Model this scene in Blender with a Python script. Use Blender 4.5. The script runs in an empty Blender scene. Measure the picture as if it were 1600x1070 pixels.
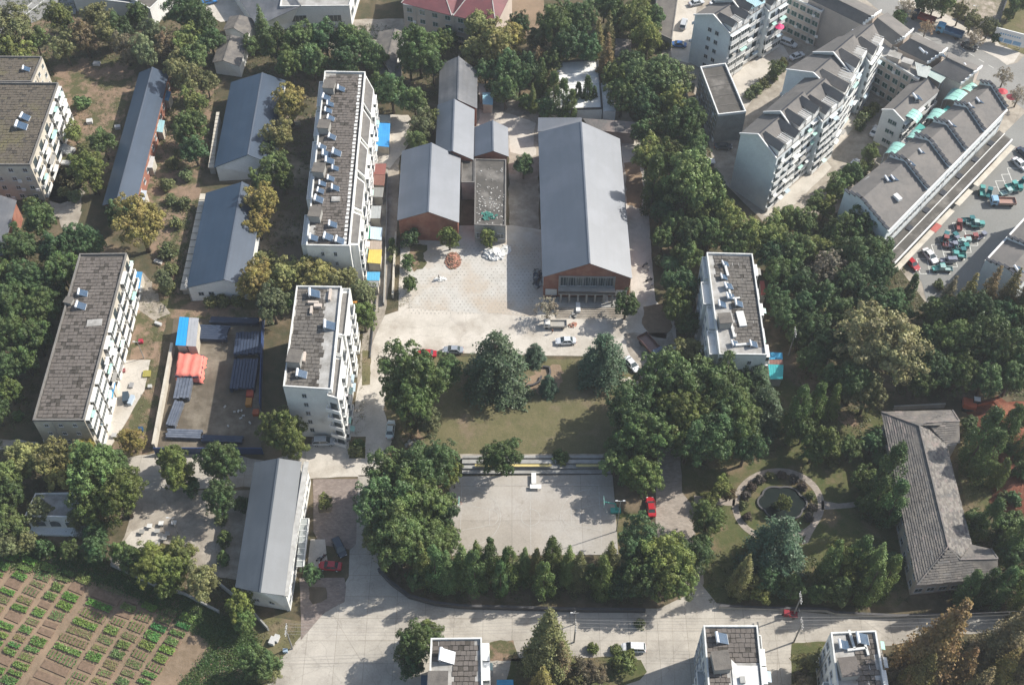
import bpy, math, random
from mathutils import Vector, Matrix
from mathutils.geometry import tessellate_polygon
random.seed(7)
HAZE = 0.00017
R = math.radians
SC = bpy.context.scene
COL = SC.collection

# ---------------------------------------------------------------- camera
CAM_H = 215.0
FOC = 1900.0            # focal length in pixels of the 1600 px wide photograph
PITCH = R(52.5)
SP, CP = math.sin(PITCH), math.cos(PITCH)
cam_d = bpy.data.cameras.new('camera')
cam_d.sensor_width = 36.0
cam_d.lens = FOC / 1600 * 36
cam_d.clip_start = 1.0
cam_d.clip_end = 3000.0
cam = bpy.data.objects.new('camera', cam_d)
cam.location = (0, 0, CAM_H)
cam.rotation_euler = (math.pi / 2 - PITCH, 0, 0)
COL.objects.link(cam)
SC.camera = cam

# ---------------------------------------------------------------- light
SUN_ELEV, SUN_AZ = R(42), R(20)        # azimuth counted from +X towards +Y
w = bpy.data.worlds.new('World')
SC.world = w
w.use_nodes = True
nt = w.node_tree
bg = nt.nodes['Background']
sky = nt.nodes.new('ShaderNodeTexSky')
sky.sky_type = 'NISHITA'
sky.sun_disc = False
sky.sun_elevation = SUN_ELEV
sky.sun_rotation = math.pi / 2 - SUN_AZ
sky.air_density = 1.3
sky.dust_density = 2.0
nt.links.new(sky.outputs[0], bg.inputs[0])
bg.inputs[1].default_value = 0.115
sd = bpy.data.lights.new('sun', 'SUN')
sd.energy = 5.0
sd.angle = R(0.53)
sd.color = (1.0, 0.95, 0.87)
sun = bpy.data.objects.new('sun', sd)
tosun = Vector((math.cos(SUN_AZ) * math.cos(SUN_ELEV), math.sin(SUN_AZ) * math.cos(SUN_ELEV), math.sin(SUN_ELEV)))
sun.rotation_euler = tosun.to_track_quat('Z', 'Y').to_euler()
sun.location = (100, 200, 300)
COL.objects.link(sun)
SC.view_settings.view_transform = 'Standard'
SC.view_settings.look = 'None'
SC.view_settings.gamma = 1
SC.view_settings.use_curve_mapping = False
SC.view_settings.exposure = 0.53
SC.render.engine = 'CYCLES'
SC.cycles.max_bounces = 5
SC.cycles.volume_bounces = 0

# ---------------------------------------------------------------- surveying helpers
def G(px, py, z=0.0):
    """Ground (or height z) position of a surveyed point of the photograph."""
    u = (px - 800) / FOC
    v = (535 - py) / FOC
    dy = CP + v * SP
    dz = -SP + v * CP
    t = (z - CAM_H) / dz
    return Vector((u * t, dy * t, z))

def depth_at(p):
    return p.y * CP - (p.z - CAM_H) * SP

def to_px(p):
    d = depth_at(p)
    up = p.y * SP + (p.z - CAM_H) * CP
    return 800 + FOC * p.x / d, 535 - FOC * up / d

def rr(a, b):
    return random.uniform(a, b)

# ---------------------------------------------------------------- materials
MATS = {}
def mat(name, c1, c2=None, scale=1.0, rough=0.85, bump=0.0, metal=0.0, spec=0.3, patches=None, objcol=False,
        stripes=None, brick=None, detail=6, contrast=(0.35, 0.65), mott=0.16, ior=1.5, streak=0.0, cracks=0.0, joints=None, patch_scale=0.06, patch_lim=(0.45, 0.62)):
    if name in MATS:
        return MATS[name]
    m = bpy.data.materials.new(name)
    m.use_nodes = True
    n, l = m.node_tree.nodes, m.node_tree.links
    b = n['Principled BSDF']
    b.inputs['Roughness'].default_value = rough
    b.inputs['Metallic'].default_value = metal
    b.inputs['IOR'].default_value = ior
    b.inputs['Specular IOR Level'].default_value = spec
    geo = n.new('ShaderNodeNewGeometry')
    pos = geo.outputs['Position']
    def noise(sc, det=detail, rg=0.6):
        t = n.new('ShaderNodeTexNoise')
        t.inputs['Scale'].default_value = sc
        t.inputs['Detail'].default_value = det
        t.inputs['Roughness'].default_value = rg
        l.new(pos, t.inputs['Vector'])
        return t.outputs['Fac']
    def ramp(src, a, b_):
        r = n.new('ShaderNodeMapRange')
        r.inputs[1].default_value = a
        r.inputs[2].default_value = b_
        l.new(src, r.inputs[0])
        return r.outputs[0]
    def mix(f, a, b_, mode='MIX'):
        x = n.new('ShaderNodeMix')
        x.data_type = 'RGBA'
        x.blend_type = mode
        if isinstance(f, float):
            x.inputs[0].default_value = f
        else:
            l.new(f, x.inputs[0])
        for k, q in ((6, a), (7, b_)):
            if isinstance(q, tuple):
                x.inputs[k].default_value = (*q, 1)
            else:
                l.new(q, x.inputs[k])
        return x.outputs[2]
    if c2 is None:
        c2 = tuple(q * 0.75 for q in c1)
    col = mix(ramp(noise(scale), *contrast), c1, c2)
    if patches:
        col = mix(ramp(noise(patch_scale, 8, 0.65), *patch_lim), col, patches)
    # fine mottling on every surface
    fine = ramp(noise(scale * 7 + 1.5, 3, 0.7), 0.3, 0.7)
    col = mix(fine, mix(1.0, col, (1 - mott,) * 3, 'MULTIPLY'), col)
    if streak:
        mp = n.new('ShaderNodeMapping')
        mp.inputs['Scale'].default_value = (1.2, .06, .3)
        l.new(pos, mp.inputs['Vector'])
        t = n.new('ShaderNodeTexNoise'); t.inputs['Scale'].default_value = 1.0; t.inputs['Detail'].default_value = 5
        l.new(mp.outputs[0], t.inputs['Vector'])
        col = mix(ramp(t.outputs['Fac'], .35, .7), col, mix(1.0, col, (1 - streak,) * 3, 'MULTIPLY'))
    if joints:
        t = n.new('ShaderNodeTexBrick')
        t.inputs['Scale'].default_value = 1.0
        t.inputs['Brick Width'].default_value = joints[0]
        t.inputs['Row Height'].default_value = joints[1]
        t.inputs['Mortar Size'].default_value = .035
        t.offset = 0
        t.inputs['Color1'].default_value = (1, 1, 1, 1)
        t.inputs['Color2'].default_value = (.9, .9, .89, 1)
        t.inputs['Mortar'].default_value = (.55, .54, .52, 1)
        l.new(pos, t.inputs['Vector'])
        col = mix(1.0, col, t.outputs['Color'], 'MULTIPLY')
    if cracks:
        dn = n.new('ShaderNodeTexNoise'); dn.inputs['Scale'].default_value = .5; dn.inputs['Detail'].default_value = 4
        l.new(pos, dn.inputs['Vector'])
        va = n.new('ShaderNodeVectorMath'); va.operation = 'MULTIPLY_ADD'
        l.new(dn.outputs['Color'], va.inputs[0]); va.inputs[1].default_value = (3, 3, 0); l.new(pos, va.inputs[2])
        vo = n.new('ShaderNodeTexVoronoi'); vo.feature = 'DISTANCE_TO_EDGE'; vo.inputs['Scale'].default_value = .13
        l.new(va.outputs[0], vo.inputs['Vector'])
        col = mix(ramp(vo.outputs['Distance'], .0, .014), mix(1.0, col, (1 - cracks,) * 3, 'MULTIPLY'), col)
        # blotchy oil and water stains
        col = mix(ramp(noise(.35, 5, .75), .58, .72), col, mix(1.0, col, (.8, .79, .77), 'MULTIPLY'))
    if brick:
        sc, bw, bh, mortar, ms = brick
        t = n.new('ShaderNodeTexBrick')
        t.inputs['Scale'].default_value = sc
        t.inputs['Brick Width'].default_value = bw
        t.inputs['Row Height'].default_value = bh
        t.inputs['Mortar Size'].default_value = ms
        t.inputs['Color1'].default_value = (1, 1, 1, 1)
        t.inputs['Color2'].default_value = (0.72, 0.72, 0.72, 1)
        t.inputs['Mortar'].default_value = (*mortar, 1)
        l.new(pos, t.inputs['Vector'])
        col = mix(1.0, col, t.outputs['Color'], 'MULTIPLY')
    if objcol:
        oi = n.new('ShaderNodeObjectInfo')
        col = mix(1.0, col, oi.outputs['Color'], 'MULTIPLY')
    if stripes:
        ax, sc, amt = stripes
        wv = n.new('ShaderNodeTexWave')
        wv.bands_direction = ax
        wv.inputs['Scale'].default_value = sc
        l.new(pos, wv.inputs['Vector'])
        col = mix(ramp(wv.outputs['Fac'], 0.0, 1.0), col, mix(1.0, col, (amt, amt, amt), 'MULTIPLY'))
    l.new(col, b.inputs['Base Color'])
    if bump:
        bp = n.new('ShaderNodeBump')
        bp.inputs['Strength'].default_value = bump
        bp.inputs['Distance'].default_value = 0.15
        l.new(noise(scale * 4, 4), bp.inputs['Height'])
        l.new(bp.outputs[0], b.inputs['Normal'])
    m.diffuse_color = (*c1, 1)
    MATS[name] = m
    return m

def leaf_material():
    m = bpy.data.materials.new('foliage')
    m.use_nodes = True
    n, l = m.node_tree.nodes, m.node_tree.links
    b = n['Principled BSDF']
    out = n['Material Output']
    b.inputs['Roughness'].default_value = 0.5
    b.inputs['Specular IOR Level'].default_value = 0.35
    oi = n.new('ShaderNodeObjectInfo')
    at = n.new('ShaderNodeAttribute')
    at.attribute_name = 'tint'
    geo = n.new('ShaderNodeNewGeometry')
    no = n.new('ShaderNodeTexNoise')
    no.inputs['Scale'].default_value = 0.35
    no.inputs['Detail'].default_value = 3
    l.new(geo.outputs['Position'], no.inputs['Vector'])
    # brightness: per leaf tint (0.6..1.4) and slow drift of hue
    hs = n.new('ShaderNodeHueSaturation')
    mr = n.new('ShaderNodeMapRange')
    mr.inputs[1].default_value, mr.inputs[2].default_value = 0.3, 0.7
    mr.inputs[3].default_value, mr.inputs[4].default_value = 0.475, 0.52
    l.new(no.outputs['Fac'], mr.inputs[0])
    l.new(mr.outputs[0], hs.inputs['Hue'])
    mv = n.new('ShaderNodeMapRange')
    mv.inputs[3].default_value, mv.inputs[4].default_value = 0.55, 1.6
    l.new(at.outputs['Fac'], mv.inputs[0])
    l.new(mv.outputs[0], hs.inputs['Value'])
    l.new(oi.outputs['Color'], hs.inputs['Color'])
    l.new(hs.outputs[0], b.inputs['Base Color'])
    tr = n.new('ShaderNodeBsdfTranslucent')
    l.new(hs.outputs[0], tr.inputs['Color'])
    mx = n.new('ShaderNodeMixShader')
    mx.inputs[0].default_value = 0.15
    l.new(b.outputs[0], mx.inputs[1])
    l.new(tr.outputs[0], mx.inputs[2])
    l.new(mx.outputs[0], out.inputs['Surface'])
    MATS['foliage'] = m
    return m
FOL = leaf_material()

M_ = {}
CONC = mat('pale_concrete', (0.54, 0.50, 0.44), (0.45, 0.415, 0.36), 0.25, cracks=0.14, bump=0.1, patches=(0.30, 0.26, 0.21), patch_scale=0.12, patch_lim=(0.5, 0.75))
CONC2 = mat('worn_concrete_yard', (0.40, 0.36, 0.30), (0.28, 0.245, 0.20), 0.5, cracks=0.2, bump=0.15, patches=(0.22, 0.19, 0.155), patch_scale=0.2, patch_lim=(0.45, 0.7))
ROADM = mat('concrete_road', (0.46, 0.425, 0.37), (0.38, 0.35, 0.305), 0.3, cracks=0.16, joints=(5.5, 4.5), bump=0.1, patches=(0.27, 0.245, 0.21), patch_scale=0.1, patch_lim=(0.5, 0.72))
COURT = mat('court_concrete', (0.375, 0.34, 0.295), (0.32, 0.29, 0.25), 0.15, cracks=0.12, joints=(14, 8), bump=0.05, patches=(0.40, 0.375, 0.34), patch_scale=0.05)
PAVE = mat('grid_pavers', (0.50, 0.48, 0.44), (0.43, 0.41, 0.37), 0.4, patches=(0.42, 0.36, 0.29), patch_scale=0.09)
PAVEDOT = mat('paver_holes', (0.22, 0.22, 0.19), (0.38, 0.36, 0.32), .3)
BRICKP = mat('pinkish_brick_paving', (0.30, 0.25, 0.22), (0.24, 0.195, 0.17), 0.6, brick=(1.0, 0.6, 0.3, (0.75, 0.75, 0.75), 0.03))
BRICKP2 = mat('pale_brick_path', (0.38, 0.33, 0.28), (0.31, 0.265, 0.22), 0.6, brick=(1.0, 0.6, 0.3, (0.8, 0.8, 0.8), 0.03))
ASPH = mat('grey_asphalt', (0.225, 0.225, 0.212), (0.20, 0.20, 0.188), 0.12, bump=0.05)
ASPH2 = mat('street_asphalt', (0.27, 0.265, 0.25), (0.235, 0.23, 0.215), 0.12, patches=(0.22, 0.215, 0.2))
GROUND = mat('rough_ground', (0.06, 0.062, 0.032), (0.11, 0.085, 0.05), 0.35, bump=0.5, patches=(0.20, 0.15, 0.10), patch_scale=0.09, patch_lim=(0.5, 0.66), rough=1)
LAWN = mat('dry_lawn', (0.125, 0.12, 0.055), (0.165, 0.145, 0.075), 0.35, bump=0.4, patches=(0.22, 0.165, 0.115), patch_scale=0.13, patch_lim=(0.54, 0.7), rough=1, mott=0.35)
LAWN2 = mat('green_lawn', (0.075, 0.095, 0.03), (0.12, 0.115, 0.05), 0.5, bump=0.4, patches=(0.19, 0.145, 0.085), patch_scale=0.16, patch_lim=(0.5, 0.62), rough=1, mott=0.4)  # darker, greener grass with brown patches
SOIL = mat('garden_soil', (0.235, 0.175, 0.12), (0.17, 0.125, 0.08), 0.8, bump=0.5, patches=(0.28, 0.2, 0.135), rough=1)
SOILD = mat('bed_soil', (0.22, 0.15, 0.105), (0.15, 0.105, 0.07), 2, bump=0.5, rough=1)
REDS = mat('red_soil', (0.21, 0.065, 0.038), (0.13, 0.05, 0.032), 0.5, bump=0.8, patches=(0.28, 0.12, 0.075), patch_scale=0.2, rough=1, mott=0.4)
PINKS = mat('pinkish_dry_soil', (0.31, 0.215, 0.15), (0.21, 0.15, 0.10), 0.5, bump=0.5, patches=(0.10, 0.10, 0.045), patch_scale=0.22, patch_lim=(0.46, 0.56), rough=1, mott=0.4)
YARDS = mat('brown_yard_dirt', (0.14, 0.115, 0.085), (0.10, 0.083, 0.06), 0.4, bump=0.4, patches=(0.30, 0.26, 0.2), patch_scale=0.08, patch_lim=(0.5, 0.7), rough=1)
RUBB = mat('rubble_ground', (0.42, 0.36, 0.30), (0.28, 0.23, 0.19), 0.6, bump=0.8, patches=(0.16, 0.15, 0.09), patch_scale=0.15, rough=1)
COURTL = mat('worn_court_paint', (0.50, 0.49, 0.46), (0.36, 0.34, 0.31), 2.0)
WHITEL = mat('white_marking', (0.72, 0.72, 0.68), (0.55, 0.55, 0.5), 1.5)
YELL = mat('yellow_paint', (0.62, 0.5, 0.2), (0.5, 0.42, 0.2), 1.0)
WATER = mat('pond_water', (0.008, 0.014, 0.013), (0.014, 0.02, 0.016), 0.6, rough=0.35, spec=0.1)
WHITE = mat('white_wall', (0.78, 0.78, 0.75), (0.70, 0.70, 0.67), 0.35, bump=0.05, patches=(0.48, 0.46, 0.42), patch_scale=0.25, patch_lim=(0.55, 0.8))
WCLEAN = mat('clean_white_paint', (0.76, 0.76, 0.74), (0.68, 0.68, 0.66), 0.3)
CREAM = mat('cream_wall', (0.56, 0.52, 0.44), (0.46, 0.42, 0.35), 0.4, bump=0.05, patches=(0.38, 0.34, 0.28), patch_scale=0.3, patch_lim=(0.52, 0.75))
GREYW = mat('grey_plaster_wall', (0.36, 0.355, 0.335), (0.28, 0.275, 0.255), 0.5, patches=(0.22, 0.21, 0.195), patch_scale=0.3, patch_lim=(0.5, 0.75), bump=0.05)
BLUEW = mat('pale_blue_grey_wall', (0.74, 0.79, 0.80), (0.68, 0.73, 0.745), 0.3, patches=(0.64, 0.68, 0.70), patch_scale=0.2)
PINKW = mat('beige_pink_wall', (0.53, 0.46, 0.40), (0.46, 0.40, 0.35), 0.3)
BRICK = mat('red_brick', (0.30, 0.125, 0.085), (0.23, 0.10, 0.07), 1.0, patches=(0.34, 0.17, 0.12), patch_scale=0.4)
SLABX = mat('roof_slab_dark', (0.075, 0.066, 0.056), (0.055, 0.048, 0.04), 0.9, bump=0.3)
SLABY = mat('roof_slab_light', (0.165, 0.145, 0.12), (0.14, 0.12, 0.10), 0.9, bump=0.3)
SLAB = mat('roof_slab_brown', (0.135, 0.118, 0.103), (0.10, 0.087, 0.077), 0.9, bump=0.3, patches=(0.165, 0.145, 0.13), patch_scale=0.35, patch_lim=(0.4, 0.75), objcol=False)
SLABG = mat('roof_slab_grey', (0.13, 0.118, 0.104), (0.09, 0.082, 0.075), 0.9, bump=0.3, patches=(0.17, 0.155, 0.135), patch_scale=0.35, patch_lim=(0.4, 0.75))
SLABM = mat('mossy_roof_slab', (0.125, 0.105, 0.082), (0.09, 0.077, 0.06), 0.9, bump=0.3, patches=(0.135, 0.12, 0.06), patch_scale=0.15, patch_lim=(0.52, 0.72))
DECK = mat('roof_deck', (0.10, 0.092, 0.082), (0.075, 0.07, 0.062), 0.6, bump=0.1, patches=(0.22, 0.205, 0.185), patch_scale=0.2, patch_lim=(0.5, 0.72))
DECKL = mat('pale_roof_deck', (0.42, 0.41, 0.39), (0.32, 0.31, 0.29), 0.5, patches=(0.24, 0.23, 0.21), patch_scale=0.3)
PARA = mat('parapet_concrete', (0.50, 0.49, 0.46), (0.38, 0.37, 0.34), 0.8, patches=(0.25, 0.24, 0.22), patch_scale=0.5, patch_lim=(0.5, 0.75))
PARAD = mat('dark_parapet', (0.20, 0.19, 0.175), (0.15, 0.14, 0.13), 0.8)
PARAW = mat('white_parapet', (0.68, 0.68, 0.66), (0.55, 0.55, 0.52), 0.8, patches=(0.4, 0.39, 0.37), patch_scale=0.6, patch_lim=(0.55, 0.8))
GSHEET = mat('grey_sheet_roof', (0.056, 0.070, 0.092), (0.051, 0.065, 0.086), 0.2, rough=0.5, spec=1.0, ior=1.72, mott=0.05, streak=0.12, patches=(0.078, 0.092, 0.117), patch_scale=0.12)
GSHEET3 = mat('matt_grey_sheet_roof', (0.062, 0.075, 0.090), (0.057, 0.07, 0.084), 0.2, rough=0.5, spec=0.58, mott=0.06, streak=0.12, patches=(0.074, 0.088, 0.104), patch_scale=0.12)
GSHEET2 = mat('old_grey_sheet_roof', (0.10, 0.105, 0.115), (0.07, 0.075, 0.082), 0.4, rough=0.45, spec=0.8, streak=0.25, patches=(0.15, 0.15, 0.155), patch_scale=0.2)
BSHEET = mat('blue_sheet_roof', (0.024, 0.046, 0.078), (0.020, 0.040, 0.070), 0.2, rough=0.40, spec=0.7, mott=0.1, streak=0.18, patches=(0.03, 0.052, 0.085), patch_scale=0.15)
RSHEET = mat('red_sheet_roof', (0.17, 0.06, 0.065), (0.13, 0.05, 0.055), 0.3, rough=0.6)
TILE = mat('grey_clay_tile', (0.145, 0.135, 0.125), (0.105, 0.097, 0.09), 1.2, bump=0.3, patches=(0.19, 0.172, 0.15), patch_scale=0.5)
TILEL = mat('pale_mottle_tile', (0.25, 0.23, 0.205), (0.20, 0.185, 0.165), 1.2, bump=0.3)  # paler tile tone, mixed in on the east slope of the office only
TILE2 = mat('mixed_grey_tile', (0.17, 0.165, 0.155), (0.12, 0.115, 0.11), 1.5, bump=0.3, patches=(0.24, 0.2, 0.18), patch_scale=0.3)
RTILE = mat('town_roof_tile', (0.165, 0.155, 0.145), (0.135, 0.128, 0.12), 1.0, bump=0.2, patches=(0.19, 0.175, 0.16), patch_scale=0.15)
CAP = mat('dark_wall_cap', (0.05, 0.055, 0.065), (0.035, 0.04, 0.05), 1.0)
GLASS2 = mat('curtained_glass', (0.16, 0.17, 0.16), (0.09, 0.10, 0.10), 1.5, rough=0.2, spec=0.6)
GLASS = mat('window_glass', (0.035, 0.05, 0.055), (0.06, 0.08, 0.085), 0.5, rough=0.15, spec=0.6)
GGREEN = mat('green_window_glass', (0.05, 0.12, 0.10), (0.04, 0.08, 0.07), 0.5, rough=0.2, spec=0.6)
FRAME = mat('window_frame', (0.62, 0.63, 0.62), (0.5, 0.5, 0.5), 1.0)
DARKM = mat('dark_metal', (0.06, 0.06, 0.065), (0.09, 0.085, 0.08), 1.0, rough=0.6)
STEELB = mat('dark_blue_steel', (0.035, 0.05, 0.085), (0.05, 0.065, 0.10), 1.0, rough=0.5)
STEELG = mat('grey_steel_tube', (0.20, 0.22, 0.26), (0.12, 0.14, 0.18), 1.0, rough=0.45, metal=0.3)
MINT = mat('mint_awning', (0.33, 0.60, 0.52), (0.27, 0.52, 0.45), 0.5, rough=0.5)
PAINT = mat('car_paint', (0.9, 0.9, 0.9), (0.88, 0.88, 0.88), 0.2, rough=0.25, spec=0.6, objcol=True)
TINTED = mat('dyed_sheet', (0.9, 0.9, 0.9), (0.78, 0.78, 0.78), 0.5, rough=0.6, objcol=True)
RUBBER = mat('tyre_rubber', (0.02, 0.02, 0.02), (0.03, 0.03, 0.03), 1)
PANEL = mat('solar_tubes', (0.05, 0.09, 0.15), (0.07, 0.12, 0.19), 1, rough=0.25, spec=0.6)
TANK = mat('white_tank', (0.75, 0.76, 0.77), (0.68, 0.69, 0.7), 1, rough=0.35)
BARK = mat('bark', (0.16, 0.125, 0.095), (0.10, 0.08, 0.06), 1.5, bump=0.5, rough=1)
WOODP = mat('weathered_pole', (0.32, 0.31, 0.29), (0.25, 0.24, 0.22), 1)
TEAL = mat('teal_paint', (0.06, 0.36, 0.30), (0.05, 0.30, 0.25), 1, rough=0.5)
SKIN = mat('skin', (0.45, 0.28, 0.2), (0.42, 0.26, 0.18), 1)
CLOTH = mat('clothing', (0.9, 0.9, 0.9), (0.7, 0.7, 0.7), 2, objcol=True)
FLOWER = mat('dark_shrub_leaf', (0.05, 0.035, 0.03), (0.07, 0.06, 0.04), 2)

# ---------------------------------------------------------------- mesh helpers
class MB:
    def __init__(s):
        s.v, s.f, s.m = [], [], []
    def poly(s, pts, mi=0):
        i = len(s.v)
        s.v += [tuple(p) for p in pts]
        s.f.append(tuple(range(i, i + len(pts))))
        s.m.append(mi)
        return s
    def prism(s, pts, z0, z1, mi=0, top=None, bottom=True):
        """vertical prism over a plan polygon (list of xy)"""
        n = len(pts)
        area = sum(pts[k][0] * pts[(k + 1) % n][1] - pts[(k + 1) % n][0] * pts[k][1] for k in range(n))
        if area < 0:
            pts = list(reversed(pts))
        i = len(s.v)
        s.v += [(p[0], p[1], z0) for p in pts] + [(p[0], p[1], z1) for p in pts]
        for k in range(n):
            a, b = i + k, i + (k + 1) % n
            s.f.append((a, b, b + n, a + n)); s.m.append(mi)
        s.f.append(tuple(range(i + n, i + 2 * n))); s.m.append(mi if top is None else top)
        if bottom:
            s.f.append(tuple(range(i + n - 1, i - 1, -1))); s.m.append(mi)
        return s
    def box(s, c, d, rz=0.0, mi=0, rx=0.0, ry=0.0):
        i = len(s.v)
        rot = Matrix.Rotation(rz, 3, 'Z') @ Matrix.Rotation(ry, 3, 'Y') @ Matrix.Rotation(rx, 3, 'X')
        for z in (-.5, .5):
            for x, y in ((-.5, -.5), (.5, -.5), (.5, .5), (-.5, .5)):
                p = rot @ Vector((x * d[0], y * d[1], z * d[2]))
                s.v.append((p.x + c[0], p.y + c[1], p.z + c[2]))
        for q in ((3, 2, 1, 0), (4, 5, 6, 7), (0, 1, 5, 4), (1, 2, 6, 5), (2, 3, 7, 6), (3, 0, 4, 7)):
            s.f.append(tuple(i + k for k in q)); s.m.append(mi)
        return s
    def tube(s, pts, rads, n=6, mi=0):
        rings = []
        pts = [Vector(p) for p in pts]
        if not isinstance(rads, (list, tuple)):
            rads = [rads] * len(pts)
        for k, p in enumerate(pts):
            d = (pts[min(k + 1, len(pts) - 1)] - pts[max(k - 1, 0)]).normalized()
            a = d.orthogonal().normalized()
            if abs(d.z) < 0.9:
                a = d.cross(Vector((0, 0, 1))).normalized()
            b = d.cross(a)
            i = len(s.v)
            for q in range(n):
                t = 2 * math.pi * q / n
                v = p + (a * math.cos(t) + b * math.sin(t)) * rads[k]
                s.v.append(tuple(v))
            rings.append(i)
        for k in range(len(rings) - 1):
            for q in range(n):
                a, b = rings[k] + q, rings[k] + (q + 1) % n
                c, d = rings[k + 1] + (q + 1) % n, rings[k + 1] + q
                s.f.append((a, d, c, b)); s.m.append(mi)
        s.f.append(tuple(rings[0] + q for q in range(n))); s.m.append(mi)
        s.f.append(tuple(rings[-1] + q for q in range(n - 1, -1, -1))); s.m.append(mi)
        return s
    def bar(s, a, b, w_, h_, mi=0):
        a, b = Vector(a), Vector(b)
        d = b - a
        s.box((a + b) / 2, (d.length, w_, h_), math.atan2(d.y, d.x), mi, ry=-math.atan2(d.z, math.hypot(d.x, d.y)))
        return s
    def mesh(s, name, mats, off=None, smooth=False):
        me = bpy.data.meshes.new(name)
        if off is not None:
            vs = [(x - off[0], y - off[1], z - off[2]) for x, y, z in s.v]
        else:
            vs = s.v
        me.from_pydata(vs, [], s.f)
        for q in (mats if isinstance(mats, (list, tuple)) else [mats]):
            me.materials.append(q)
        me.polygons.foreach_set('material_index', s.m)
        if smooth:
            me.polygons.foreach_set('use_smooth', [True] * len(s.f))
        me.update()
        return me

def link(name, me, parent=None, loc=(0, 0, 0), rz=0.0, scale=None, color=None, kind=None):
    o = bpy.data.objects.new(name, me)
    o.location = loc
    o.rotation_euler = (0, 0, rz)
    if scale is not None:
        o.scale = scale if isinstance(scale, (tuple, list)) else (scale,) * 3
    if color:
        o.color = (*color, 1)
    if parent:
        o.parent = parent
    if kind:
        o['kind'] = kind
    COL.objects.link(o)
    return o

LABELS = []       # (object, phrase, place, px, py)
def thing(name, loc, label, cat, group=None, rz=0.0, auto=False):
    o = bpy.data.objects.new(name, None)
    o.empty_display_size = 0.5
    o.location = loc
    o.rotation_euler = (0, 0, rz)
    COL.objects.link(o)
    tagit(o, label, cat, group, auto, Vector(loc))
    return o

def tagit(o, label, cat, group=None, auto=False, loc=None):
    o['label'] = label
    o['category'] = cat
    if group:
        o['group'] = group
    if auto:
        p = to_px(loc if loc is not None else o.location)
        LABELS.append((o, label, p[0], p[1]))
    return o

def wpart(root, name, mb, mats, kind=None, color=None, loc=None, smooth=False, parent=None):
    """part whose mesh was laid out in world coordinates"""
    off = loc if loc is not None else root.location
    return link(name, mb.mesh(name, mats, off, smooth), parent or root, kind=kind, color=color)

def structure(name, mb, mats, kind='structure', smooth=False):
    return link(name, mb.mesh(name, mats, None, smooth), kind=kind)

def copy_tree(o, parent=None):
    c = o.copy()
    COL.objects.link(c)
    if parent is not None:
        c.parent = parent
    for ch in list(o.children):
        copy_tree(ch, c)
    return c
PROTO = {}
def place(key, build, loc, rz=0.0, color=None, scale=None):
    """first call builds the thing, later ones copy it with all parts"""
    if key not in PROTO:
        PROTO[key] = build()
        o = PROTO[key]
    else:
        o = copy_tree(PROTO[key])
    o.location = loc
    o.rotation_euler = (0, 0, rz)
    if scale:
        o.scale = (scale,) * 3
    if color:
        for ch in o.children:
            ch.color = (*color, 1)
            for c2 in ch.children:
                c2.color = (*color, 1)
    return o

def sheet(name, px, z, m, step=2.0, jit=0.0, kind='structure', parent=None, grid=None):
    """horizontal ground sheet over a surveyed outline; ragged edge when jit > 0"""
    pts = [G(a, b, z) for a, b in px]
    out = []
    for k, p in enumerate(pts):
        q = pts[(k + 1) % len(pts)]
        n = max(1, int((q - p).length / step)) if jit else 1
        for i in range(n):
            c = p.lerp(q, i / n)
            if jit:
                c = c + Vector((rr(-jit, jit), rr(-jit, jit), 0))
            out.append(c)
    mb = MB()
    tris = tessellate_polygon([out])
    mb.v = [tuple(p) for p in out]
    for t in tris:
        a, b, c = (out[i] for i in t)
        if (b - a).cross(c - a).z < 0:
            t = (t[0], t[2], t[1])
        mb.f.append(tuple(t)); mb.m.append(0)
    return structure(name, mb, m, kind)

def slabrow(name, a, b, wid, z0, z1, m):
    pass
# ================================================================ GROUND
mb = MB()
mb.poly([(-1600, -300, 0), (1600, -300, 0), (1600, 2600, 0), (-1600, 2600, 0)])
structure('ground', mb, GROUND)
Z1, Z2, Z3, Z4, Z5 = 0.02, 0.04, 0.06, 0.08, 0.10
# dirt and soil zones
sheet('dirt_ground', [(82, 95), (150, 88), (215, 100), (205, 140), (188, 200), (180, 260), (95, 320), (70, 308), (105, 180)], Z1, PINKS, 2, .8)
sheet('dirt_ground', [(262, 120), (345, 110), (330, 180), (322, 262), (300, 330), (290, 400), (260, 470), (235, 400), (228, 300), (250, 200)], Z1, PINKS, 2, .8)
sheet('dirt_ground', [(0, 30), (60, 30), (115, 20), (130, 60), (60, 85), (0, 85)], Z1, PINKS, 2, .8)
sheet('dirt_ground', [(205, 430), (268, 445), (420, 480), (420, 500), (262, 500), (240, 700), (225, 715), (150, 700), (200, 560), (215, 480)], Z1, PINKS, 2, .8)
sheet('dirt_ground', [(200, 425), (225, 425), (250, 470), (268, 490), (240, 500), (205, 480)], Z2, CONC2, 2, .4)
sheet('dirt_ground', [(380, 180), (505, 180), (480, 300), (470, 440), (380, 430), (400, 300)], Z1, YARDS, 2, .8)
sheet('storage_yard_ground', [(272, 496), (412, 503), (408, 700), (243, 700)], Z2, YARDS, 2, .1)
sheet('yard_paving', [(176, 563), (235, 562), (226, 610), (208, 640), (192, 668), (168, 705), (140, 700), (160, 640)], Z3, CONC, 2, .1)
sheet('yard_paving', [(205, 430), (226, 440), (240, 468), (222, 478), (200, 470)], Z3, CONC2, 2, .3)
sheet('path', [(92, 335), (127, 330), (119, 362), (96, 356)], Z2, CONC2, 2, .2)
sheet('path', [(75, 300), (96, 255), (112, 240), (132, 300), (125, 335), (86, 340)], Z1, CONC2, 2, .5)
sheet('path', [(200, 715), (300, 700), (420, 720), (480, 700), (480, 745), (395, 760), (262, 765), (200, 768), (185, 740)], Z2, ROADM, 2, .3)
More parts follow.
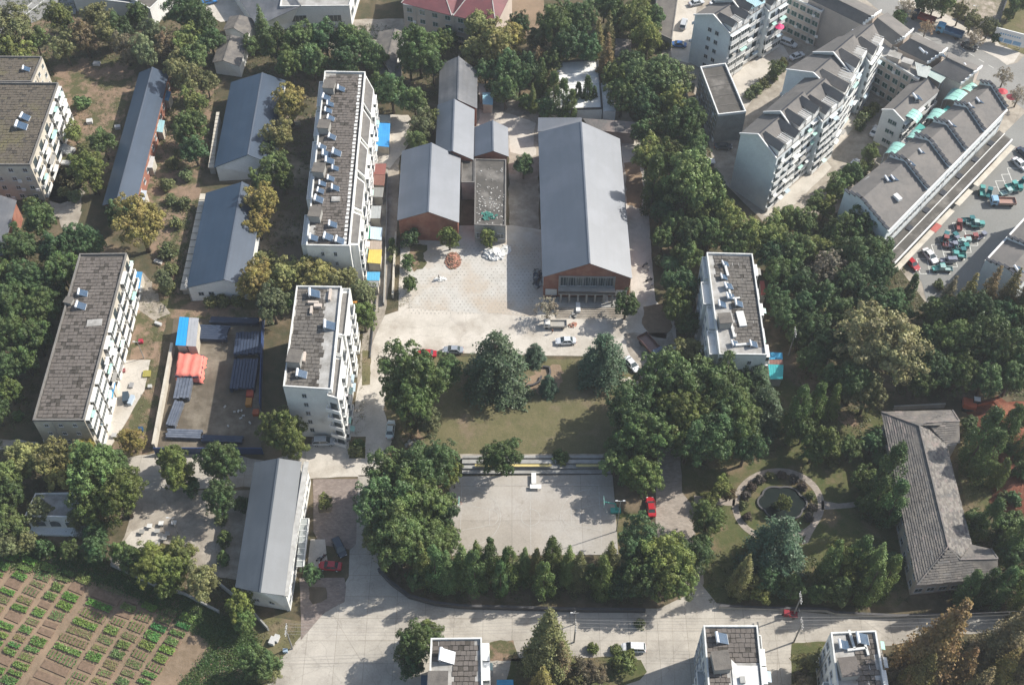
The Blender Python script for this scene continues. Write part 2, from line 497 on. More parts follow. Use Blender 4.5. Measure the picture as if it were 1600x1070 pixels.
sheet('path', [(-60, 680), (60, 690), (60, 705), (-60, 700)], Z2, CONC2, 2, .3)
sheet('courtyard_paving', [(225, 765), (395, 765), (372, 905), (330, 900), (300, 880), (275, 852), (235, 845), (215, 870), (176, 885), (172, 872), (195, 838), (208, 790)], Z3, CONC2, 2, .1)
sheet('courtyard_paving', [(205, 830), (233, 820), (258, 835), (236, 862), (215, 880), (172, 884), (178, 868)], Z4, CONC, 2, .1)
sheet('garden_ground', [(-80, 850), (60, 868), (115, 872), (170, 885), (245, 920), (330, 955), (395, 1000), (420, 1090), (-80, 1090)], Z1, SOIL, 2, .4)
sheet('verge_grass', [(385, 960), (455, 968), (477, 972), (470, 1010), (415, 1085), (380, 1085), (400, 1010)], Z2, LAWN, 2, .2)
# lane west of the plaza
sheet('lane', [(583, 180), (625, 180), (622, 350), (600, 500), (566, 690), (548, 690), (572, 480)], Z1, CONC2, 2, .2)
sheet('sandy_yard', [(585, 180), (640, 178), (640, 225), (622, 250), (612, 262), (586, 258)], Z2, CONC, 2, .5)
sheet('sandy_yard', [(735, 150), (842, 150), (842, 365), (795, 365), (795, 240), (740, 230)], Z2, CONC2, 2, .3)
sheet('sandy_yard', [(748, 170), (800, 178), (835, 195), (838, 245), (800, 240), (790, 200), (746, 195)], Z3, CONC, 2, .6)
# plaza
sheet('plaza', [(588, 520), (602, 492), (622, 486), (626, 385), (636, 358), (720, 352), (800, 352), (850, 360), (850, 460), (985, 460), (986, 430), (978, 330), (970, 215), (1000, 222), (1012, 300), (1018, 400), (1024, 470), (1056, 505), (1058, 565), (1032, 604), (1012, 606), (985, 562), (945, 557), (850, 555), (700, 551), (640, 556), (606, 596), (600, 640), (612, 690), (590, 742), (478, 748), (478, 694), (545, 690), (560, 600)], Z3, CONC, 2, .1)
sheet('paver_field', [(634, 372), (700, 362), (846, 362), (846, 470), (838, 494), (640, 482)], Z4, PAVE, 2, .25)
mb = MB()
for j in range(24):
    for i in range(34):
        px, py = 640 + i * 6.1 + (j % 2) * 3, 384 + j * 4.6
        if px > 842 or (py < 430 and px < 700 and random.random() < .75) or random.random() < .12:
            continue
        c = G(px, py)
        s_ = rr(.1, .15)
        mb.poly([(c.x - s_, c.y - s_, Z5), (c.x + s_, c.y - s_, Z5), (c.x + s_, c.y + s_, Z5), (c.x - s_, c.y + s_, Z5)])
structure('paver_holes', mb, PAVEDOT, 'stuff')
sheet('red_soil_patch', [(976, 255), (1000, 250), (1006, 300), (1000, 325), (980, 320)], Z4, SOIL, 1, .25)
sheet('dirt_patch', [(640, 382), (668, 384), (662, 400), (668, 415), (645, 425), (640, 400)], Z5, PINKS, 1, .4)
sheet('dirt_mound_ground', [(1006, 480), (1030, 474), (1046, 485), (1050, 510), (1040, 528), (1015, 525), (1004, 505)], Z4, SOIL, 1, .2)
sheet('cobbled_drive', [(975, 520), (1050, 520), (1058, 565), (1034, 602), (1016, 606), (990, 575)], Z4, CONC2, 2, .3)
# lawn
sheet('lawn', [(640, 560), (700, 557), (850, 560), (945, 562), (985, 575), (1012, 612), (1030, 700), (1030, 712), (720, 712), (625, 700), (600, 640), (612, 600)], Z4, LAWN, 2, .2)
sheet('bare_soil_patch', [(650, 640), (672, 650), (680, 680), (655, 698), (630, 695), (625, 670)], Z5, PINKS, 1, .7)
sheet('bare_soil_patch', [(815, 600), (850, 575), (880, 570), (880, 600), (850, 615), (822, 612)], Z5, SOIL, 1, .7)
sheet('lawn_path', [(718, 709), (945, 709), (945, 716), (718, 716)], Z5, CONC2, 2, .05)
# court
sheet('basketball_court', [(704, 744), (957, 741), (962, 800), (966, 866), (706, 868), (700, 800)], Z5, COURT)
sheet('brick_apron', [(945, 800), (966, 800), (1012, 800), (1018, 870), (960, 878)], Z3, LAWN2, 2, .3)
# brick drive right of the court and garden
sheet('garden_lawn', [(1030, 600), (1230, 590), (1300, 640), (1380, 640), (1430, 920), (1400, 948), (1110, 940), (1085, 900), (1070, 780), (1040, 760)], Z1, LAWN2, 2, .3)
sheet('brick_drive', [(1030, 640), (1060, 640), (1066, 768), (1078, 785), (1110, 788), (1092, 800), (1086, 840), (1086, 900), (1030, 900), (1024, 800)], Z3, BRICKP2, 2, .1)
def ring(cx, cy, r0x, r0y, r1x, r1y, a0, a1, z, n=48):
    mb = MB()
    P_ = []
    for i in range(n + 1):
        a = R(a0 + (a1 - a0) * i / n)
        P_.append((G(cx + r0x * math.cos(a), cy + r0y * math.sin(a), z), G(cx + r1x * math.cos(a), cy + r1y * math.sin(a), z)))
    for i in range(n):
        mb.poly([P_[i][0], P_[i + 1][0], P_[i + 1][1], P_[i][1]])
    return mb
structure('ring_path', ring(1216, 789, 62, 49, 72, 58, -180, 180, Z3), BRICKP2)
sheet('garden_path', [(1284, 782), (1310, 786), (1350, 782), (1405, 786), (1405, 793), (1350, 791), (1310, 795), (1284, 796)], Z3, BRICKP2, 2, .1)
sheet('garden_path', [(1272, 800), (1284, 796), (1280, 815), (1262, 848), (1252, 850), (1264, 825)], Z2, BRICKP2, 2, .1)
sheet('garden_path', [(1084, 774), (1150, 780), (1148, 790), (1084, 787)], Z3, BRICKP2, 2, .1)
sheet('plaza_by_tree', [(1040, 850), (1090, 855), (1100, 910), (1092, 925), (1040, 925)], Z2, CONC2, 2, .3)
sheet('bare_soil_patch', [(1118, 628), (1150, 630), (1175, 640), (1165, 655), (1130, 650)], Z2, PINKS, 1, .6)
sheet('bare_soil_patch', [(1300, 645), (1345, 648), (1350, 662), (1320, 664)], Z2, PINKS, 1, .6)
# roads
sheet('road', [(560, 742), (602, 742), (606, 800), (590, 880), (602, 900), (640, 930), (720, 950), (900, 952), (1030, 950), (1072, 930), (1090, 905), (1120, 942), (1250, 955), (1330, 962), (1480, 962), (1760, 950), (1760, 1100), (405, 1100), (430, 1040), (477, 985), (520, 945), (545, 900), (548, 800)], Z3, ROADM)
sheet('brick_pavement', [(489, 748), (560, 748), (556, 850), (548, 858), (500, 850), (490, 830)], Z4, BRICKP, 2, .05)
sheet('brick_pavement', [(468, 902), (538, 902), (541, 915), (538, 940), (505, 958), (470, 1000), (470, 965)], Z4, BRICKP, 2, .05)
sheet('car_bay', [(485, 842), (508, 842), (512, 880), (490, 890), (480, 885)], Z5, CONC, 2, .05)
for q in ([(497, 772), (520, 775), (518, 800), (498, 800)], [(483, 918), (508, 916), (512, 935), (490, 945), (482, 935)]):
    sheet('planting_pit', q, Z5, YARDS, 1, .2)
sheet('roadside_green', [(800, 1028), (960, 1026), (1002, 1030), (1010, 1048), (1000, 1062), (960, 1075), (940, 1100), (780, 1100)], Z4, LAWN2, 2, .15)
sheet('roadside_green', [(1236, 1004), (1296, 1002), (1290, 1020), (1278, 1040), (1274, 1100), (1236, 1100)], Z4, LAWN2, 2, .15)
sheet('roadside_green', [(1378, 1010), (1500, 990), (1760, 985), (1760, 1100), (1395, 1100)], Z4, GROUND, 2, .15)
sheet('red_soil_patch', [(755, 1003), (800, 1000), (812, 1030), (760, 1034)], Z4, PINKS, 1, .3)
sheet('planting_strip', [(545, 682), (571, 682), (570, 716), (546, 716)], Z4, LAWN2, 1, .1)
sheet('planting_strip', [(566, 548), (580, 548), (578, 600), (566, 602)], Z4, LAWN, 1, .1)
# far right: town ground, street, parking lot
sheet('town_paving', [(1010, -60), (1760, -60), (1800, 300), (1640, 440), (1560, 480), (1450, 478), (1385, 392), (1310, 332), (1192, 346), (1120, 275), (1090, 160), (1066, 100), (1030, 95), (1050, 40), (1060, -60)], Z1, CONC2, 2, .1)
sheet('pale_paving', [(1045, 60), (1062, -40), (1100, -40), (1080, 60), (1078, 100), (1050, 92)], Z2, CONC, 2, .1)
sheet('pale_paving', [(1150, 112), (1222, 68), (1235, 90), (1165, 170), (1140, 130)], Z2, CONC, 2, .1)
sheet('pale_paving', [(1192, 338), (1215, 310), (1262, 270), (1325, 175), (1342, 190), (1290, 250), (1300, 262), (1262, 300), (1225, 335)], Z2, CONC, 2, .1)
sheet('parking_lot', [(1388, 388), (1600, 178), (1700, 120), (1800, 240), (1700, 330), (1600, 345), (1560, 392), (1545, 420), (1560, 470), (1448, 472), (1440, 440), (1400, 405)], Z3, ASPH)
sheet('street', [(1262, -60), (1400, -60), (1414, 14), (1448, 36), (1563, 94), (1576, 102), (1590, 98), (1612, 75), (1760, 40), (1800, 200), (1660, 210), (1606, 176), (1560, 140), (1510, 118), (1380, 22), (1330, -20)], Z2, ASPH2)
sheet('sidewalk', [(1380, -30), (1455, -10), (1468, 17), (1515, 47), (1596, 80), (1584, 98), (1573, 102), (1560, 92), (1448, 36), (1414, 14)], Z3, CONC, 2, .02)
sheet('vacant_plot', [(1440, -60), (1580, -60), (1572, 0), (1560, 45), (1548, 58), (1500, 32), (1460, 12)], Z3, RUBB, 2, .3)
sheet('garden_verge', [(1600, 85), (1562, 70), (1556, 60), (1566, 20), (1590, -50), (1700, -60), (1660, 80)], Z4, LAWN, 2, .1)
# far left: street
sheet('street', [(60, -60), (135, -60), (120, 12), (118, 22), (70, 28), (20, 48), (0, 55), (-60, 80), (-60, 30)], Z2, ASPH2)
sheet('town_paving', [(265, -60), (450, -60), (420, 20), (390, 30), (345, 35), (320, 20), (290, 10), (262, 0)], Z2, CONC, 2, .1)
sheet('town_paving', [(385, 30), (640, 30), (640, 100), (560, 100), (470, 55), (400, 60)], Z1, CONC2, 2, .3)
sheet('garden_ground', [(775, -60), (850, -60), (850, 60), (790, 40)], Z1, SOIL, 2, .3)
sheet('yard_paving', [(845, 150), (968, 150), (1005, 225), (990, 255), (968, 215)], Z2, CONC2, 2, .3)
# red excavation
sheet('excavated_soil', [(1505, 630), (1560, 622), (1760, 640), (1760, 800), (1600, 806), (1568, 800), (1560, 745), (1552, 690), (1520, 655)], Z2, REDS, 2, .8)
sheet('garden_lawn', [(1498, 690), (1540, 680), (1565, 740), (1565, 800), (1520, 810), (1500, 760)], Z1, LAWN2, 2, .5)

def mound(name, px, py, rx, ry, h, m, seed=0):
    random.seed(seed + 99)
    c = G(px, py)
    mb = MB()
    n, k = 22, 6
    for i in range(k + 1):
        t = i / k
        for j in range(n):
            a = 2 * math.pi * j / n
            wob = 1 + .14 * math.sin(3 * a + seed) + .1 * math.sin(5 * a + 2 * seed)
            r = t
            z = h * (1 - t ** 1.6) * (1 + rr(-.12, .12)) if i < k else -0.05
            mb.v.append((c.x + math.cos(a) * rx * r * wob, c.y + math.sin(a) * ry * r * wob, max(z, -0.05)))
    for i in range(k):
        for j in range(n):
            a, b = i * n + j, i * n + (j + 1) % n
            mb.f.append((a, a + n, b + n, b)); mb.m.append(0)
    o = structure(name, mb, m, None, True)
    o.pop('kind', None)
    return o
for i, (px, py, rx, ry, h) in enumerate([(1592, 700, 8, 7, 3.0), (1545, 652, 5, 3, 1.5), (1592, 765, 6, 7, 2.6), (1575, 785, 4, 3, 1.2), (1560, 668, 4, 3, 1.6), (1578, 730, 5, 4, 1.6)]):
    o = mound('excavated_mound', px, py, rx, ry, h, REDS, i)
    o['kind'] = 'structure'

# court markings
cc = G(829, 808, 0)
mb = MB()
def strip(pts, w_, z=Z5 + .02):
    for a, b in zip(pts[:-1], pts[1:]):
        d = Vector((b[0] - a[0], b[1] - a[1], 0))
        if d.length < 1e-6:
            continue
        nn = Vector((-d.y, d.x, 0)).normalized() * w_ / 2
        A, B = Vector((a[0], a[1], z)), Vector((b[0], b[1], z))
        mb.poly([A - nn, B - nn, B + nn, A + nn])
def arc(cx, cy, r, a0, a1, n=24):
    return [(cx + r * math.cos(R(a0 + (a1 - a0) * i / n)), cy + r * math.sin(R(a0 + (a1 - a0) * i / n))) for i in range(n + 1)]
LW = .075
strip([(cc.x, cc.y - 7.5), (cc.x, cc.y + 7.5)], LW)
strip(arc(cc.x, cc.y, 1.9, 0, 360), LW)
for s_ in (-1, 1):
    bx = cc.x + s_ * 14
    strip(arc(bx - s_ * 1.6, cc.y, 6.4, 90 if s_ > 0 else -90, 270 if s_ > 0 else 90), LW)
    strip([(bx, cc.y + 3), (bx - s_ * 5.8, cc.y + 1.8), (bx - s_ * 5.8, cc.y - 1.8), (bx, cc.y - 3)], LW)
    strip(arc(bx - s_ * 5.8, cc.y, 1.8, 90 if s_ > 0 else -90, 270 if s_ > 0 else 90), LW)
    strip([(bx, cc.y - 7.5), (bx, cc.y + 7.5)], LW)
strip([(cc.x - 14, cc.y + 7.5), (cc.x + 14, cc.y + 7.5)], LW)
structure('court_markings', mb, COURTL)
# parking bay lines (two herringbone groups) and street lines
mb = MB()
def bayline(pxs, w_=.14, z=Z3 + .02):
    pts = [tuple(G(a, b))[:2] for a, b in pxs]
    strip(pts, w_, z)
def zz(x, y): return 1380 + x / 7.13, 300 + y / 7.13
for l_ in ([(370, 745), (685, 748)], [(535, 590), (760, 580)], [(535, 590), (590, 750), (615, 830)], [(615, 510), (830, 505)], [(615, 510), (690, 750)], [(695, 430), (1110, 435), (1130, 518), (920, 515)],
           [(695, 430), (770, 660)], [(770, 345), (830, 345)], [(770, 345), (850, 590)], [(905, 430), (930, 515)], [(830, 512), (1040, 520), (1055, 600), (940, 597)], [(850, 590), (962, 595), (980, 678), (665, 668)],
           [(885, 680), (905, 760), (690, 750)], [(800, 755), (828, 838), (500, 832)], [(720, 840), (745, 918), (405, 912)], [(370, 745), (410, 912)], [(490, 745), (520, 912)]):
    bayline([zz(*q) for q in l_], .17)
def zy(x, y): return 1200 + x / 3.963, 260 + y / 3.963
for l_ in ([(1370, 132), (1412, 130)], [(1408, 92), (1470, 92)], [(1445, 52), (1500, 50)], [(1480, 12), (1560, 15)], [(1370, 132), (1402, 218)], [(1408, 92), (1446, 192)], [(1445, 52), (1492, 172)], [(1480, 12), (1522, 122)],
           [(1435, 172), (1505, 175)], [(1480, 130), (1580, 135)], [(1520, 90), (1620, 92)]):
    bayline([zy(*q) for q in l_], .17)
structure('parking_markings', mb, WHITEL)
mb = MB()
def zr(x, y): return 1330 + x / 5.926, y / 5.926
bayline([zr(590, 300), zr(800, 415)], .15, Z2 + .02)
bayline([zr(900, 490), zr(1190, 640)], .15, Z2 + .02)
for a in range(5):
    bayline([zr(1000 + a * 90, 440 + a * 55), zr(1050 + a * 90, 470 + a * 55)], .15, Z2 + .02)
bayline([zr(720, 250), zr(750, 230)], .15, Z2 + .02)
bayline([(8, 48), (70, 0)], .2, Z2 + .02)
bayline([(10, 70 - 30), (50, 5)], .2, Z2 + .02)
structure('street_markings', mb, WHITEL)
# expansion joints in the big concrete road
mb = MB()
for (a, b) in [((540, 960), (760, 968)), ((560, 1000), (680, 1000)), ((520, 960), (600, 1090)), ((620, 955), (640, 1090)), ((1010, 965), (1010, 1090)), ((1050, 965), (1055, 1090)), ((1215, 990), (1214, 1090)), ((900, 985), (1180, 985)), ((1350, 970), (1400, 1005))]:
    bayline([a, b], .06, Z3 + .02)
structure('road_joints', mb, CONC2)

# pond garden
c = G(1222, 786)
pts = []
for i in range(48):
    a = 2 * math.pi * i / 48
    r = (1 + .09 * abs(math.cos(3 * a)) * 1.5) * 1.12
    pts.append((c.x + 3.9 * r * math.cos(a), c.y + 3.1 * r * math.sin(a)))
mb = MB(); mb.prism(pts, 0.0, .16)
po = structure('pond_water', mb, WATER)
pond = thing('pond_kerb', (c.x, c.y, 0), 'low dark scalloped kerb around the round garden pond', 'pond kerb')
mb = MB()
for i in range(48):
    a, b = Vector((*pts[i], 0)), Vector((*pts[(i + 1) % 48], 0))
    mb.bar(a + Vector((0, 0, .2)), b + Vector((0, 0, .2)), .35, .4)
wpart(pond, 'kerb', mb, DARKM)
# ================================================================ BUILDINGS
def lerp(a, b, t):
    return a + (b - a) * t

WPROTO = {}
def window_mesh(w_, h_, green=False, bars=1):
    gl = random.choice((0, 0, 1)) if not green else 0
    key = (round(w_, 1), round(h_, 1), green, bars, gl)
    if key in WPROTO:
        return WPROTO[key]
    # faces -Y; frame proud 5 cm, pane set back, mullion, sill
    mb = MB()
    mb.box((0, -.02, 0), (w_, .04, h_), mi=1)
    t = .07
    mb.box((0, -.05, h_ / 2), (w_ + t, .10, t), mi=0)
    mb.box((-w_ / 2, -.05, 0), (t, .10, h_ - t), mi=0)
    mb.box((w_ / 2, -.05, 0), (t, .10, h_ - t), mi=0)
    mb.box((0, -.09, -h_ / 2 - .03), (w_ + .25, .18, .09), mi=0)
    for k in range(bars):
        mb.box((-w_ / 2 + w_ * (k + 1) / (bars + 1), -.05, 0), (.05, .06, h_ - t), mi=0)
    WPROTO[key] = mb.mesh('window', [FRAME, GGREEN if green else (GLASS2 if gl else GLASS)])
    return WPROTO[key]
ACM = []
def ac_mesh():
    if not ACM:
        mb = MB(); mb.box((0, -.2, 0), (.85, .32, .6)); mb.box((0, -.2, -.34), (.95, .4, .05)); ACM.append(mb.mesh('air_conditioner', WCLEAN))
    return ACM[0]
PIPES = {}
def pipe_mesh(h):
    k = round(h)
    if k not in PIPES:
        mb = MB(); mb.box((0, -.08, k / 2), (.12, .12, k)); PIPES[k] = mb.mesh('drainpipe', PARA)
    return PIPES[k]

def facing(A, B):
    """rz so that local -Y points outwards, A->B runs left to right seen from outside"""
    d = B - A
    return math.atan2(d.y, d.x)

def windows(root, A, B, z0, floors, fh, n, w_=1.4, h_=1.4, green=False, bars=1, skip=None, m0=.5, name='window', gap=0.012):
    """A->B seen left to right from outside"""
    rz = facing(A, B)
    out = Vector((math.sin(rz), -math.cos(rz), 0))
    for f in range(floors):
        for i in range(n):
            if skip and (f, i) in skip:
                continue
            p = lerp(A, B, (i + m0) / (n - 1 + 2 * m0)) if n > 1 else lerp(A, B, .5)
            p = Vector((p.x, p.y, 0)) + out * gap - Vector(root.location)
            link(name, window_mesh(w_, h_, green, bars), root, (p.x, p.y, z0 + f * fh + fh * .5), rz)
            if floors > 2 and w_ > 1 and random.random() < .22:
                dd = (B - A).normalized() * (w_ / 2 + .55)
                link('air_conditioner', ac_mesh(), root, (p.x + dd.x, p.y + dd.y, z0 + f * fh + fh * .3), rz)
    if floors > 2 and n > 2:
        for i in range(1, n, 3):
            p = lerp(A, B, (i - .5 + m0) / (n - 1 + 2 * m0)); p = Vector((p.x, p.y, 0)) + out * gap - Vector(root.location)
            link('drainpipe', pipe_mesh(floors * fh - .5), root, (p.x, p.y, 0), rz)

BPROTO = {}
def balcony_mesh(w_, d, kind):
    key = (round(w_, 1), d, kind)
    if key in BPROTO:
        return BPROTO[key]
    mb = MB()
    mb.box((0, -d / 2, -.06), (w_, d, .12), mi=0)
    if kind == 'open':
        mb.box((0, -d + .05, .5), (w_, .1, 1.0), mi=0)
        for s_ in (-1, 1):
            mb.box((s_ * (w_ / 2 - .05), -d / 2 + .05, .5), (.1, d - .1, 1.0), mi=0)
        mb.box((0, -.03, 1.1), (w_ * .5, .05, 2.1), mi=1)
    else:      # glazed in
        mb.box((0, -d + .05, .5), (w_, .1, 1.0), mi=0)
        for s_ in (-1, 1):
            mb.box((s_ * (w_ / 2 - .05), -d / 2 + .05, .5), (.1, d - .1, 1.0), mi=0)
            mb.box((s_ * (w_ / 2 - .06), -d / 2 + .05, 1.7), (.05, d - .15, 1.4), mi=1)
        mb.box((0, -d + .06, 1.7), (w_ - .1, .05, 1.4), mi=1)
        n = max(2, int(w_ / .9))
        for k in range(n + 1):
            mb.box((-w_ / 2 + .05 + (w_ - .1) * k / n, -d + .03, 1.7), (.07, .09, 1.4), mi=0)
        mb.box((0, -d / 2, 2.46), (w_ + .1, d + .1, .1), mi=0)
    BPROTO[key] = mb.mesh('balcony', [WCLEAN, GLASS if kind != 'green' else GGREEN])
    return BPROTO[key]
def awning_mesh(w_, d):
    key = ('aw', round(w_, 1), d)
    if key not in BPROTO:
        mb = MB()
        mb.box((0, -d / 2, 0), (w_, d * 1.1, .05), rx=R(18))
        for s_ in (-1, 1):
            mb.bar((s_ * w_ * .45, -.02, -.6), (s_ * w_ * .45, -d * .9, -.1), .04, .04)
        BPROTO[key] = mb.mesh('awning', TINTED)
    return BPROTO[key]
AWC = [(.36, .60, .52), (.36, .60, .52), (.70, .71, .70), (.42, .52, .58), (.48, .64, .58), (.62, .63, .61), (.30, .29, .27)]
def balconies(root, A, B, z0, floors, fh, n, w_, d=1.3, kinds=('glazed', 'open'), awn=.4, prob=1.0, name='balcony'):
    rz = facing(A, B)
    out = Vector((math.sin(rz), -math.cos(rz), 0))
    ck = [random.choice(kinds) for _ in range(n)]
    for f in range(floors):
        for i in range(n):
            if random.random() > prob:
                continue
            p = lerp(A, B, (i + .5) / n)
            q = Vector((p.x, p.y, 0)) - Vector(root.location) + out * .01
            link(name, balcony_mesh(w_, d, ck[i] if random.random() < .8 else random.choice(kinds)), root, (q.x, q.y, z0 + f * fh + .15), rz)
            if random.random() < awn * .6:
                q2 = q + out * (d + .02)
                link('awning', awning_mesh(w_ * rr(.4, .75), round(rr(.5, .9), 1)), root, (q2.x, q2.y, z0 + f * fh + 2.2), rz, color=random.choice(AWC))

def parapet_mb(P, z, h=.6, t=.28):
    mb = MB()
    n = len(P)
    c = sum(P, Vector((0, 0, 0))) / n
    for k in range(n):
        a, b = P[k], P[(k + 1) % n]
        d = (b - a).normalized()
        nn = Vector((-d.y, d.x, 0))
        if nn.dot(c - (a + b) / 2) < 0:
            nn = -nn
        A = a + nn * t / 2 + (d * t if k % 2 else Vector((0, 0, 0)))
        B = b + nn * t / 2 - (d * t if k % 2 else Vector((0, 0, 0)))
        mid = (A + B) / 2
        hh = h + (.004 if k % 2 else 0)
        mb.box((mid.x, mid.y, z + hh / 2), ((B - A).length, t, hh), math.atan2(d.y, d.x))
    return mb

def slabs(P, z, sz=.9, miss=.03, t=.1, area=None, tilt=.02):
    """loose insulation slabs laid in staggered rows over a roof quad"""
    mb = MB()
    A, B, C, D = P           # back-left, back-right, front-right, front-left
    L = (D - A).length
    W = (B - A).length
    nr = max(2, int(L / sz))
    rz = math.atan2((B - A).y, (B - A).x)
    for r in range(nr):
        v = (r + .5) / nr
        a, b = lerp(A, D, v), lerp(B, C, v)
        LL = (b - a).length
        x = rr(.05, .5)
        while x < LL - .3:
            w_ = min(sz * random.choice((.8, 1.0, 1.0, 1.0, 1.15)) * rr(.95, 1.05), LL - .05 - x)
            u = (x + w_ / 2) / LL
            x += w_ + rr(.0, .03) + (rr(.1, .3) if random.random() < .06 else 0)
            if w_ < .3 or (area and not area(u, v)):
                continue
            p = lerp(a, b, u)
            q_ = [(p.x + math.cos(rz) * a_ - math.sin(rz) * b_, p.y + math.sin(rz) * a_ + math.cos(rz) * b_, z + .06) for a_, b_ in ((-w_ * .56, -L / nr * .53), (w_ * .56, -L / nr * .53), (w_ * .56, L / nr * .53), (-w_ * .56, L / nr * .53))]
            mb.poly(q_, 1)
            if random.random() < miss:
                continue
            mb.box((p.x + rr(-.02, .02), p.y + rr(-.05, .05), z + t + rr(-.015, .04)), (w_ * .95, L / nr * rr(.82, .92), .06), rz + rr(-.02, .02), mi=random.choice((0, 0, 0, 0, 0, 0, 0, 0, 0, 0, 0, 1)), rx=rr(-tilt, tilt) * 1.8, ry=rr(-tilt, tilt) * 1.8)
    return mb

def flat_block(name, label, px, h, wallm, deckm=DECK, slabm=None, param=PARA, cat='apartment block', group=None, par_h=.6, slab_area=None, miss=.03, root=None, slab_sz=.9, base=0):
    """px: parapet-top corners back-left, back-right, front-right, front-left"""
    P = [G(a, b, h) for a, b in px]
    c = sum(P, Vector((0, 0, 0))) / 4
    if root is None:
        root = thing(name, (c.x, c.y, 0), label, cat, group)
    F = [Vector((p.x, p.y, 0)) for p in P]
    mb = MB(); mb.prism([(p.x, p.y) for p in F], base, h - par_h)
    wpart(root, 'wall', mb, wallm)
    mb = MB(); Q = [lerp(p, sum(F, Vector((0, 0, 0))) / 4, .012) for p in F]
    mb.prism([(p.x, p.y) for p in Q], h - par_h + .004, h - par_h + .06)
    deck = wpart(root, 'roof_deck', mb, deckm)
    wpart(root, 'parapet', parapet_mb(F, h - par_h + .002, par_h), param)
    if slabm:
        I = [lerp(F[0], F[2], .02), lerp(F[1], F[3], .02), lerp(F[2], F[0], .02), lerp(F[3], F[1], .02)]
        wpart(root, 'roof_slabs', slabs(I, h - par_h + .02, slab_sz, miss, area=slab_area), [slabm, SLABX, SLABY], kind='stuff')
    return root, F, h - par_h

def roof_box(root, px, py, w_, l, hh, z, rz, topm=SLABG, wallm=GREYW, name='stair_tower'):
    c = G(px, py, z + hh)
    mb = MB()
    mb.box((c.x, c.y, z + hh / 2), (w_, l, hh), rz)
    o = wpart(root, name, mb, wallm)
    mb = MB()
    mb.box((c.x, c.y, z + hh + .06), (w_ + .3, l + .3, .12), rz)
    wpart(root, 'tower_cap', mb, topm)

def gable(name, label, ridge, left, right, zr_, ze, roofm, wallm, cat='building', group=None, over=.5, capm=None, wtop=None, ridges=True, root=None, inset=.35, gm=None, ribs=0):
    """surveyed outline: ridge (back, front), left eave (back, front), right eave (back, front)"""
    r0, r1 = (G(*p, zr_) for p in ridge)
    l0, l1 = (G(*p, ze) for p in left)
    e0, e1 = (G(*p, ze) for p in right)
    axh = Vector((r1.x - r0.x, r1.y - r0.y, 0)).normalized()
    pph = Vector((-axh.y, axh.x, 0))
    def square(a, b):       # keep each slope a true plane
        da, db = (a - r0).dot(pph), (b - r0).dot(pph)
        m = (da + db) / 2
        return a + pph * (m - da), b + pph * (m - db)
    l0, l1 = square(l0, l1)
    e0, e1 = square(e0, e1)
    c = (l0 + l1 + e0 + e1) / 4
    if root is None:
        root = thing(name, (c.x, c.y, 0), label, cat, group)
    t = .12
    for (a0, a1) in ((l0, l1), (e0, e1)):
        mb = MB()
        top = [r0, r1, a1, a0]
        nrm = (r1 - r0).cross(a0 - r0).normalized()
        if nrm.z < 0:
            nrm = -nrm
        low = [p - nrm * t for p in top]
        vs = top + low
        i = len(mb.v); mb.v += [tuple(p) for p in vs]
        fl = [(0, 1, 2, 3), (7, 6, 5, 4), (0, 4, 5, 1), (1, 5, 6, 2), (2, 6, 7, 3), (3, 7, 4, 0)]
        if (top[1] - top[0]).cross(top[2] - top[0]).z < 0:
            fl = [tuple(reversed(f)) for f in fl]
        for f in fl:
            mb.f.append(f); mb.m.append(0)
        if ribs:
            L = (r1 - r0).length
            n = int(L / ribs)
            for k in range(1, n):
                A = lerp(r0, r1, k / n) + nrm * .02
                B = lerp(a0, a1, k / n) + nrm * .02
                mb.bar(A, B, .06, .04)
        wpart(root, 'roof_slope', mb, roofm)
    mb = MB(); mb.bar(r0 + Vector((0, 0, .03)), r1 + Vector((0, 0, .03)), .35, .1)
    wpart(root, 'ridge_cap', mb, capm or roofm)
    # walls, inset below the roof
    ax = (r1 - r0).normalized()
    def ins(p, q, lo):        # p eave corner, q ridge-side direction
        return p + (Vector((q.x, q.y, p.z)) - p).normalized() * inset + lo
    L0, L1 = ins(l0, e0, ax * inset), ins(l1, e1, -ax * inset)
    E0, E1 = ins(e0, l0, ax * inset), ins(e1, l1, -ax * inset)
    R0, R1 = r0 + ax * inset, r1 - ax * inset
    k = inset * (zr_ - ze) / max(.1, (Vector((r1.x, r1.y, ze)) - l1).length)
    zt = ze - .16 + k
    mb = MB()
    def wq(a, b, za, zb):
        mb.poly([(a.x, a.y, 0), (b.x, b.y, 0), (b.x, b.y, zb), (a.x, a.y, za)])
    mb.poly([(L1.x, L1.y, 0), (E1.x, E1.y, 0), (E1.x, E1.y, zt), (R1.x, R1.y, zr_ - .16), (L1.x, L1.y, zt)])
    mb.poly([(E0.x, E0.y, 0), (L0.x, L0.y, 0), (L0.x, L0.y, zt), (R0.x, R0.y, zr_ - .16), (E0.x, E0.y, zt)])
    wq(L0, L1, zt, zt)
    wq(E1, E0, zt, zt)
    wpart(root, 'wall', mb, wallm)
    return root, dict(L0=L0, L1=L1, E0=E0, E1=E1, R0=R0, R1=R1, zt=zt)

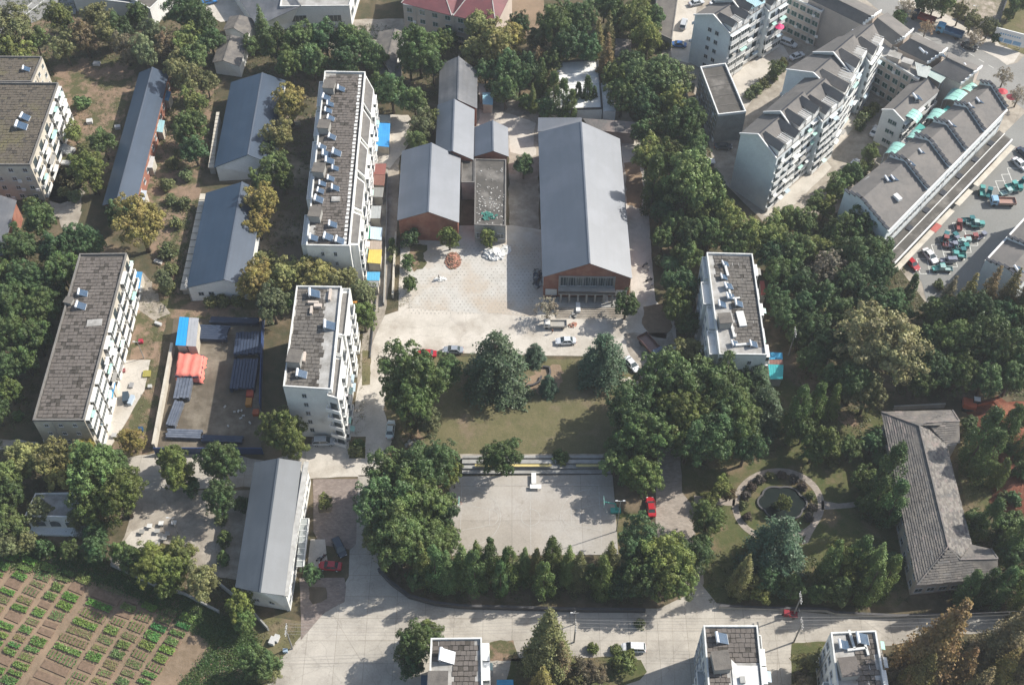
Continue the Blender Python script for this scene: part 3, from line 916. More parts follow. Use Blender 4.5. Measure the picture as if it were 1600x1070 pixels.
# ---- solar water heaters and roof clutter
def build_heater():
    root = thing('solar_water_heater', (0, 0, 0), '', 'solar heater', 'solar water heaters on the flat and tiled roofs')
    mb = MB(); mb.tube([(-.75, -.95, 1.25), (-.75, .95, 1.25)], .27, 10)
    link('tank', mb.mesh('tank', TANK), root)
    mb = MB()
    for i in range(12):
        y = -.85 + 1.7 * i / 11
        mb.bar((-.6, y, 1.15), (1.15, y, .18), .115, .07)
    mb.bar((-.6, 0, 1.10), (1.15, 0, .13), 1.8, .03)
    link('tube_panel', mb.mesh('tube_panel', PANEL), root)
    mb = MB()
    for y in (-.8, .8):
        mb.bar((-.8, y, 0), (-.8, y, 1.05), .05, .05); mb.bar((1.15, y, 0), (-.8, y, .98), .05, .05); mb.bar((-.8, y, .03), (1.15, y, .03), .05, .05)
    mb.box((1.18, 0, .12), (.1, 1.8, .1))
    link('frame', mb.mesh('frame', FRAME), root)
    return root
HEATERS = []
def heater(px, py, z, rz=0.0, s=1.0, where=''):
    p = G(px, py, z + .8 * s)
    o = place('heater', build_heater, (p.x, p.y, z + .02), rz + rr(-.13, .13), scale=s * rr(.82, 1.08))
    tagit(o, 'white tank solar heater on ' + where, 'solar heater', 'solar water heaters', True)

# B1: two-part block at the top left
r1, F, z = flat_block('apartment_block', 'brown roofed cream apartment block at the left photo edge, nearer wing with green awnings', [(-75, 128), (91, 129), (46.5, 257), (-110, 257)], 12, CREAM, slabm=SLABM, param=PARAD, miss=.02)
random.seed(11)
balconies(r1, F[2], F[1], 0, 4, 2.9, 5, 4.4, .75, ('glazed', 'open'), .7)
windows(r1, F[3], F[2], 0, 4, 2.9, 7, 1.1, 1.2, m0=.5)
heater(38, 182, z, 0, 1.1, 'the block at the left edge')
heater(32, 196, z, 0, 1.1, 'the block at the left edge')
r, F, z = flat_block('apartment_block', 'brown roofed cream apartment block in the top left corner, farther wing', [(-75, 87), (65.5, 88), (49, 127), (-75, 127)], 12.1, CREAM, slabm=SLABM, param=PARAD)
windows(r, F[2], F[1], 0, 4, 2.9, 3, 1.1, 1.2)
heater(40, 107, z, 0, .9, 'the farther wing in the top left corner')
# B2
random.seed(12)
r2, F, z = flat_block('apartment_block', 'brown slab roofed apartment block left of the steel storage yard', [(124, 396), (198, 395), (131, 656), (50.5, 656)], 12, CREAM, slabm=SLAB, param=PARAD, miss=.05)
balconies(r2, F[2], F[1], 0, 4, 2.9, 10, 3.6, .8, ('glazed', 'open'), .75)
windows(r2, F[3], F[2], 0, 4, 2.9, 3, .8, .9, m0=.8)
windows(r2, F[0], F[3], 0, 4, 2.9, 12, 1.2, 1.3)
roof_box(r2, 107, 469, 1.6, 1.4, 1.0, z, -.27, name='vent_box')
heater(128, 457, z, 0, .95, 'the block left of the storage yard')
heater(125, 477, z, 0, .95, 'the block left of the storage yard')
mb = MB(); p = G(148, 505, z); mb.box((p.x, p.y, z + .2), (3.2, 1.8, .06), .1)
wpart(r2, 'roof_patch', mb, DECKL)
# B3
random.seed(13)
r3, F, z = flat_block('apartment_block', 'long flat roofed block crowded with solar heaters, left of the grey roofed halls', [(507, 111), (571, 112), (546, 384), (478, 383)], 14, WHITE, slabm=SLAB, param=PARAW, deckm=DECK, miss=.02, slab_area=lambda u, v: u > .12)
# corridor strip on the east side
A, B, C, D = [G(*p, 13) for p in [(571.5, 113), (584, 135), (559, 384), (546.5, 384)]]
for i in range(5):
    t0, t1 = i / 5 + .012, (i + 1) / 5 - .012
    mb = MB()
    q = [lerp(A, D, t0), lerp(B, C, t0), lerp(B, C, t1), lerp(A, D, t1)]
    q = [p + (lerp(A, B, .5) - A) * .03 for p in q]
    mb.prism([(p.x, p.y) for p in q], 0, 12.6 - .5 * (i % 2))
    wpart(r3, 'balcony_tower', mb, WHITE)
    qq = [lerp(p, sum(q, Vector((0, 0, 0))) / 4, .12) for p in q]
    mb = MB(); mb.prism([(p.x, p.y) for p in qq], 12.6 - .5 * (i % 2) + .004, 12.75 - .5 * (i % 2))
    wpart(r3, 'tower_roof', mb, PARAD)
    balconies(r3, Vector((*q[2].xy, 0)), Vector((*q[1].xy, 0)), 0, 4, 2.9, 2, 3.4, .6, ('glazed', 'open'), .4)
windows(r3, F[3], F[2], 0, 4, 3.2, 2, .7, 1.3, m0=1.2)
for i in range(5):         # west stair projections
    v = [.12, .30, .49, .66, .9][i]
    a = lerp(F[0], F[3], v)
    ax = (F[3] - F[0]).normalized()
    nn = Vector((-1, 0, 0))
    mb = MB()
    q = [a - ax * 4.6 + nn * 0, a + ax * 4.6, a + ax * 4.6 + nn * 1.3, a - ax * 4.6 + nn * 1.3]
    mb.prism([(p.x, p.y) for p in q], 0, 12.2)
    wpart(r3, 'stair_bay', mb, WHITE)
    mb = parapet_mb([Vector((p.x, p.y, 0)) for p in q], 12.2, .5, .18)
    wpart(r3, 'bay_parapet', mb, PARAW)
for px, py in [(514, 132), (506, 194), (498, 262), (492, 331)]:
    roof_box(r3, px, py, 2.6, 2.8, 2.2, z, -.1)
mb = MB()
p = G(517, 116, z); mb.box((p.x, p.y, z + .12), (2.6, 2.4, .06)); p = G(487, 362, z); mb.box((p.x, p.y, z + .12), (2.0, 3.6, .06)); p = G(525, 313, z); mb.box((p.x, p.y, z + .3), (2.0, 1.5, .4))
wpart(r3, 'roof_patch', mb, DECKL)
mb = MB()
for i in range(46):
    t = i / 46
    p = lerp(lerp(F[1], F[0], .12), lerp(F[2], F[3], .12), t)
    mb.box((p.x + rr(-.05, .05), p.y, z + .16), (rr(.55, .8), .85, .08), rr(-.1, .1))
wpart(r3, 'edge_slabs', mb, PARAW, kind='stuff')
for q in [(532, 138), (509, 152), (515, 162), (512, 172), (516, 184), (518, 213), (503, 229), (525, 238), (509, 240), (514, 251), (523, 262), (516, 278), (503, 286), (500, 297), (497, 311), (523, 293), (519, 350), (512, 370), (530, 375), (489, 371)]:
    heater(q[0], q[1], z if q[0] > 500 else z, 0, .92, 'the long block left of the halls')
# B4
random.seed(14)
r4, F, z = flat_block('apartment_block', 'tall narrow white block with a stair front, between the storage yard and the lawn', [(463, 446), (534, 447), (518, 608), (442, 603)], 18, WHITE, slabm=SLABG, param=PARAW, deckm=DECKL, slab_area=lambda u, v: u < .72 and not (v < .35 and u > .66))
A, B, C, D = [G(*p, 17) for p in [(534.5, 450), (547, 450), (527, 622), (505, 616)]]
q = [A, B, C, D]
for k in range(3):
    t0, t1 = [(.0, .45), (.46, .62), (.63, 1.0)][k]
    w2 = [1, .82, 1.0][k]
    qq = [lerp(A, D, t0) , lerp(lerp(A, D, t0), lerp(B, C, t0), w2), lerp(lerp(A, D, t1), lerp(B, C, t1), w2), lerp(A, D, t1)]
    if k == 2:
        qq[3] = lerp(qq[3], qq[2], .25)
    qq = [p + Vector((.05, 0, 0)) for p in qq]
    mb = MB(); mb.prism([(p.x, p.y) for p in qq], 0, 16.4)
    wpart(r4, 'balcony_tower', mb, WHITE)
    wpart(r4, 'tower_parapet', parapet_mb([Vector((p.x, p.y, 0)) for p in qq], 16.4, .55, .18), PARAW)
    mb = MB(); g = [lerp(p, sum(qq, Vector((0, 0, 0))) / 4, .15) for p in qq]
    mb.prism([(p.x, p.y) for p in g], 16.404, 16.5)
    wpart(r4, 'tower_roof', mb, PARAD)
    balconies(r4, Vector((*qq[2].xy, 0)), Vector((*qq[1].xy, 0)), 0, 5, 3.1, max(1, int((t1 - t0) * 6)), 3.2, .7, ('open', 'glazed'), .5)
    if k == 2:
        balconies(r4, Vector((*qq[3].xy, 0)), Vector((*qq[2].xy, 0)), 0, 5, 3.1, 1, 3.0, .9, ('open',), .1)
windows(r4, lerp(F[3], F[2], .28), lerp(F[3], F[2], .52), 1.2, 5, 3.1, 1, .9, 1.3)
windows(r4, F[0], F[3], 0, 5, 3.1, 5, 1.2, 1.3)
roof_box(r4, 460, 556, 2.6, 3.0, 2.3, z, -.1)
for q in [(490, 458), (514, 508), (470, 583)]:
    heater(q[0], q[1], z, 0, 1.05, 'the tall narrow block with the stair front')
for q in [(490, 475, 2.2, .5), (487, 487, .5, 2), (516, 463, .5, 3), (497, 480, 1.6, .9), (476, 560, .5, 2.4)]:
    p = G(q[0], q[1], z); mb = MB(); mb.box((p.x, p.y, z + .45), (q[2], q[3], .7)); wpart(r4, 'roof_wall', mb, PINKW)
# B5
random.seed(15)
r5, F, z = flat_block('apartment_block', 'flat roofed block with heaters in the woods right of the big hall', [(1104, 394), (1176, 396), (1198.5, 554), (1124, 553)], 14, WHITE, slabm=SLABG, param=PARAW, deckm=DECKL, slab_area=lambda u, v: (u > .42 or (v < .28 and u > .1)) and v < .93)
windows(r5, F[3], F[2], 0, 4, 3.2, 2, .8, 1.2, m0=1)
for k, v in enumerate((.12, .38, .62, .86)):
    a = lerp(F[0], F[3], v); ax = (F[3] - F[0]).normalized()
    wd = [.9, 1.8, 1.2, 1.8][k]
    qq = [a - ax * 3.1, a + ax * 3.1, a + ax * 3.1 + Vector((-wd, 0, 0)), a - ax * 3.1 + Vector((-wd, 0, 0))]
    mb = MB(); mb.prism([(p.x, p.y) for p in qq], 0, 12.3)
    wpart(r5, 'stair_bay', mb, WHITE)
    wpart(r5, 'bay_parapet', parapet_mb([Vector((p.x, p.y, 0)) for p in qq], 12.3, .5, .18), PARAW)
    windows(r5, Vector((*qq[3].xy, 0)), Vector((*qq[2].xy, 0)), 0, 4, 3, 2, 1.3, 1.2)
windows(r5, F[2], F[1], 0, 4, 3.2, 6, 1.5, 1.4)
balconies(r5, F[2], F[1], 0, 4, 3, 5, 3.2, 1.1, ('glazed', 'open'), .5)
roof_box(r5, 1133, 497, 2.5, 2.5, 2.2, z, .1)
for q in [(1133, 411), (1138, 447), (1141, 463), (1154, 474), (1128, 475), (1148, 536), (1177, 537), (1131, 432)]:
    heater(q[0], q[1], z, .1, .85, 'the block in the woods')
for q in [(1135, 425, .5, 3), (1139, 455, .4, 4), (1150, 468, 1.6, .4), (1158, 500, 1.6, 4), (1145, 520, .5, 3), (1160, 540, 3, .5)]:
    p = G(q[0], q[1], z); mb = MB(); mb.box((p.x, p.y, z + .35), (q[2], q[3], .5), .1); wpart(r5, 'roof_wall', mb, PARAW)
# B6..B8 along the bottom edge
random.seed(16)
r6, F, z = flat_block('apartment_block', 'leftmost flat roofed block at the bottom edge, beside the brown conifers', [(673, 996), (753, 995), (756, 1150), (667, 1150)], 14, WHITE, slabm=SLAB, param=PARAW, deckm=DECKL, miss=.03, slab_area=lambda u, v: (u > .45 or v < .25) and u < .9)
heater(697, 1024, z, 0, 1.2, 'the leftmost block at the bottom edge')
roof_box(r6, 684, 1062, 3.2, 3, 2.0, z, 0)
balconies(r6, F[2], F[1], 0, 4, 3, 5, 3.2, 1.2)
r7, F, z = flat_block('apartment_block', 'middle flat roofed block at the bottom edge with a bright white roof section', [(1099, 976), (1184, 976), (1201, 1150), (1113, 1150)], 14, WHITE, slabm=SLAB, param=PARAW, deckm=DECKL, miss=.03, slab_area=lambda u, v: v < .32 or u < .42)
windows(r7, F[0], F[3], 0, 4, 3.2, 8, 1.4, 1.4)
balconies(r7, F[2], F[1], 0, 4, 3, 6, 3.0, 1.2)
balconies(r7, lerp(F[0], F[3], .35), lerp(F[0], F[3], .62), 0, 4, 3, 2, 3.0, 1.2, ('open',), 0)
roof_box(r7, 1127, 1031, 2.8, 3.2, 2.1, z, .1)
heater(1127, 996, z, 0, 1.15, 'the middle block at the bottom edge')
mb = MB(); q = [G(*p, z) for p in [(1142, 1030), (1152, 1040), (1184, 1040), (1190, 1100), (1148, 1100)]]
mb.prism([(p.x, p.y) for p in q], z + .1, z + .22); wpart(r7, 'white_roof_section', mb, PARAW)
mb = MB(); p = G(1160, 1062, z + .4); mb.box((p.x, p.y, z + .45), (.9, 1.2, .5)); wpart(r7, 'roof_hatch', mb, GREYW)
r8, F, z = flat_block('apartment_block', 'rightmost flat roofed block at the bottom edge near the rusty conifers', [(1298, 987), (1369, 984), (1397, 1150), (1318, 1150)], 14, WHITE, slabm=SLAB, param=PARAW, deckm=DECKL, miss=.03, slab_area=lambda u, v: u > .45 - .1 * (v < .15) and u < .93)
windows(r8, F[0], F[3], 0, 4, 3.2, 7, 1.4, 1.4)
balconies(r8, lerp(F[0], F[3], .4), lerp(F[0], F[3], .6), 0, 4, 3, 1, 3.4, 1.4, ('open',), 0)
balconies(r8, F[2], F[1], 0, 4, 3, 6, 3.0, 1.2)
roof_box(r8, 1327, 1041, 3.0, 3.2, 2.2, z, .1, SLAB)
heater(1318, 1006, z, 0, 1.1, 'the rightmost block at the bottom edge')
heater(1347, 997, z, 0, 1.1, 'the rightmost block at the bottom edge')
for q in [(1330, 1000, .4, 3.5), (1338, 1015, 3.4, .4), (1352, 1012, .4, 3)]:
    p = G(q[0], q[1], z); mb = MB(); mb.box((p.x, p.y, z + .35), (q[2], q[3], .5), .12); wpart(r8, 'roof_wall', mb, PARAW)

# ---- halls with gable roofs
hall, W = gable('assembly_hall', 'largest grey sheet roofed hall with brick gable and porch facing the plaza', [(908, 190), (921.5, 411.5)], [(840.5, 207), (848, 433)], [(969.5, 217), (987, 435)], 12.6, 7.7, GSHEET, BRICK, 'hall', ribs=0)
A, B = W['L1'], W['E1']
windows(hall, lerp(A, B, .20), lerp(A, B, .80), 4.4, 1, 3.2, 7, 1.9, 2.9, bars=2)
mb = MB()
for s_, t in ((0, .215), (1, .8)):
    pass
rz = facing(A, B)
m_ = lerp(A, B, .5)
for zz_, hh in ((7.7, .25), (4.2, .25)):
    mb.box((m_.x, m_.y - .1, zz_), ((B - A).length * .64, .3, hh), rz)
for t in (.18, .82):
    p = lerp(A, B, t); mb.box((p.x, p.y - .12, 6), (.3, .32, 3.7), rz)
wpart(hall, 'window_surround', mb, GREYW)
mb = MB(); mb.box((m_.x, m_.y - 1.1, 4.0), ((B - A).length * .66, 2.2, .25), rz)
mb.box((m_.x, m_.y - 2.1, 4.5), ((B - A).length * .66, .12, .8), rz, 1)
wpart(hall, 'porch_roof', mb, [GREYW, DARKM])
for i in range(7):
    mb = MB(); p = lerp(A, B, .2 + .1 * i); mb.box((p.x, p.y - 2.0, 2.4), (.4, .4, 2.9), rz); wpart(hall, 'porch_column', mb, GREYW)
for t in (.09, .91):
    mb = MB(); p = lerp(A, B, t); mb.box((p.x, p.y - .06, 2.2), (2.6, .1, 2.0), rz)
    wpart(hall, 'white_panel', mb, WCLEAN)
windows(hall, W['E1'], W['E0'], 3, 1, 3, 12, 2.0, 2.2, bars=2)
windows(hall, W['L0'], W['L1'], 3, 1, 3, 12, 2.0, 2.2, bars=2)
P0 = [G(*p, 1) for p in [(862, 462), (960, 462), (955, 480), (866, 480)]]
yt = (m_.y, P0[2].y)
pl = thing('porch_platform', (m_.x, P0[2].y, 0), 'grey stepped platform in front of the brick gabled hall', 'platform')
x0, x1 = A.x + .8, B.x - 1.0
mb = MB(); mb.box(((x0 + x1) / 2, (m_.y - .4 + P0[2].y) / 2, .5), (x1 - x0, m_.y - .4 - P0[2].y, 1.0))
wpart(pl, 'platform_slab', mb, GREYW)
for k in range(5):
    mb = MB(); mb.box(((x0 + x1) / 2 + 1, P0[2].y - .25 - k * .5, (1.0 - .17 * (k + 1)) / 2), (x1 - x0 - 2, .498, 1.0 - .17 * (k + 1)))
    wpart(pl, 'step', mb, CONC2)
for px, py in ((946, 470), (903, 484)):
    p = G(px, py)
    mb = MB(); mb.box((p.x, p.y, .6), (1.0, 2.6, 1.2)); wpart(pl, 'stair_wall', mb, WCLEAN)
# rear sheds of the hall
def lean(name, label, px, zs, roofm, wallm, cat='shed', group=None, auto=False, t=.1):
    """single slope roof: corners back-left, back-right, front-right, front-left, with own heights"""
    P = [G(*p, z) for p, z in zip(px, zs)]
    c = sum(P, Vector((0, 0, 0))) / 4
    root = thing(name, (c.x, c.y, 0), label, cat, group, auto=auto)
    mb = MB()
    i = 0
    mb.v += [tuple(p) for p in P] + [(p.x, p.y, p.z - t) for p in P]
    fl = [(3, 2, 1, 0), (4, 5, 6, 7), (0, 1, 5, 4), (1, 2, 6, 5), (2, 3, 7, 6), (3, 0, 4, 7)]
    for f in fl:
        mb.f.append(f); mb.m.append(0)
    rf = wpart(root, 'roof', mb, roofm)
    mb = MB()
    Q = [lerp(p, c, .07) for p in P]
    for k in range(4):
        a, b = Q[k], Q[(k + 1) % 4]
        mb.poly([(b.x, b.y, 0), (a.x, a.y, 0), (a.x, a.y, P[k].z - t - .02), (b.x, b.y, P[(k + 1) % 4].z - t - .02)])
    wpart(root, 'wall', mb, wallm)
    return root, rf
lean('lean_to', 'low light grey lean-to behind the left half of the assembly hall', [(841, 184), (909, 184), (909, 200), (840, 206)], (5.2, 5.2, 4.2, 4.2), GSHEET, GREYW, 'lean-to')
lean('tiled_shed', 'low mossy tiled shed behind the right half of the assembly hall', [(910, 185), (997, 191), (995, 210), (925, 203)], (4.6, 4.6, 3.6, 3.6), TILE2, GREYW)
gable('brick_hall', 'grey sheet roofed brick hall left of the flat dark roof, facing the plaza', [(674, 223), (669, 331)], [(627, 236), (621, 344.5)], [(720.5, 246), (716.7, 348)], 10, 7, GSHEET, BRICK, 'hall', ribs=0)
bh, W = gable('long_shed', 'long grey roofed building running back between two brick halls', [(710, 155), (707, 236)], [(683, 164), (680.6, 240)], [(745.7, 171.6), (735.6, 250)], 9, 6.5, GSHEET, BRICK, 'building', ribs=0)
gable('old_shed', 'darker old grey roofed building at the far end of the long shed', [(716.7, 88), (715.3, 156)], [(687.7, 101), (684, 165)], [(745.7, 111), (746, 170)], 8.6, 6.3, GSHEET2, BRICK, 'building')
gable('small_gabled_building', 'small grey gabled building behind the dark flat roof', [(769.7, 188), (770.5, 236)], [(740.7, 199.4), (739.4, 245)], [(795, 199.4), (793.7, 245)], 8, 6, GSHEET, BRICK, 'building', ribs=0)
# B15 flat roof
random.seed(20)
r15, F, z = flat_block('flat_roofed_annex', 'dark flat roofed annex with a notch and green debris on its roof', [(742, 248), (791, 249), (790, 353), (741, 351)], 6, GREYW, deckm=DECK, param=PARAD, cat='annex', par_h=.35)
flat_block('x', '', [(721, 248), (741.8, 248), (741.8, 285), (720.8, 285)], 5.9, GREYW, deckm=DECK, param=PARAD, par_h=.35, root=r15)
mb = MB()
for i in range(130):
    p = G(rr(745, 788), 352 - abs(random.gauss(0, 45)), z)
    if p.y > G(745, 252, z).y: continue
    mb.box((p.x, p.y, z + .12), (rr(.1, .35), rr(.1, .4), rr(.05, .15)), rr(0, 3), random.choice((0, 0, 1)))
for i in range(40):
    p = G(764 + random.gauss(0, 5), 338 + random.gauss(0, 3), z)
    mb.box((p.x, p.y, z + .2), (rr(.3, .9), rr(.2, .5), rr(.05, .3)), rr(0, 3), 2, rx=rr(-.4, .4))
wpart(r15, 'roof_debris', mb, [PARA, DECKL, mat('dull_green_net', (.05, .20, .16), (.04, .13, .11), 2)], kind='stuff')
windows(r15, F[3], F[2], 0, 1, 5, 3, 1.6, 1.6)
# blue roofed long buildings
b16, W = gable('workshop', 'narrow blue sheet roofed building, leftmost of the three', [(238.5, 105), (181.7, 317)], [(217, 113.6), (160, 321)], [(261, 116), (216, 319)], 7, 5, BSHEET, BRICK, 'workshop', capm=GSHEET, ribs=0)
windows(b16, W['E1'], W['E0'], 1.2, 1, 3, 12, 1.3, 1.3)
b17, W = gable('workshop', 'wide blue sheet roofed building, the farther of the pair', [(410, 113.6), (387.5, 242)], [(361, 128.7), (334.4, 262)], [(447, 126), (425, 257)], 7.5, 5, BSHEET, WHITE, 'workshop', capm=GSHEET, ribs=0)
b18, W = gable('workshop', 'wide blue sheet roofed building behind the storage yard, with white gable', [(378.5, 284), (350.3, 437)], [(321, 301.6), (292, 450)], [(411, 300), (389, 447)], 7.5, 5, BSHEET, WHITE, 'workshop', capm=GSHEET, ribs=0)
windows(b18, lerp(W['L1'], W['E1'], .1), lerp(W['L1'], W['E1'], .45), 1, 1, 3, 2, 1.2, 1.2)
for nm, pts, lab in (('concrete_gutter_strip', [(313, 302), (321, 302), (292, 453), (281, 453)], 'weathered concrete strip roof along the left side of the nearer wide blue building'),
                     ('concrete_gutter_strip', [(338, 175), (343, 175), (334, 262), (325, 262)], 'weathered concrete strip roof along the left side of the farther wide blue building')):
    P = [G(*p, 3) for p in pts]
    c = sum(P, Vector((0, 0, 0))) / 4
    t_ = thing(nm, (c.x, c.y, 0), lab, 'lean-to')
    n = 14
    for k in range(n):
        a, b = k / n + .004, (k + 1) / n - .004
        mb = MB(); q = [lerp(P[0], P[3], a), lerp(P[1], P[2], a), lerp(P[1], P[2], b), lerp(P[0], P[3], b)]
        mb.prism([(p.x, p.y) for p in q], 2.75 - .02 * (k % 2), 3.0 - .02 * (k % 2)); wpart(t_, 'roof_slab', mb, CREAM)
    mb = MB(); q = [lerp(p, c, .08) for p in P]; mb.prism([(p.x, p.y) for p in q], 0, 2.72); wpart(t_, 'wall', mb, GREYW)
b19, W = gable('meeting_house', 'grey sheet roofed white building with a canopy beside the red car', [(435.3, 715.6), (406, 925)], [(398, 722), (366.5, 917)], [(475, 721), (441, 930)], 9.5, 7.3, GSHEET3, WHITE, 'building', ribs=0)
A, B = [G(*p, 7.2) for p in [(475, 721), (441, 931)]]
mb = MB(); mb.prism([(A.x, A.y), (A.x + 1.0, A.y), (B.x + 1.0, B.y), (B.x, B.y)], 7.0, 7.25)
wpart(b19, 'gutter', mb, PARA)
mb = MB(); mb.prism([(A.x - .2, A.y - .5), (A.x + .5, A.y - .5), (B.x + .5, B.y + .4), (B.x - .2, B.y + .4)], 0, 6.99)
wpart(b19, 'side_wall', mb, WHITE)
windows(b19, Vector((B.x + .5, B.y + .4, 0)), Vector((A.x + .5, A.y - .5, 0)), .6, 2, 3.2, 10, 1.6, 1.5)
windows(b19, W['L1'], W['E1'], 1, 1, 3, 2, 1.0, 1.0, m0=1)
P = [G(*p, 4) for p in [(470, 810), (482, 810), (476, 885), (463, 885)]]
mb = MB(); mb.prism([(p.x, p.y) for p in P], 3.9, 4.02)
cn = wpart(b19, 'glass_canopy', mb, mat('dusty_glass', (.36, .38, .37), (.28, .30, .29), 1, rough=.3))
mb = MB()
for k in range(9):
    a, b = lerp(P[0], P[3], k / 8), lerp(P[1], P[2], k / 8)
    mb.bar((a.x, a.y, 4.06), (b.x, b.y, 4.06), .08, .08)
mb.box((P[1].x + .1, (P[1].y + P[2].y) / 2, 3.8), (.15, (P[1].y - P[2].y), .9))
wpart(b19, 'canopy_frame', mb, WCLEAN)
# far left grey roof
gl, W = gable('old_house', 'dark grey roofed house with reddish eaves at the left edge below the apartment block', [(-30, 295), (-60, 400)], [(-80, 300), (-110, 405)], [(33, 313), (-3, 400)], 8.5, 6, GSHEET2, BRICK, 'house')
# small house at top left
gable('small_house', 'small grey tiled house among trees near the top left', [(362, 55), (349, 95)], [(345, 60), (331, 98)], [(390, 62), (373, 104)], 5.5, 4, TILE, WHITE, 'house')
gable('small_house', 'small grey tiled house behind the other one near the top left', [(375, 24), (365, 44)], [(358, 26), (349, 47)], [(398, 30), (390, 58)], 5, 3.8, TILE, WHITE, 'house')
# top centre grey roofs
gable('tiled_house', 'pale grey tiled house between trees behind the long heater block', [(617, 45), (603, 100)], [(592, 50), (585, 75)], [(627, 50), (620, 118)], 6, 4.5, TILE, WHITE, 'house')
lean('tiled_shed', 'light grey shed roof right behind the long heater block', [(590, 98), (628, 98), (625, 122), (588, 122)], (4, 4, 3.4, 3.4), TILE2, GREYW)
# white factory at top centre
random.seed(31)
wf, F, z = flat_block('white_factory', 'white factory building with pale roof at the top edge', [(445, -38), (560, -38), (546, 9), (437, 10)], 7, WCLEAN, deckm=DECKL, param=PARAW, cat='factory', par_h=.4)
windows(wf, F[3], F[2], 1.3, 1, 3, 2, 4.2, 2.2, m0=.5, bars=3)
windows(wf, F[2], F[1], 2, 1, 3, 3, 2.6, 2.2, bars=2)
gable('white_factory_wing', 'dark roofed white factory wing at the top edge, left of the factory', [(420, -60), (470, 10)], [(350, -30), (405, 40)], [(430, -60), (460, 17)], 7, 5, GSHEET2, WCLEAN, 'factory')
w2, F, z = flat_block('white_workshop', 'white walled workshop with dark roof at the top left edge', [(190, -40), (290, -40), (234, 14), (196, -8)], 6, WCLEAN, deckm=SLABG, param=PARAW, cat='workshop', par_h=.4)
w3, F, z = flat_block('white_workshop', 'long low white workshop at the top left edge beside the street', [(115, -40), (194, -40), (228, 8), (113, -6)], 5, WCLEAN, deckm=GSHEET2, param=PARAW, cat='workshop', par_h=.4)
# pink building with red roof
random.seed(33)
P = [G(*p, 11) for p in [(628, -12), (790, 20), (720, 40), (629, 10)]]
pk, F, z = flat_block('red_roofed_building', 'pinkish three storey building with dark red hipped roofs at the top edge', [(640, -45), (800, -20), (770, 36), (629.5, 6.5)], 9, PINKW, deckm=RSHEET, param=WCLEAN, cat='building', par_h=.15)
windows(pk, F[3], F[2], 0, 3, 3, 7, 1.5, 1.4, True)
def hip(root, px, ze, zr_, m, name='roof_slope', inset=.28):
    P = [G(*p, ze) for p in px]
    A, B, C, D = P
    # ridge along the longer direction A-B / D-C
    a = lerp(lerp(A, D, .5), lerp(B, C, .5), inset); b = lerp(lerp(A, D, .5), lerp(B, C, .5), 1 - inset)
    a = Vector((a.x, a.y, zr_)); b = Vector((b.x, b.y, zr_))
    for pts in ([A, D, a], [B, A, a, b], [C, B, b], [D, C, b, a]):
        mb = MB()
        n = (pts[1] - pts[0]).cross(pts[2] - pts[0])
        if n.z < 0: pts = list(reversed(pts))
        mb.poly(pts)
        lo = [p - Vector((0, 0, .12)) for p in pts]
        mb.poly(list(reversed(lo)))
        for k in range(len(pts)):
            mb.poly([pts[k], lo[k], lo[(k + 1) % len(pts)], pts[(k + 1) % len(pts)]])
        wpart(root, name, mb, m)
    mb = MB()
    for u, v in ((A, a), (D, a), (B, b), (C, b), (a, b)):
        mb.bar(u + Vector((0, 0, .06)), v + Vector((0, 0, .06)), .22, .12)
    wpart(root, 'ridge_cap', mb, PARA if m is RSHEET else CAP)
hip(pk, [(637, -47), (722, -32), (706, 25), (627, 5)], 9.05, 11.5, RSHEET)
hip(pk, [(724, -32), (803, -18), (775, 40), (708, 25)], 9.05, 11.5, RSHEET)
# roofless white walled plot and garage
wp = thing('white_paved_enclosure', G(915, 140), 'white concrete roofed compound behind the hall, among dark conifers', 'building')
mb = MB(); P = [G(*p, 3.5) for p in [(866, 97), (935, 93), (941, 170), (855, 172)]]
mb.prism([(p.x, p.y) for p in P], 0, 3.2); wpart(wp, 'wall', mb, WHITE)
random.seed(5)
for i in range(3):
    for j in range(4):
        q = []
        for (u, v) in ((i, j), (i + 1, j), (i + 1, j + 1), (i, j + 1)):
            uu, vv = u / 3 + (.004 if u == i else -.004), v / 4 + (.004 if v == j else -.004)
            q.append(lerp(lerp(P[0], P[1], uu), lerp(P[3], P[2], uu), vv))
        mb = MB(); mb.prism([(p.x, p.y) for p in q], 3.204, 3.34 + rr(0, .03)); wpart(wp, 'roof_slab', mb, WHITE)
wpart(wp, 'parapet', parapet_mb([Vector((p.x, p.y, 0)) for p in P], 3.2, .55, .3), DARKM)
flat_block('white_garage', 'small white roofed garage right of the white compound', [(939, 130), (955, 132), (962, 174), (943, 174)], 3.6, WHITE, deckm=WCLEAN, param=PARAW, cat='garage', par_h=.2)
lean('grey_tiled_shed', 'brownish tiled shed roof left of the bamboo, upper right of the compound', [(962, 60), (986, 62), (987, 86), (960, 88)], (4, 4, 3.4, 3.4), TILE2, GREYW)
flat_block('long_flat_store', 'long brown flat roofed store beside the parked blue car at the top', [(1027, -50), (1066, -50), (1050, 62), (1024, 50)], 4, GREYW, deckm=SLABG, param=PARAD, cat='store', par_h=.2)
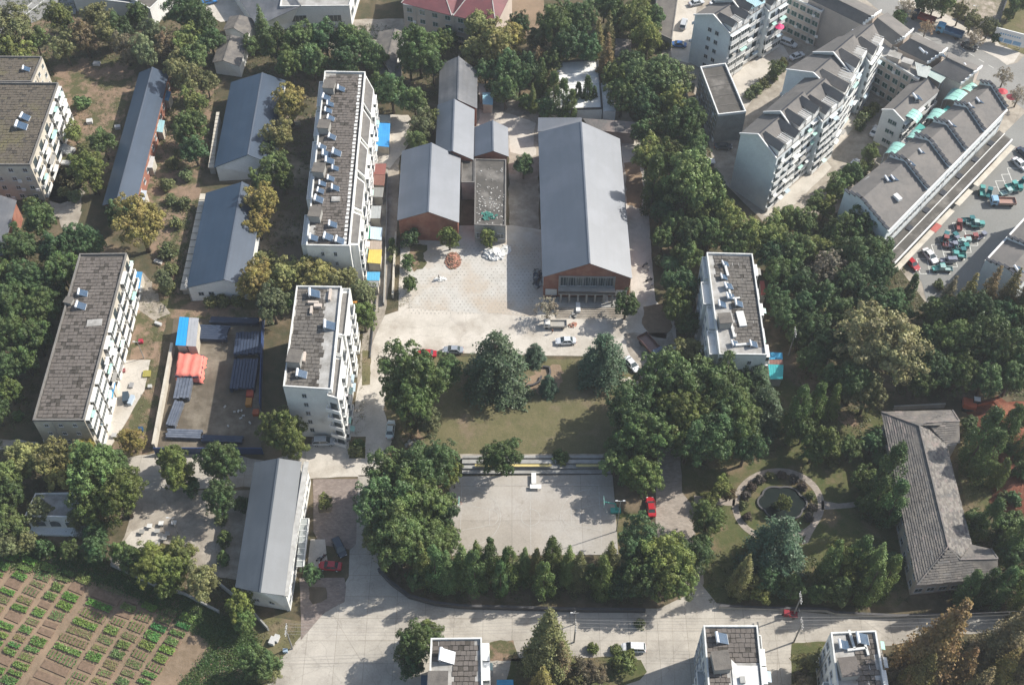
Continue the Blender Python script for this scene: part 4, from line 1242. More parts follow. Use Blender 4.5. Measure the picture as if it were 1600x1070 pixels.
# white building with arches, lower left
random.seed(41)
ab, F, z = flat_block('arched_building', 'white building with dark arched windows, half hidden by trees at lower left', [(55, 770), (136, 768), (137, 808), (38, 806)], 5, WHITE, deckm=DECKL, param=PARAW, cat='building')
for t in (.18, .42):
    p = lerp(F[3], F[2], t); mb = MB()
    q = [(p.x - 1.0, p.y - .06, 1.2)] + [(p.x - math.cos(a) * 1.0, p.y - .06, 2.4 + math.sin(a) * .8) for a in [math.pi * k / 8 for k in range(9)]] + [(p.x + 1.0, p.y - .06, 1.2)]
    mb.poly(list(reversed(q))); mb.poly([(x, y + .05, zz_) for x, y, zz_ in q]); wpart(ab, 'arched_window', mb, GLASS)
mb = MB(); p = lerp(F[3], F[2], .72); mb.box((p.x, p.y - .04, 1.9), (3.2, .06, 1.8)); wpart(ab, 'door_opening', mb, GLASS)
mb = MB(); mb.prism([(F[3].x - .3, F[3].y - 1.6), (F[2].x, F[2].y - 1.6), (F[2].x, F[2].y - .02), (F[3].x, F[3].y - .02)], 0, .5); wpart(ab, 'plinth', mb, BLUEW)

# ---- tiled U-shaped building on the right
ut = thing('tiled_office', G(1470, 780), 'old U shaped building with hipped grey tile roof at the right', 'office building')
ZE, ZR = 7, 9.6
def E_(px, py): return G(px, py, ZE)
def R_(px, py): return G(px, py, ZR)
slopes = [
    ('w', [E_(1377, 643.5), E_(1433, 914), R_(1481.5, 854), R_(1436, 665)]),
    ('n', [E_(1377, 643.5), R_(1436, 665), R_(1470, 664), E_(1488, 641)]),
    ('e', [R_(1436, 665), R_(1481.5, 854), G(1500, 874, ZE + .6), E_(1518, 850), E_(1513, 833), E_(1501.6, 789), E_(1478, 694), R_(1447, 660)]),
    ('ns', [R_(1447, 660), E_(1478, 694), E_(1500, 692), G(1499, 658, ZE + 1.6)]),
    ('nn', [R_(1447, 660), G(1499, 658, ZE + 1.6), E_(1488, 641)]),
    ('s', [R_(1481.5, 854), E_(1433, 914), E_(1560, 901), G(1559, 872.5, ZE + 2), G(1500, 874, ZE + 2)]),
    ('sn', [E_(1518, 850), G(1500, 874, ZE + 2), G(1559, 872.5, ZE + 2), E_(1548, 857)]),
]
for nm, pts in slopes:
    if nm == 'e':      # put every corner on one plane
        n_ = (pts[1] - pts[0]).cross(E_(1501.6, 789) - pts[0])
        pts = [Vector((p.x, p.y, pts[0].z - (n_.x * (p.x - pts[0].x) + n_.y * (p.y - pts[0].y)) / n_.z)) for p in pts]
    mb = MB()
    pts2 = pts if sum((pts[k].x * pts[(k + 1) % len(pts)].y - pts[(k + 1) % len(pts)].x * pts[k].y) for k in range(len(pts))) > 0 else list(reversed(pts))
    tr_ = tessellate_polygon([pts2])
    for t_ in tr_:
        a, b, d = (pts2[q] for q in t_)
        if (b - a).cross(d - a).z < 0:
            b, d = d, b
        mb.poly([a, b, d])
        mb.poly([a - Vector((0, 0, .15)), d - Vector((0, 0, .15)), b - Vector((0, 0, .15))])
    sl = wpart(ut, 'roof_slope', mb, TILE)
    # overlapping courses of tiles, each a raised strip parallel to the eave
    ref = {'w': 0, 'n': 3, 'e': 6, 'ns': 1, 'nn': 1, 's': 1, 'sn': 2}[nm]
    e0, e1 = pts[ref], pts[(ref + 1) % len(pts)]
    if nm == 'e': e0, e1 = R_(1481.5, 854), R_(1436, 665)
    if nm == 'sn': e0, e1 = G(1500, 874, ZE + 2), G(1559, 872.5, ZE + 2)
    if nm == 'nn': e0, e1 = R_(1447, 660), G(1499, 658, ZE + 1.6)
    best = max(tr_, key=lambda t_: (pts2[t_[1]] - pts2[t_[0]]).cross(pts2[t_[2]] - pts2[t_[0]]).length)
    nrm = (pts2[best[1]] - pts2[best[0]]).cross(pts2[best[2]] - pts2[best[0]]).normalized()
    if nrm.z < 0: nrm = -nrm
    o0_ = pts2[best[0]]
    dirn = (e1 - e0); dirn = (dirn - nrm * dirn.dot(nrm)).normalized()
    up = nrm.cross(dirn)
    if up.z < 0: up = -up
    U = [(p - o0_).dot(dirn) for p in pts2]; V = [(p - o0_).dot(up) for p in pts2]
    mb = MB()
    v = min(V) + .15
    rot = Matrix((dirn, up, nrm)).transposed()
    while v < max(V):
        xs = []
        for k in range(len(U)):
            j = (k + 1) % len(U)
            if (V[k] > v) != (V[j] > v):
                xs.append(U[k] + (U[j] - U[k]) * (v - V[k]) / (V[j] - V[k]))
        xs.sort()
        for x0_, x1_ in zip(xs[::2], xs[1::2]):
            u = x0_ + .1
            while u < x1_ - .2:
                l_ = min(rr(.4, 2.2) if nm != 'e' else rr(.3, .9), x1_ - u)
                p = o0_ + dirn * (u + l_ / 2) + up * (v + rr(-.05, .05)) + nrm * (rr(.03, .07) + (.01 if nm == 'e' else 0))
                i = len(mb.v)
                hx, hy = l_ / 2 * .97, .19
                for sx, sy, sz in ((-1, -1, .05), (1, -1, .05), (1, 1, -.03), (-1, 1, -.03), (-1, -1, -.12), (1, -1, -.12)):
                    q = p + dirn * sx * hx + up * sy * hy + nrm * sz
                    mb.v.append(tuple(q))
                ms_ = random.choice((0, 0, 0, 0, 0, 0, 1)) if nm != 'e' else random.choice((0, 0, 1, 3, 3))
                f1, f2_ = (i, i + 1, i + 2, i + 3), (i + 4, i + 5, i + 1, i)
                if dirn.cross(up).dot(nrm) < 0: f1, f2_ = tuple(reversed(f1)), tuple(reversed(f2_))
                mb.f += [f1, f2_]; mb.m += [ms_, ms_]
                u += l_
        v += .46
    wpart(ut, 'roof_tiles', mb, [TILE, TILE2, SLABX, TILEL], kind='stuff')
mb = MB()
for a, b in [(E_(1377, 643.5), R_(1436, 665)), (R_(1436, 665), R_(1481.5, 854)), (R_(1481.5, 854), E_(1433, 914)), (R_(1481.5, 854), G(1500, 874, ZE + 2)), (G(1500, 874, ZE + 2), G(1559, 872.5, ZE + 2)), (R_(1436, 665), R_(1447, 660)), (R_(1447, 660), G(1499, 658, ZE + 1.6)), (G(1499, 658, ZE + 1.6), E_(1488, 641)), (G(1559, 872.5, ZE + 2), E_(1548, 857))]:
    mb.bar(a + Vector((0, 0, .1)), b + Vector((0, 0, .1)), .28, .2)
wpart(ut, 'ridge_cap', mb, TILE2)
fp = [E_(1380, 648), E_(1435, 910), E_(1557, 898), E_(1546, 861), E_(1516, 853), E_(1511, 833), E_(1499, 789), E_(1476, 692), E_(1497, 689), E_(1486, 646)]
fc = G(1460, 780, ZE)
fp = [lerp(p, fc, .05) for p in fp]
mb = MB(); mb.prism([(p.x, p.y) for p in fp], 0, ZE - .1)
wpart(ut, 'wall', mb, PINKW)
f2 = [Vector((p.x, p.y, 0)) for p in fp]
windows(ut, f2[0], f2[1], .2, 2, 3.3, 12, 1.3, 1.5)
windows(ut, f2[1], f2[2], .2, 2, 3.3, 6, 1.5, 1.5)
# ================================================================ TOWN BLOCKS, UPPER RIGHT
def slope_slab(root, pts, m, name='roof_slope', t=.14):
    c = sum(pts, Vector((0, 0, 0)))
    if (pts[1] - pts[0]).cross(pts[2] - pts[0]).z < 0:
        pts = list(reversed(pts))
    lo = [p - Vector((0, 0, t)) for p in pts]
    mb = MB(); mb.poly(pts); mb.poly(list(reversed(lo)))
    for k in range(len(pts)):
        j = (k + 1) % len(pts)
        mb.poly([pts[k], lo[k], lo[j], pts[j]])
    return wpart(root, name, mb, m)

def town_block(name, label, px, h, rise, frac=.5, wallm=WCLEAN, roofm=RTILE, floors=5, endwin=2, dormers=4, nb=8, awn=.45, cat='apartment block', endm=None, green=False, units=1):
    """px: end-left, end-right, far-right, far-left eave corners at height h"""
    P = [G(*p, h) for p in px]
    c = sum(P, Vector((0, 0, 0))) / 4
    root = thing(name, (c.x, c.y, 0), label, cat, 'terraced town blocks at the upper right')
    out = (P[1] - P[0]).normalized()
    for k in range(units):
        ta, tb = k / units, (k + 1) / units
        of = out * ((0, -1.0, .5, -.8)[k % 4]) if units > 1 else Vector((0, 0, 0))
        dh = (0, .9, -.3, .7)[k % 4] if units > 1 else 0
        Q = [lerp(P[0], P[3], ta) - of * .3, lerp(P[1], P[2], ta) + of, lerp(P[1], P[2], tb) + of, lerp(P[0], P[3], tb) - of * .3]
        Q = [Vector((q.x, q.y, h + dh)) for q in Q]
        res = town_unit(root, Q, h + dh, rise, frac, wallm, roofm, floors, endwin if k == 0 else 0, max(1, dormers // units) if dormers else 0, max(2, nb // units), awn, endm, green)
    return (root,) + res[1:]

def town_unit(root, P, h, rise, frac, wallm, roofm, floors, endwin, dormers, nb, awn, endm, green):
    c = sum(P, Vector((0, 0, 0))) / 4
    up = Vector((0, 0, rise))
    Ra, Rb = lerp(P[0], P[1], frac) + up, lerp(P[3], P[2], frac) + up
    ax = (P[2] - P[1]).normalized()
    slope_slab(root, [P[0] - ax * .3, Ra - ax * .3, Rb + ax * .3, P[3] + ax * .3], roofm)
    slope_slab(root, [P[1] - ax * .3, P[2] + ax * .3, Rb + ax * .3, Ra - ax * .3], roofm)
    mb = MB(); mb.bar(Ra + Vector((0, 0, .06)), Rb + Vector((0, 0, .06)), .3, .18); wpart(root, 'ridge_cap', mb, CAP)
    Q = [lerp(p, c, .015) for p in P]
    Q = [Vector((p.x, p.y, h)) for p in Q]
    mb = MB()
    r0, r1 = Ra - Vector((0, 0, .16)), Rb - Vector((0, 0, .16))
    def dn(p): return (p.x, p.y, 0)
    def tp(p): return (p.x, p.y, h - .15)
    mb.poly([dn(Q[0]), dn(Q[1]), tp(Q[1]), tuple(lerp(r0, r1, .01)), tp(Q[0])])
    mb.poly([dn(Q[2]), dn(Q[3]), tp(Q[3]), tuple(lerp(r1, r0, .01)), tp(Q[2])])
    mb.poly([dn(Q[1]), dn(Q[2]), tp(Q[2]), tp(Q[1])])
    mb.poly([dn(Q[3]), dn(Q[0]), tp(Q[0]), tp(Q[3])])
    wpart(root, 'wall', mb, endm or wallm)
    # verge coping on the visible end
    mb = MB()
    for a, b in ((P[0], Ra), (Ra, P[1])):
        mb.bar(a - ax * .35 + Vector((0, 0, .1)), b - ax * .35 + Vector((0, 0, .1)), .3, .35)
    wpart(root, 'verge_coping', mb, WCLEAN)
    fh = (h - 1) / floors
    g = [Vector((q.x, q.y, 0)) for q in Q]
    if endwin:
        windows(root, lerp(g[0], g[1], .35), lerp(g[0], g[1], .75), .3, floors, fh, endwin, 1.1, 1.2, green)
    if nb:
        balconies(root, g[1], g[2], .3, floors, fh, nb, (g[2] - g[1]).length / nb * .9, .65, ('glazed', 'open'), awn)
    windows(root, g[3], g[0], .3, floors, fh, max(3, nb), 1.3, 1.3, green)
    # dormers and roof terraces on the sunny slope
    for i in range(dormers):
        t = (i + .5) / dormers
        e = lerp(P[1], P[2], t); r = lerp(Ra, Rb, t)
        dr = Vector((r.x - e.x, r.y - e.y, 0)); wd = (P[2] - P[1]).length / dormers * .8
        if i % 2 == 0:
            a = e + dr * .02; b = e + dr * .9
            zt = h + rise * .92
            z0 = h - .3
            mb = MB()
            # two white triangular cheeks and gable front
            A1, A2 = a - ax * wd / 2, a + ax * wd / 2
            B1, B2 = b - ax * wd / 2, b + ax * wd / 2
            T, TB = a + Vector((0, 0, 0)), b
            mb.poly([(A1.x, A1.y, z0), (A2.x, A2.y, z0), (A2.x, A2.y, zt - .6), (T.x, T.y, zt + .6), (A1.x, A1.y, zt - .6)])
            mb.poly([(A2.x, A2.y, z0), (B2.x, B2.y, z0), (B2.x, B2.y, zt - .6), (A2.x, A2.y, zt - .6)])
            mb.poly([(B1.x, B1.y, z0), (A1.x, A1.y, z0), (A1.x, A1.y, zt - .6), (B1.x, B1.y, zt - .6)])
            mb.poly([(B2.x, B2.y, z0), (B1.x, B1.y, z0), (B1.x, B1.y, zt - .6), (TB.x, TB.y, zt + .6), (B2.x, B2.y, zt - .6)])
            d = wpart(root, 'dormer', mb, WCLEAN)
            o_ = -dr.normalized() * .35
            for s_, (u, v) in ((1, (A2, B2)), (-1, (A1, B1))):
                e1 = Vector((u.x, u.y, zt - .75)) + ax * .2 * s_ + o_
                e2 = Vector((v.x, v.y, zt - .75)) + ax * .2 * s_
                slope_slab(root, [e1, e2, Vector((TB.x, TB.y, zt + .65)), Vector((T.x, T.y, zt + .65)) + o_], roofm, 'dormer_roof')
        else:
            a = e + dr * .02; b = e + dr * .55
            mid = (a + b) / 2
            rz = math.atan2(ax.y, ax.x)
            L = (b - a).length
            mb = MB()
            mb.box((mid.x, mid.y, h + rise * .22), (wd * .9, L, rise * .6), rz)
            tr_ = wpart(root, 'roof_terrace', mb, WCLEAN)
            mb = MB(); mb.box((mid.x, mid.y, h + rise * .52 + .06), (wd * .8, L * .8, .1), rz)
            wpart(root, 'terrace_floor', mb, DECKL if i % 4 == 1 else GSHEET)
            mb = MB()
            for k in range(4):
                q = mid + ax * wd * (-.4 + .8 * k / 3)
                mb.box((q.x, q.y, h + rise * .52 + .5), (.1, L * .9, .08), rz)
            wpart(root, 'pergola', mb, WCLEAN)
    return root, P, Ra, Rb

random.seed(51)
town_block('white_apartment_block', 'white five storey block with pale blue end wall, right of the blue car', [(1085.5, 23), (1142, 52.5), (1229, -2), (1172, -31)], 15.5, 3.0, .5, endm=BLUEW, nb=8, dormers=9, units=3)
town_block('white_apartment_block', 'tallest white block with a blank pale end wall and stacked white balconies', [(1157, 208), (1214.5, 247), (1317, 158), (1258, 121)], 18, 3.2, .45, endm=BLUEW, floors=6, endwin=0, nb=9, dormers=9, awn=.5, units=3)
town_block('white_apartment_block', 'white balconied block just beyond the tallest one, facing the long grey roofs', [(1229, 108), (1316, 156), (1377, 66), (1344, 40)], 17.4, 3.2, .45, endm=BLUEW, floors=6, endwin=0, nb=6, dormers=6, awn=.5, units=3)
random.seed(52)
fb, F, z = flat_block('flat_annex', 'flat roofed annex with white parapet in front of the top white block', [(1094, 104), (1134, 98.5), (1166, 174), (1122, 179)], 9.5, GREYW, deckm=DECK, param=WCLEAN, cat='annex', par_h=.7)
windows(fb, F[0], F[3], 0, 3, 3, 7, 1.2, 1.3)
for k in range(1, 5):
    mb = MB(); a, b = lerp(F[0], F[3], k / 5), lerp(F[1], F[2], k / 5)
    mb.bar((a.x + .4, a.y, z + .12), (b.x - .4, b.y, z + .12), .12, .1); wpart(fb, 'roof_seam', mb, PARAD)
# street row
def street_unit(label, fr, rd, bk, facade=None):
    root, W_ = gable('street_row_house', label, rd, fr, bk, 15.5, 13, RTILE, PINKW, 'row house', 'row houses along the street', inset=.2)
    d = (G(*fr[1], 13) - G(*fr[0], 13)).normalized()
    mb = MB()
    for e, r, b in ((fr[1], rd[1], bk[1]),):
        A, B, C = G(*e, 13), G(*r, 15.5), G(*b, 13)
        for k in range(4):
            for u, v in ((A, B), (C, B)):
                p = lerp(u, v, (k + .5) / 4)
                q = v - u
                mb.box((p.x, p.y, p.z + .35), (q.length / 4 * .9, .35, .7), math.atan2(q.y, q.x))
    wpart(root, 'stepped_gable', mb, WCLEAN)
    return root
# gable() wants left eave on one side and right on the other
street_unit('row house with long grey roof at the top, leftmost of the street row', [(1262, -2), (1348, 40)], [(1285, -12), (1365, 27)], [(1300, -20), (1376, 20)])
street_unit('second row house from the left along the street, with stepped white gable', [(1355, 44), (1398, 69)], [(1371, 28), (1413, 60)], [(1386, 20), (1426, 49)])
street_unit('third row house from the left along the street, heaters behind its roof', [(1404, 74), (1448, 101)], [(1422, 60), (1472, 84)], [(1435, 51), (1479, 79)])
street_unit('rightmost row house on the street corner, with white end gable', [(1456, 106), (1500, 134)], [(1480, 90), (1526, 112)], [(1483, 80), (1533, 107)])
random.seed(54)
fr_, F, z = flat_block('beige_front_range', 'beige front range with green framed windows facing the white blocks', [(1352, 46), (1448, 101), (1436, 124), (1364, 80)], 12, PINKW, deckm=DECKL, param=PARAW, cat='apartment range', par_h=.5)
windows(fr_, F[3], F[2], .2, 4, 2.9, 6, 1.6, 1.5, True)
for px, py, s_ in ((1398, 86, 2.2), (1418, 96, 1.8)):
    roof_box(fr_, px, py, s_ * 1.4, s_, 1.6, z, -.5, DECKL, PINKW, 'roof_room')
fr2, F, z = flat_block('beige_front_range', 'beige range with green windows at the top edge behind the parked white van', [(1243, -27), (1302, 2), (1284, 18), (1229.5, -8)], 12, PINKW, deckm=DECKL, param=PARAW, cat='apartment range', par_h=.5)
windows(fr2, F[3], F[2], .2, 4, 2.9, 5, 1.7, 1.5, True)
for q, l_ in (((1450, 82), 0), ((1471, 85), 0), ((1505, 104), 0), ((1513, 106), 0), ((1444, 80), 0), ((1338, 52), 0)):
    heater(q[0], q[1], 13.2, .3, 1.1, 'the street row roofs')
# back range with white gable end
r5b, P, Ra, Rb = town_block('white_gabled_house', 'brown roofed house with white stepped end wall beside the mint awnings', [(1379, 171), (1413, 189), (1467, 143), (1432, 120)], 10.5, 1.6, .45, floors=3, endwin=2, dormers=0, nb=5, awn=.2, cat='house', green=True)
heater(1433, 152, 11.4, .3, 1.0, 'the house with the white stepped end wall')
# shop row with stepped fire walls
random.seed(55)
ZS = 11.0
A0, A1 = G(1319, 303, ZS), G(1386, 362, ZS)
B0, B1 = G(1530, 132, ZS), G(1572, 171.5, ZS)
sr = thing('shop_row', ((A0 + B1) / 2).xy.to_3d(), 'long brown tiled shop row with dark stepped walls beside the parking lot', 'shop row')
up = Vector((0, 0, 2.2))
fr = .34
ts = [0, .32, .50, .64, .80, 1.0]
for k in range(5):
    a0, a1 = lerp(A0, B0, ts[k]), lerp(A1, B1, ts[k])
    b0, b1 = lerp(A0, B0, ts[k + 1]), lerp(A1, B1, ts[k + 1])
    st = Vector((0, 0, .25 * k))
    ra, rb = lerp(a0, a1, fr) + up, lerp(b0, b1, fr) + up
    slope_slab(sr, [a0, ra, rb, b0], RTILE)
    slope_slab(sr, [a1, b1, rb, ra], RTILE)
def stepped_wall(root, a0, a1, ra, wallm, n1=3, n2=6, rz=None):
    mb = MB()
    for (u, v, n) in ((a0, ra, n1), (a1, ra, n2)):
        d = Vector((v.x - u.x, v.y - u.y, 0))
        L = d.length
        rz = math.atan2(d.y, d.x)
        for i in range(n):
            t = (i + .5) / n
            p = lerp(u, v, t)
            zt = lerp(u, v, (i + 1) / n).z + .55
            mb.box((p.x, p.y, zt / 2), (L / n - .01, .3, zt), rz, 0)
            mb.box((p.x, p.y, zt + .14), (L / n + .35, .75, .16), rz, 1)
    wpart(root, 'stepped_wall', mb, [wallm, CAP])
for k, t in enumerate(ts):
    a0, a1 = lerp(A0, B0, t), lerp(A1, B1, t)
    stepped_wall(sr, a0, a1, lerp(a0, a1, fr) + up, BLUEW if k else BLUEW)
c = (A0 + A1 + B0 + B1) / 4
Q = [Vector((lerp(p, c, .01).x, lerp(p, c, .01).y, 0)) for p in (A0, A1, B1, B0)]
mb = MB(); mb.prism([(p.x, p.y) for p in Q], 0, ZS - .2); wpart(sr, 'wall', mb, BLUEW)
windows(sr, lerp(Q[0], Q[1], .45), lerp(Q[0], Q[1], .8), 1, 3, 3, 2, 1.2, 1.3)
windows(sr, Q[1], Q[2], 5.2, 1, 3.5, 26, 1.6, 1.6)
nrm = Vector((A1.x - A0.x, A1.y - A0.y, 0)).normalized()
a, b = Vector((A1.x, A1.y, 0)), Vector((B1.x, B1.y, 0))
mb = MB()
mb.bar(a + nrm * .3 + Vector((0, 0, ZS + .1)), b + nrm * .3 + Vector((0, 0, ZS + .1)), .35, .5); wpart(sr, 'eaves_parapet', mb, WCLEAN)
mb = MB()
q = [a + nrm * .45, b + nrm * .45, b + nrm * 4.6, a + nrm * 4.6]
mb.prism([(p.x, p.y) for p in q], 4.2, 4.5); wpart(sr, 'shop_canopy', mb, DECK)
mb = MB()
mb.bar(a + nrm * 4.7 + Vector((0, 0, 4.55)), b + nrm * 4.7 + Vector((0, 0, 4.55)), .3, .6)
mb.bar(a + nrm * 2.2 + Vector((0, 0, 4.7)), b + nrm * 2.2 + Vector((0, 0, 4.7)), .15, .3); wpart(sr, 'canopy_edge', mb, WCLEAN)
for k in range(7):
    p = lerp(a, b, .06 + k * .14) + nrm * 1.3
    mb = MB(); mb.box((p.x, p.y, 4.62), (1.8, 1.2, .2), math.atan2(b.y - a.y, b.x - a.x)); wpart(sr, 'canopy_opening', mb, CAP)
segs = [(.0, .30), (.34, .46), (.5, .62), (.66, 1.0)]
for t0, t1 in segs:
    p, q_ = lerp(a, b, t0) + nrm * 5.6, lerp(a, b, t1) + nrm * 5.6
    mb = MB(); mb.bar(p + Vector((0, 0, 3.3)), q_ + Vector((0, 0, 3.3)), 1.3, .12); wpart(sr, 'cream_awning', mb, CREAM)
p = lerp(a, b, .32) + nrm * 5.7
mb = MB(); mb.box((p.x, p.y, 3.3), (3.0, 1.5, .14), math.atan2(b.y - a.y, b.x - a.x)); o = wpart(sr, 'red_awning', mb, TINTED, color=(.45, .12, .10))
for q in [(1389, 280), (1398, 278), (1424.5, 254.5), (1441, 236), (1457, 222), (1488, 194), (1519, 165), (1531, 157)]:
    heater(q[0], q[1], ZS + 1.4, .35, .95, 'the shop row roof')
mb = MB(); p = G(1402, 310, ZS + 1.2); mb.box((p.x, p.y, ZS + 1.5), (1.1, 2.0, .7), .5); wpart(sr, 'skylight', mb, WCLEAN)
# barrel awnings
def barrel(px, py, L, r, z, rz, label):
    c = G(px, py, z)
    root = thing('barrel_awning', (c.x, c.y, 0), label, 'awning', 'mint green barrel awnings')
    mb = MB()
    n = 9
    for k in range(n):
        a0, a1 = math.pi * (.08 + .84 * k / n), math.pi * (.08 + .84 * (k + 1) / n)
        for rr_ , fl in ((r, False), (r - .05, True)):
            q = []
            for (x, a_) in ((-L / 2, a0), (L / 2, a0), (L / 2, a1), (-L / 2, a1)):
                q.append(Vector((x, math.cos(a_) * rr_, math.sin(a_) * rr_ * .62)))
            q = [Matrix.Rotation(rz, 3, 'Z') @ v for v in q]
            q = [(v.x + c.x, v.y + c.y, v.z + z) for v in q]
            mb.poly(q if not fl else list(reversed(q)))
    wpart(root, 'curved_sheet', mb, MINT)
    for k in range(4):
        x = -L / 2 + L * k / 3
        mb = MB()
        pts = [Matrix.Rotation(rz, 3, 'Z') @ Vector((x, math.cos(math.pi * q / 8) * (r + .03), math.sin(math.pi * q / 8) * (r + .03) * .62)) for q in range(9)]
        mb.tube([(v.x + c.x, v.y + c.y, v.z + z) for v in pts], .05, 4)
        wpart(root, 'rib', mb, WCLEAN)
    mb = MB()
    for sx in (-1, 1):
        for sy in (-1, 1):
            v = Matrix.Rotation(rz, 3, 'Z') @ Vector((sx * L / 2 * .95, sy * r * .95, 0))
            mb.bar((v.x + c.x, v.y + c.y, z), (v.x + c.x, v.y + c.y, .02), .1, .1)
    wpart(root, 'post', mb, FRAME)
for i, (px, py, L, r, lab) in enumerate([
    (1513, 141, 3.6, 2.0, 'mint green barrel awning nearest the street corner'),
    (1494, 157, 5.0, 2.7, 'largest mint green barrel awning on the shop row'),
    (1464, 186, 4.6, 2.3, 'mint green barrel awning third from the street end of the shop row'),
    (1431, 216, 3.6, 1.9, 'mint green barrel awning next to the grey sheet, near the middle of the row'),
    (1402, 240, 4.8, 2.5, 'mint green barrel awning nearest the camera on the shop row'),
    (1424, 184, 3.6, 2.2, 'mint green barrel awning over the terrace of the white gabled house'),
    (1485, 125, 3.0, 1.6, 'pale mint awning behind the street corner row house')]):
    barrel(px, py, L, r, 9.6, .95, lab)
FC = [0]
def flatsheet(px, z, col, label, name='sheet_awning', cat='awning', group=None, wallh=True):
    P = [G(*p, z) for p in px]
    c = sum(P, Vector((0, 0, 0))) / 4
    root = thing(name, (c.x, c.y, 0), label, cat, group)
    mb = MB()
    i = 0
    ups = [.25, .25, -.05, -.05]
    mb.v += [(p.x, p.y, p.z + u) for p, u in zip(P, ups)] + [(p.x, p.y, p.z + u - .06) for p, u in zip(P, ups)]
    area = sum(P[k].x * P[(k + 1) % 4].y - P[(k + 1) % 4].x * P[k].y for k in range(4))
    fl = [(0, 1, 2, 3), (7, 6, 5, 4), (1, 0, 4, 5), (2, 1, 5, 6), (3, 2, 6, 7), (0, 3, 7, 4)]
    if area < 0: fl = [tuple(reversed(f)) for f in fl]
    for f in fl:
        mb.f.append(f); mb.m.append(0)
    # corrugation battens
    L = (P[1] - P[0]).length
    n = int(L / .55)
    for k in range(1, n):
        a, b = lerp(P[0], P[1], k / n), lerp(P[3], P[2], k / n)
        mb.bar((a.x, a.y, a.z + .27), (b.x, b.y, b.z - .03), .07, .05)
    wpart(root, 'roof_sheet', mb, TINTED, color=col)
    if wallh:
        Q = [lerp(p, c, .12) for p in P]
        mb = MB(); mb.prism([(p.x, p.y) for p in Q], 0, z - .2); wpart(root, 'wall', mb, CREAM)
    else:
        mb = MB()
        for p in P:
            q = lerp(p, c, .08); mb.bar((q.x, q.y, 0), (q.x, q.y, z - .1), .12, .12)
        wpart(root, 'post', mb, FRAME)
    return root
flatsheet([(1412, 218), (1427, 226), (1417, 236), (1403, 228)], 9.4, (.42, .40, .37), 'grey beige flat awning between two mint barrel awnings', wallh=False)
flatsheet([(1437, 194), (1446, 200), (1432, 212), (1424, 206)], 9.2, (.10, .42, .36), 'teal flat awning strip between the mint barrel awnings', wallh=False)
flatsheet([(1480, 166), (1490, 172), (1476, 184), (1467, 178)], 9.2, (.08, .45, .38), 'bright teal flat awning beside the largest mint barrel awning', wallh=False)
flatsheet([(1357, 277), (1370, 286), (1357, 296), (1343, 286)], 11.2, (.45, .47, .45), 'grey green flat canopy at the near end of the shop row', wallh=False)
flatsheet([(1429, 98), (1456, 108), (1448, 122), (1434, 118)], 12.6, (.55, .58, .55), 'pale glazed canopy on the beige range roof', wallh=False)
flatsheet([(1450, 104), (1478, 122), (1470, 130), (1446, 116)], 12.6, (.5, .6, .55), 'pale green glazed canopy beside the street corner house', wallh=False)
flatsheet([(1164, 0), (1190, -8), (1196, 4), (1174, 14)], 18.6, (.45, .65, .70), 'light cyan sheet over the roof terrace of the top white block', wallh=False)
# lower right shop units
random.seed(56)
ZQ = 10.0
A0, A1 = G(1539, 409, ZQ), G(1592, 448, ZQ)
B0, B1 = G(1640, 300, ZQ), G(1693, 339, ZQ)
s2 = thing('shop_row', ((A0 + B1) / 2).xy.to_3d(), 'grey roofed shop units at the right edge, across the parking lot', 'shop row')
up = Vector((0, 0, 2.0))
ts = [0, .32, .65, 1.0]
for k in range(3):
    a0, a1 = lerp(A0, B0, ts[k]), lerp(A1, B1, ts[k])
    b0, b1 = lerp(A0, B0, ts[k + 1]), lerp(A1, B1, ts[k + 1])
    ra, rb = lerp(a0, a1, .6) + up, lerp(b0, b1, .6) + up
    slope_slab(s2, [a0, ra, rb, b0], RTILE); slope_slab(s2, [a1, b1, rb, ra], RTILE)
for t in ts:
    a0, a1 = lerp(A0, B0, t), lerp(A1, B1, t)
    stepped_wall(s2, a0, a1, lerp(a0, a1, .6) + up, BLUEW, 4, 3)
c = (A0 + A1 + B0 + B1) / 4
Q = [Vector((lerp(p, c, .01).x, lerp(p, c, .01).y, 0)) for p in (A0, A1, B1, B0)]
mb = MB(); mb.prism([(p.x, p.y) for p in Q], 0, ZQ - .2); wpart(s2, 'wall', mb, BLUEW)
mb = MB(); mb.bar(Vector((A0.x, A0.y, ZQ + .1)), Vector((B0.x, B0.y, ZQ + .1)), .4, .4); wpart(s2, 'eaves_parapet', mb, WCLEAN)
windows(s2, Q[3], Q[0], 5, 1, 3.5, 14, 1.6, 1.6)
heater(1592, 420, ZQ + 1.2, .3, 1.1, 'the shop units at the right edge')
# billboard
bp = G(1578, 60, 3)
bb = thing('billboard', (bp.x, bp.y, 0), 'white roadside billboard with blue print on the grass verge at the top right', 'billboard')
mb = MB(); mb.box((0, 0, 3.2), (8.6, .3, 4.2)); o = link('board', mb.mesh('board', WCLEAN), bb); 
BLUEP = mat('blue_print', (.18, .36, .55), (.3, .45, .6), 1.0)
for i in range(9):
    mb = MB(); mb.box((-2.6 + i * .62, -.17, 3.9), (.4, .02, .5)); link('printed_character', mb.mesh('printed_character', BLUEP), bb)
for i in range(3):
    mb = MB(); mb.box((-2.6 + i * 2.4, -.17, 2.0), (2.1, .02, 1.2)); link('printed_panel', mb.mesh('printed_panel', BLUEP), bb)
for s_ in (-3.4, 0, 3.4):
    mb = MB(); mb.bar((s_, .3, 0), (s_, .3, 5), .2, .2); mb.bar((s_, 1.8, 0), (s_, .4, 4), .12, .12); link('post', mb.mesh('post', FRAME), bb)
bb.rotation_euler = (0, 0, -.42)

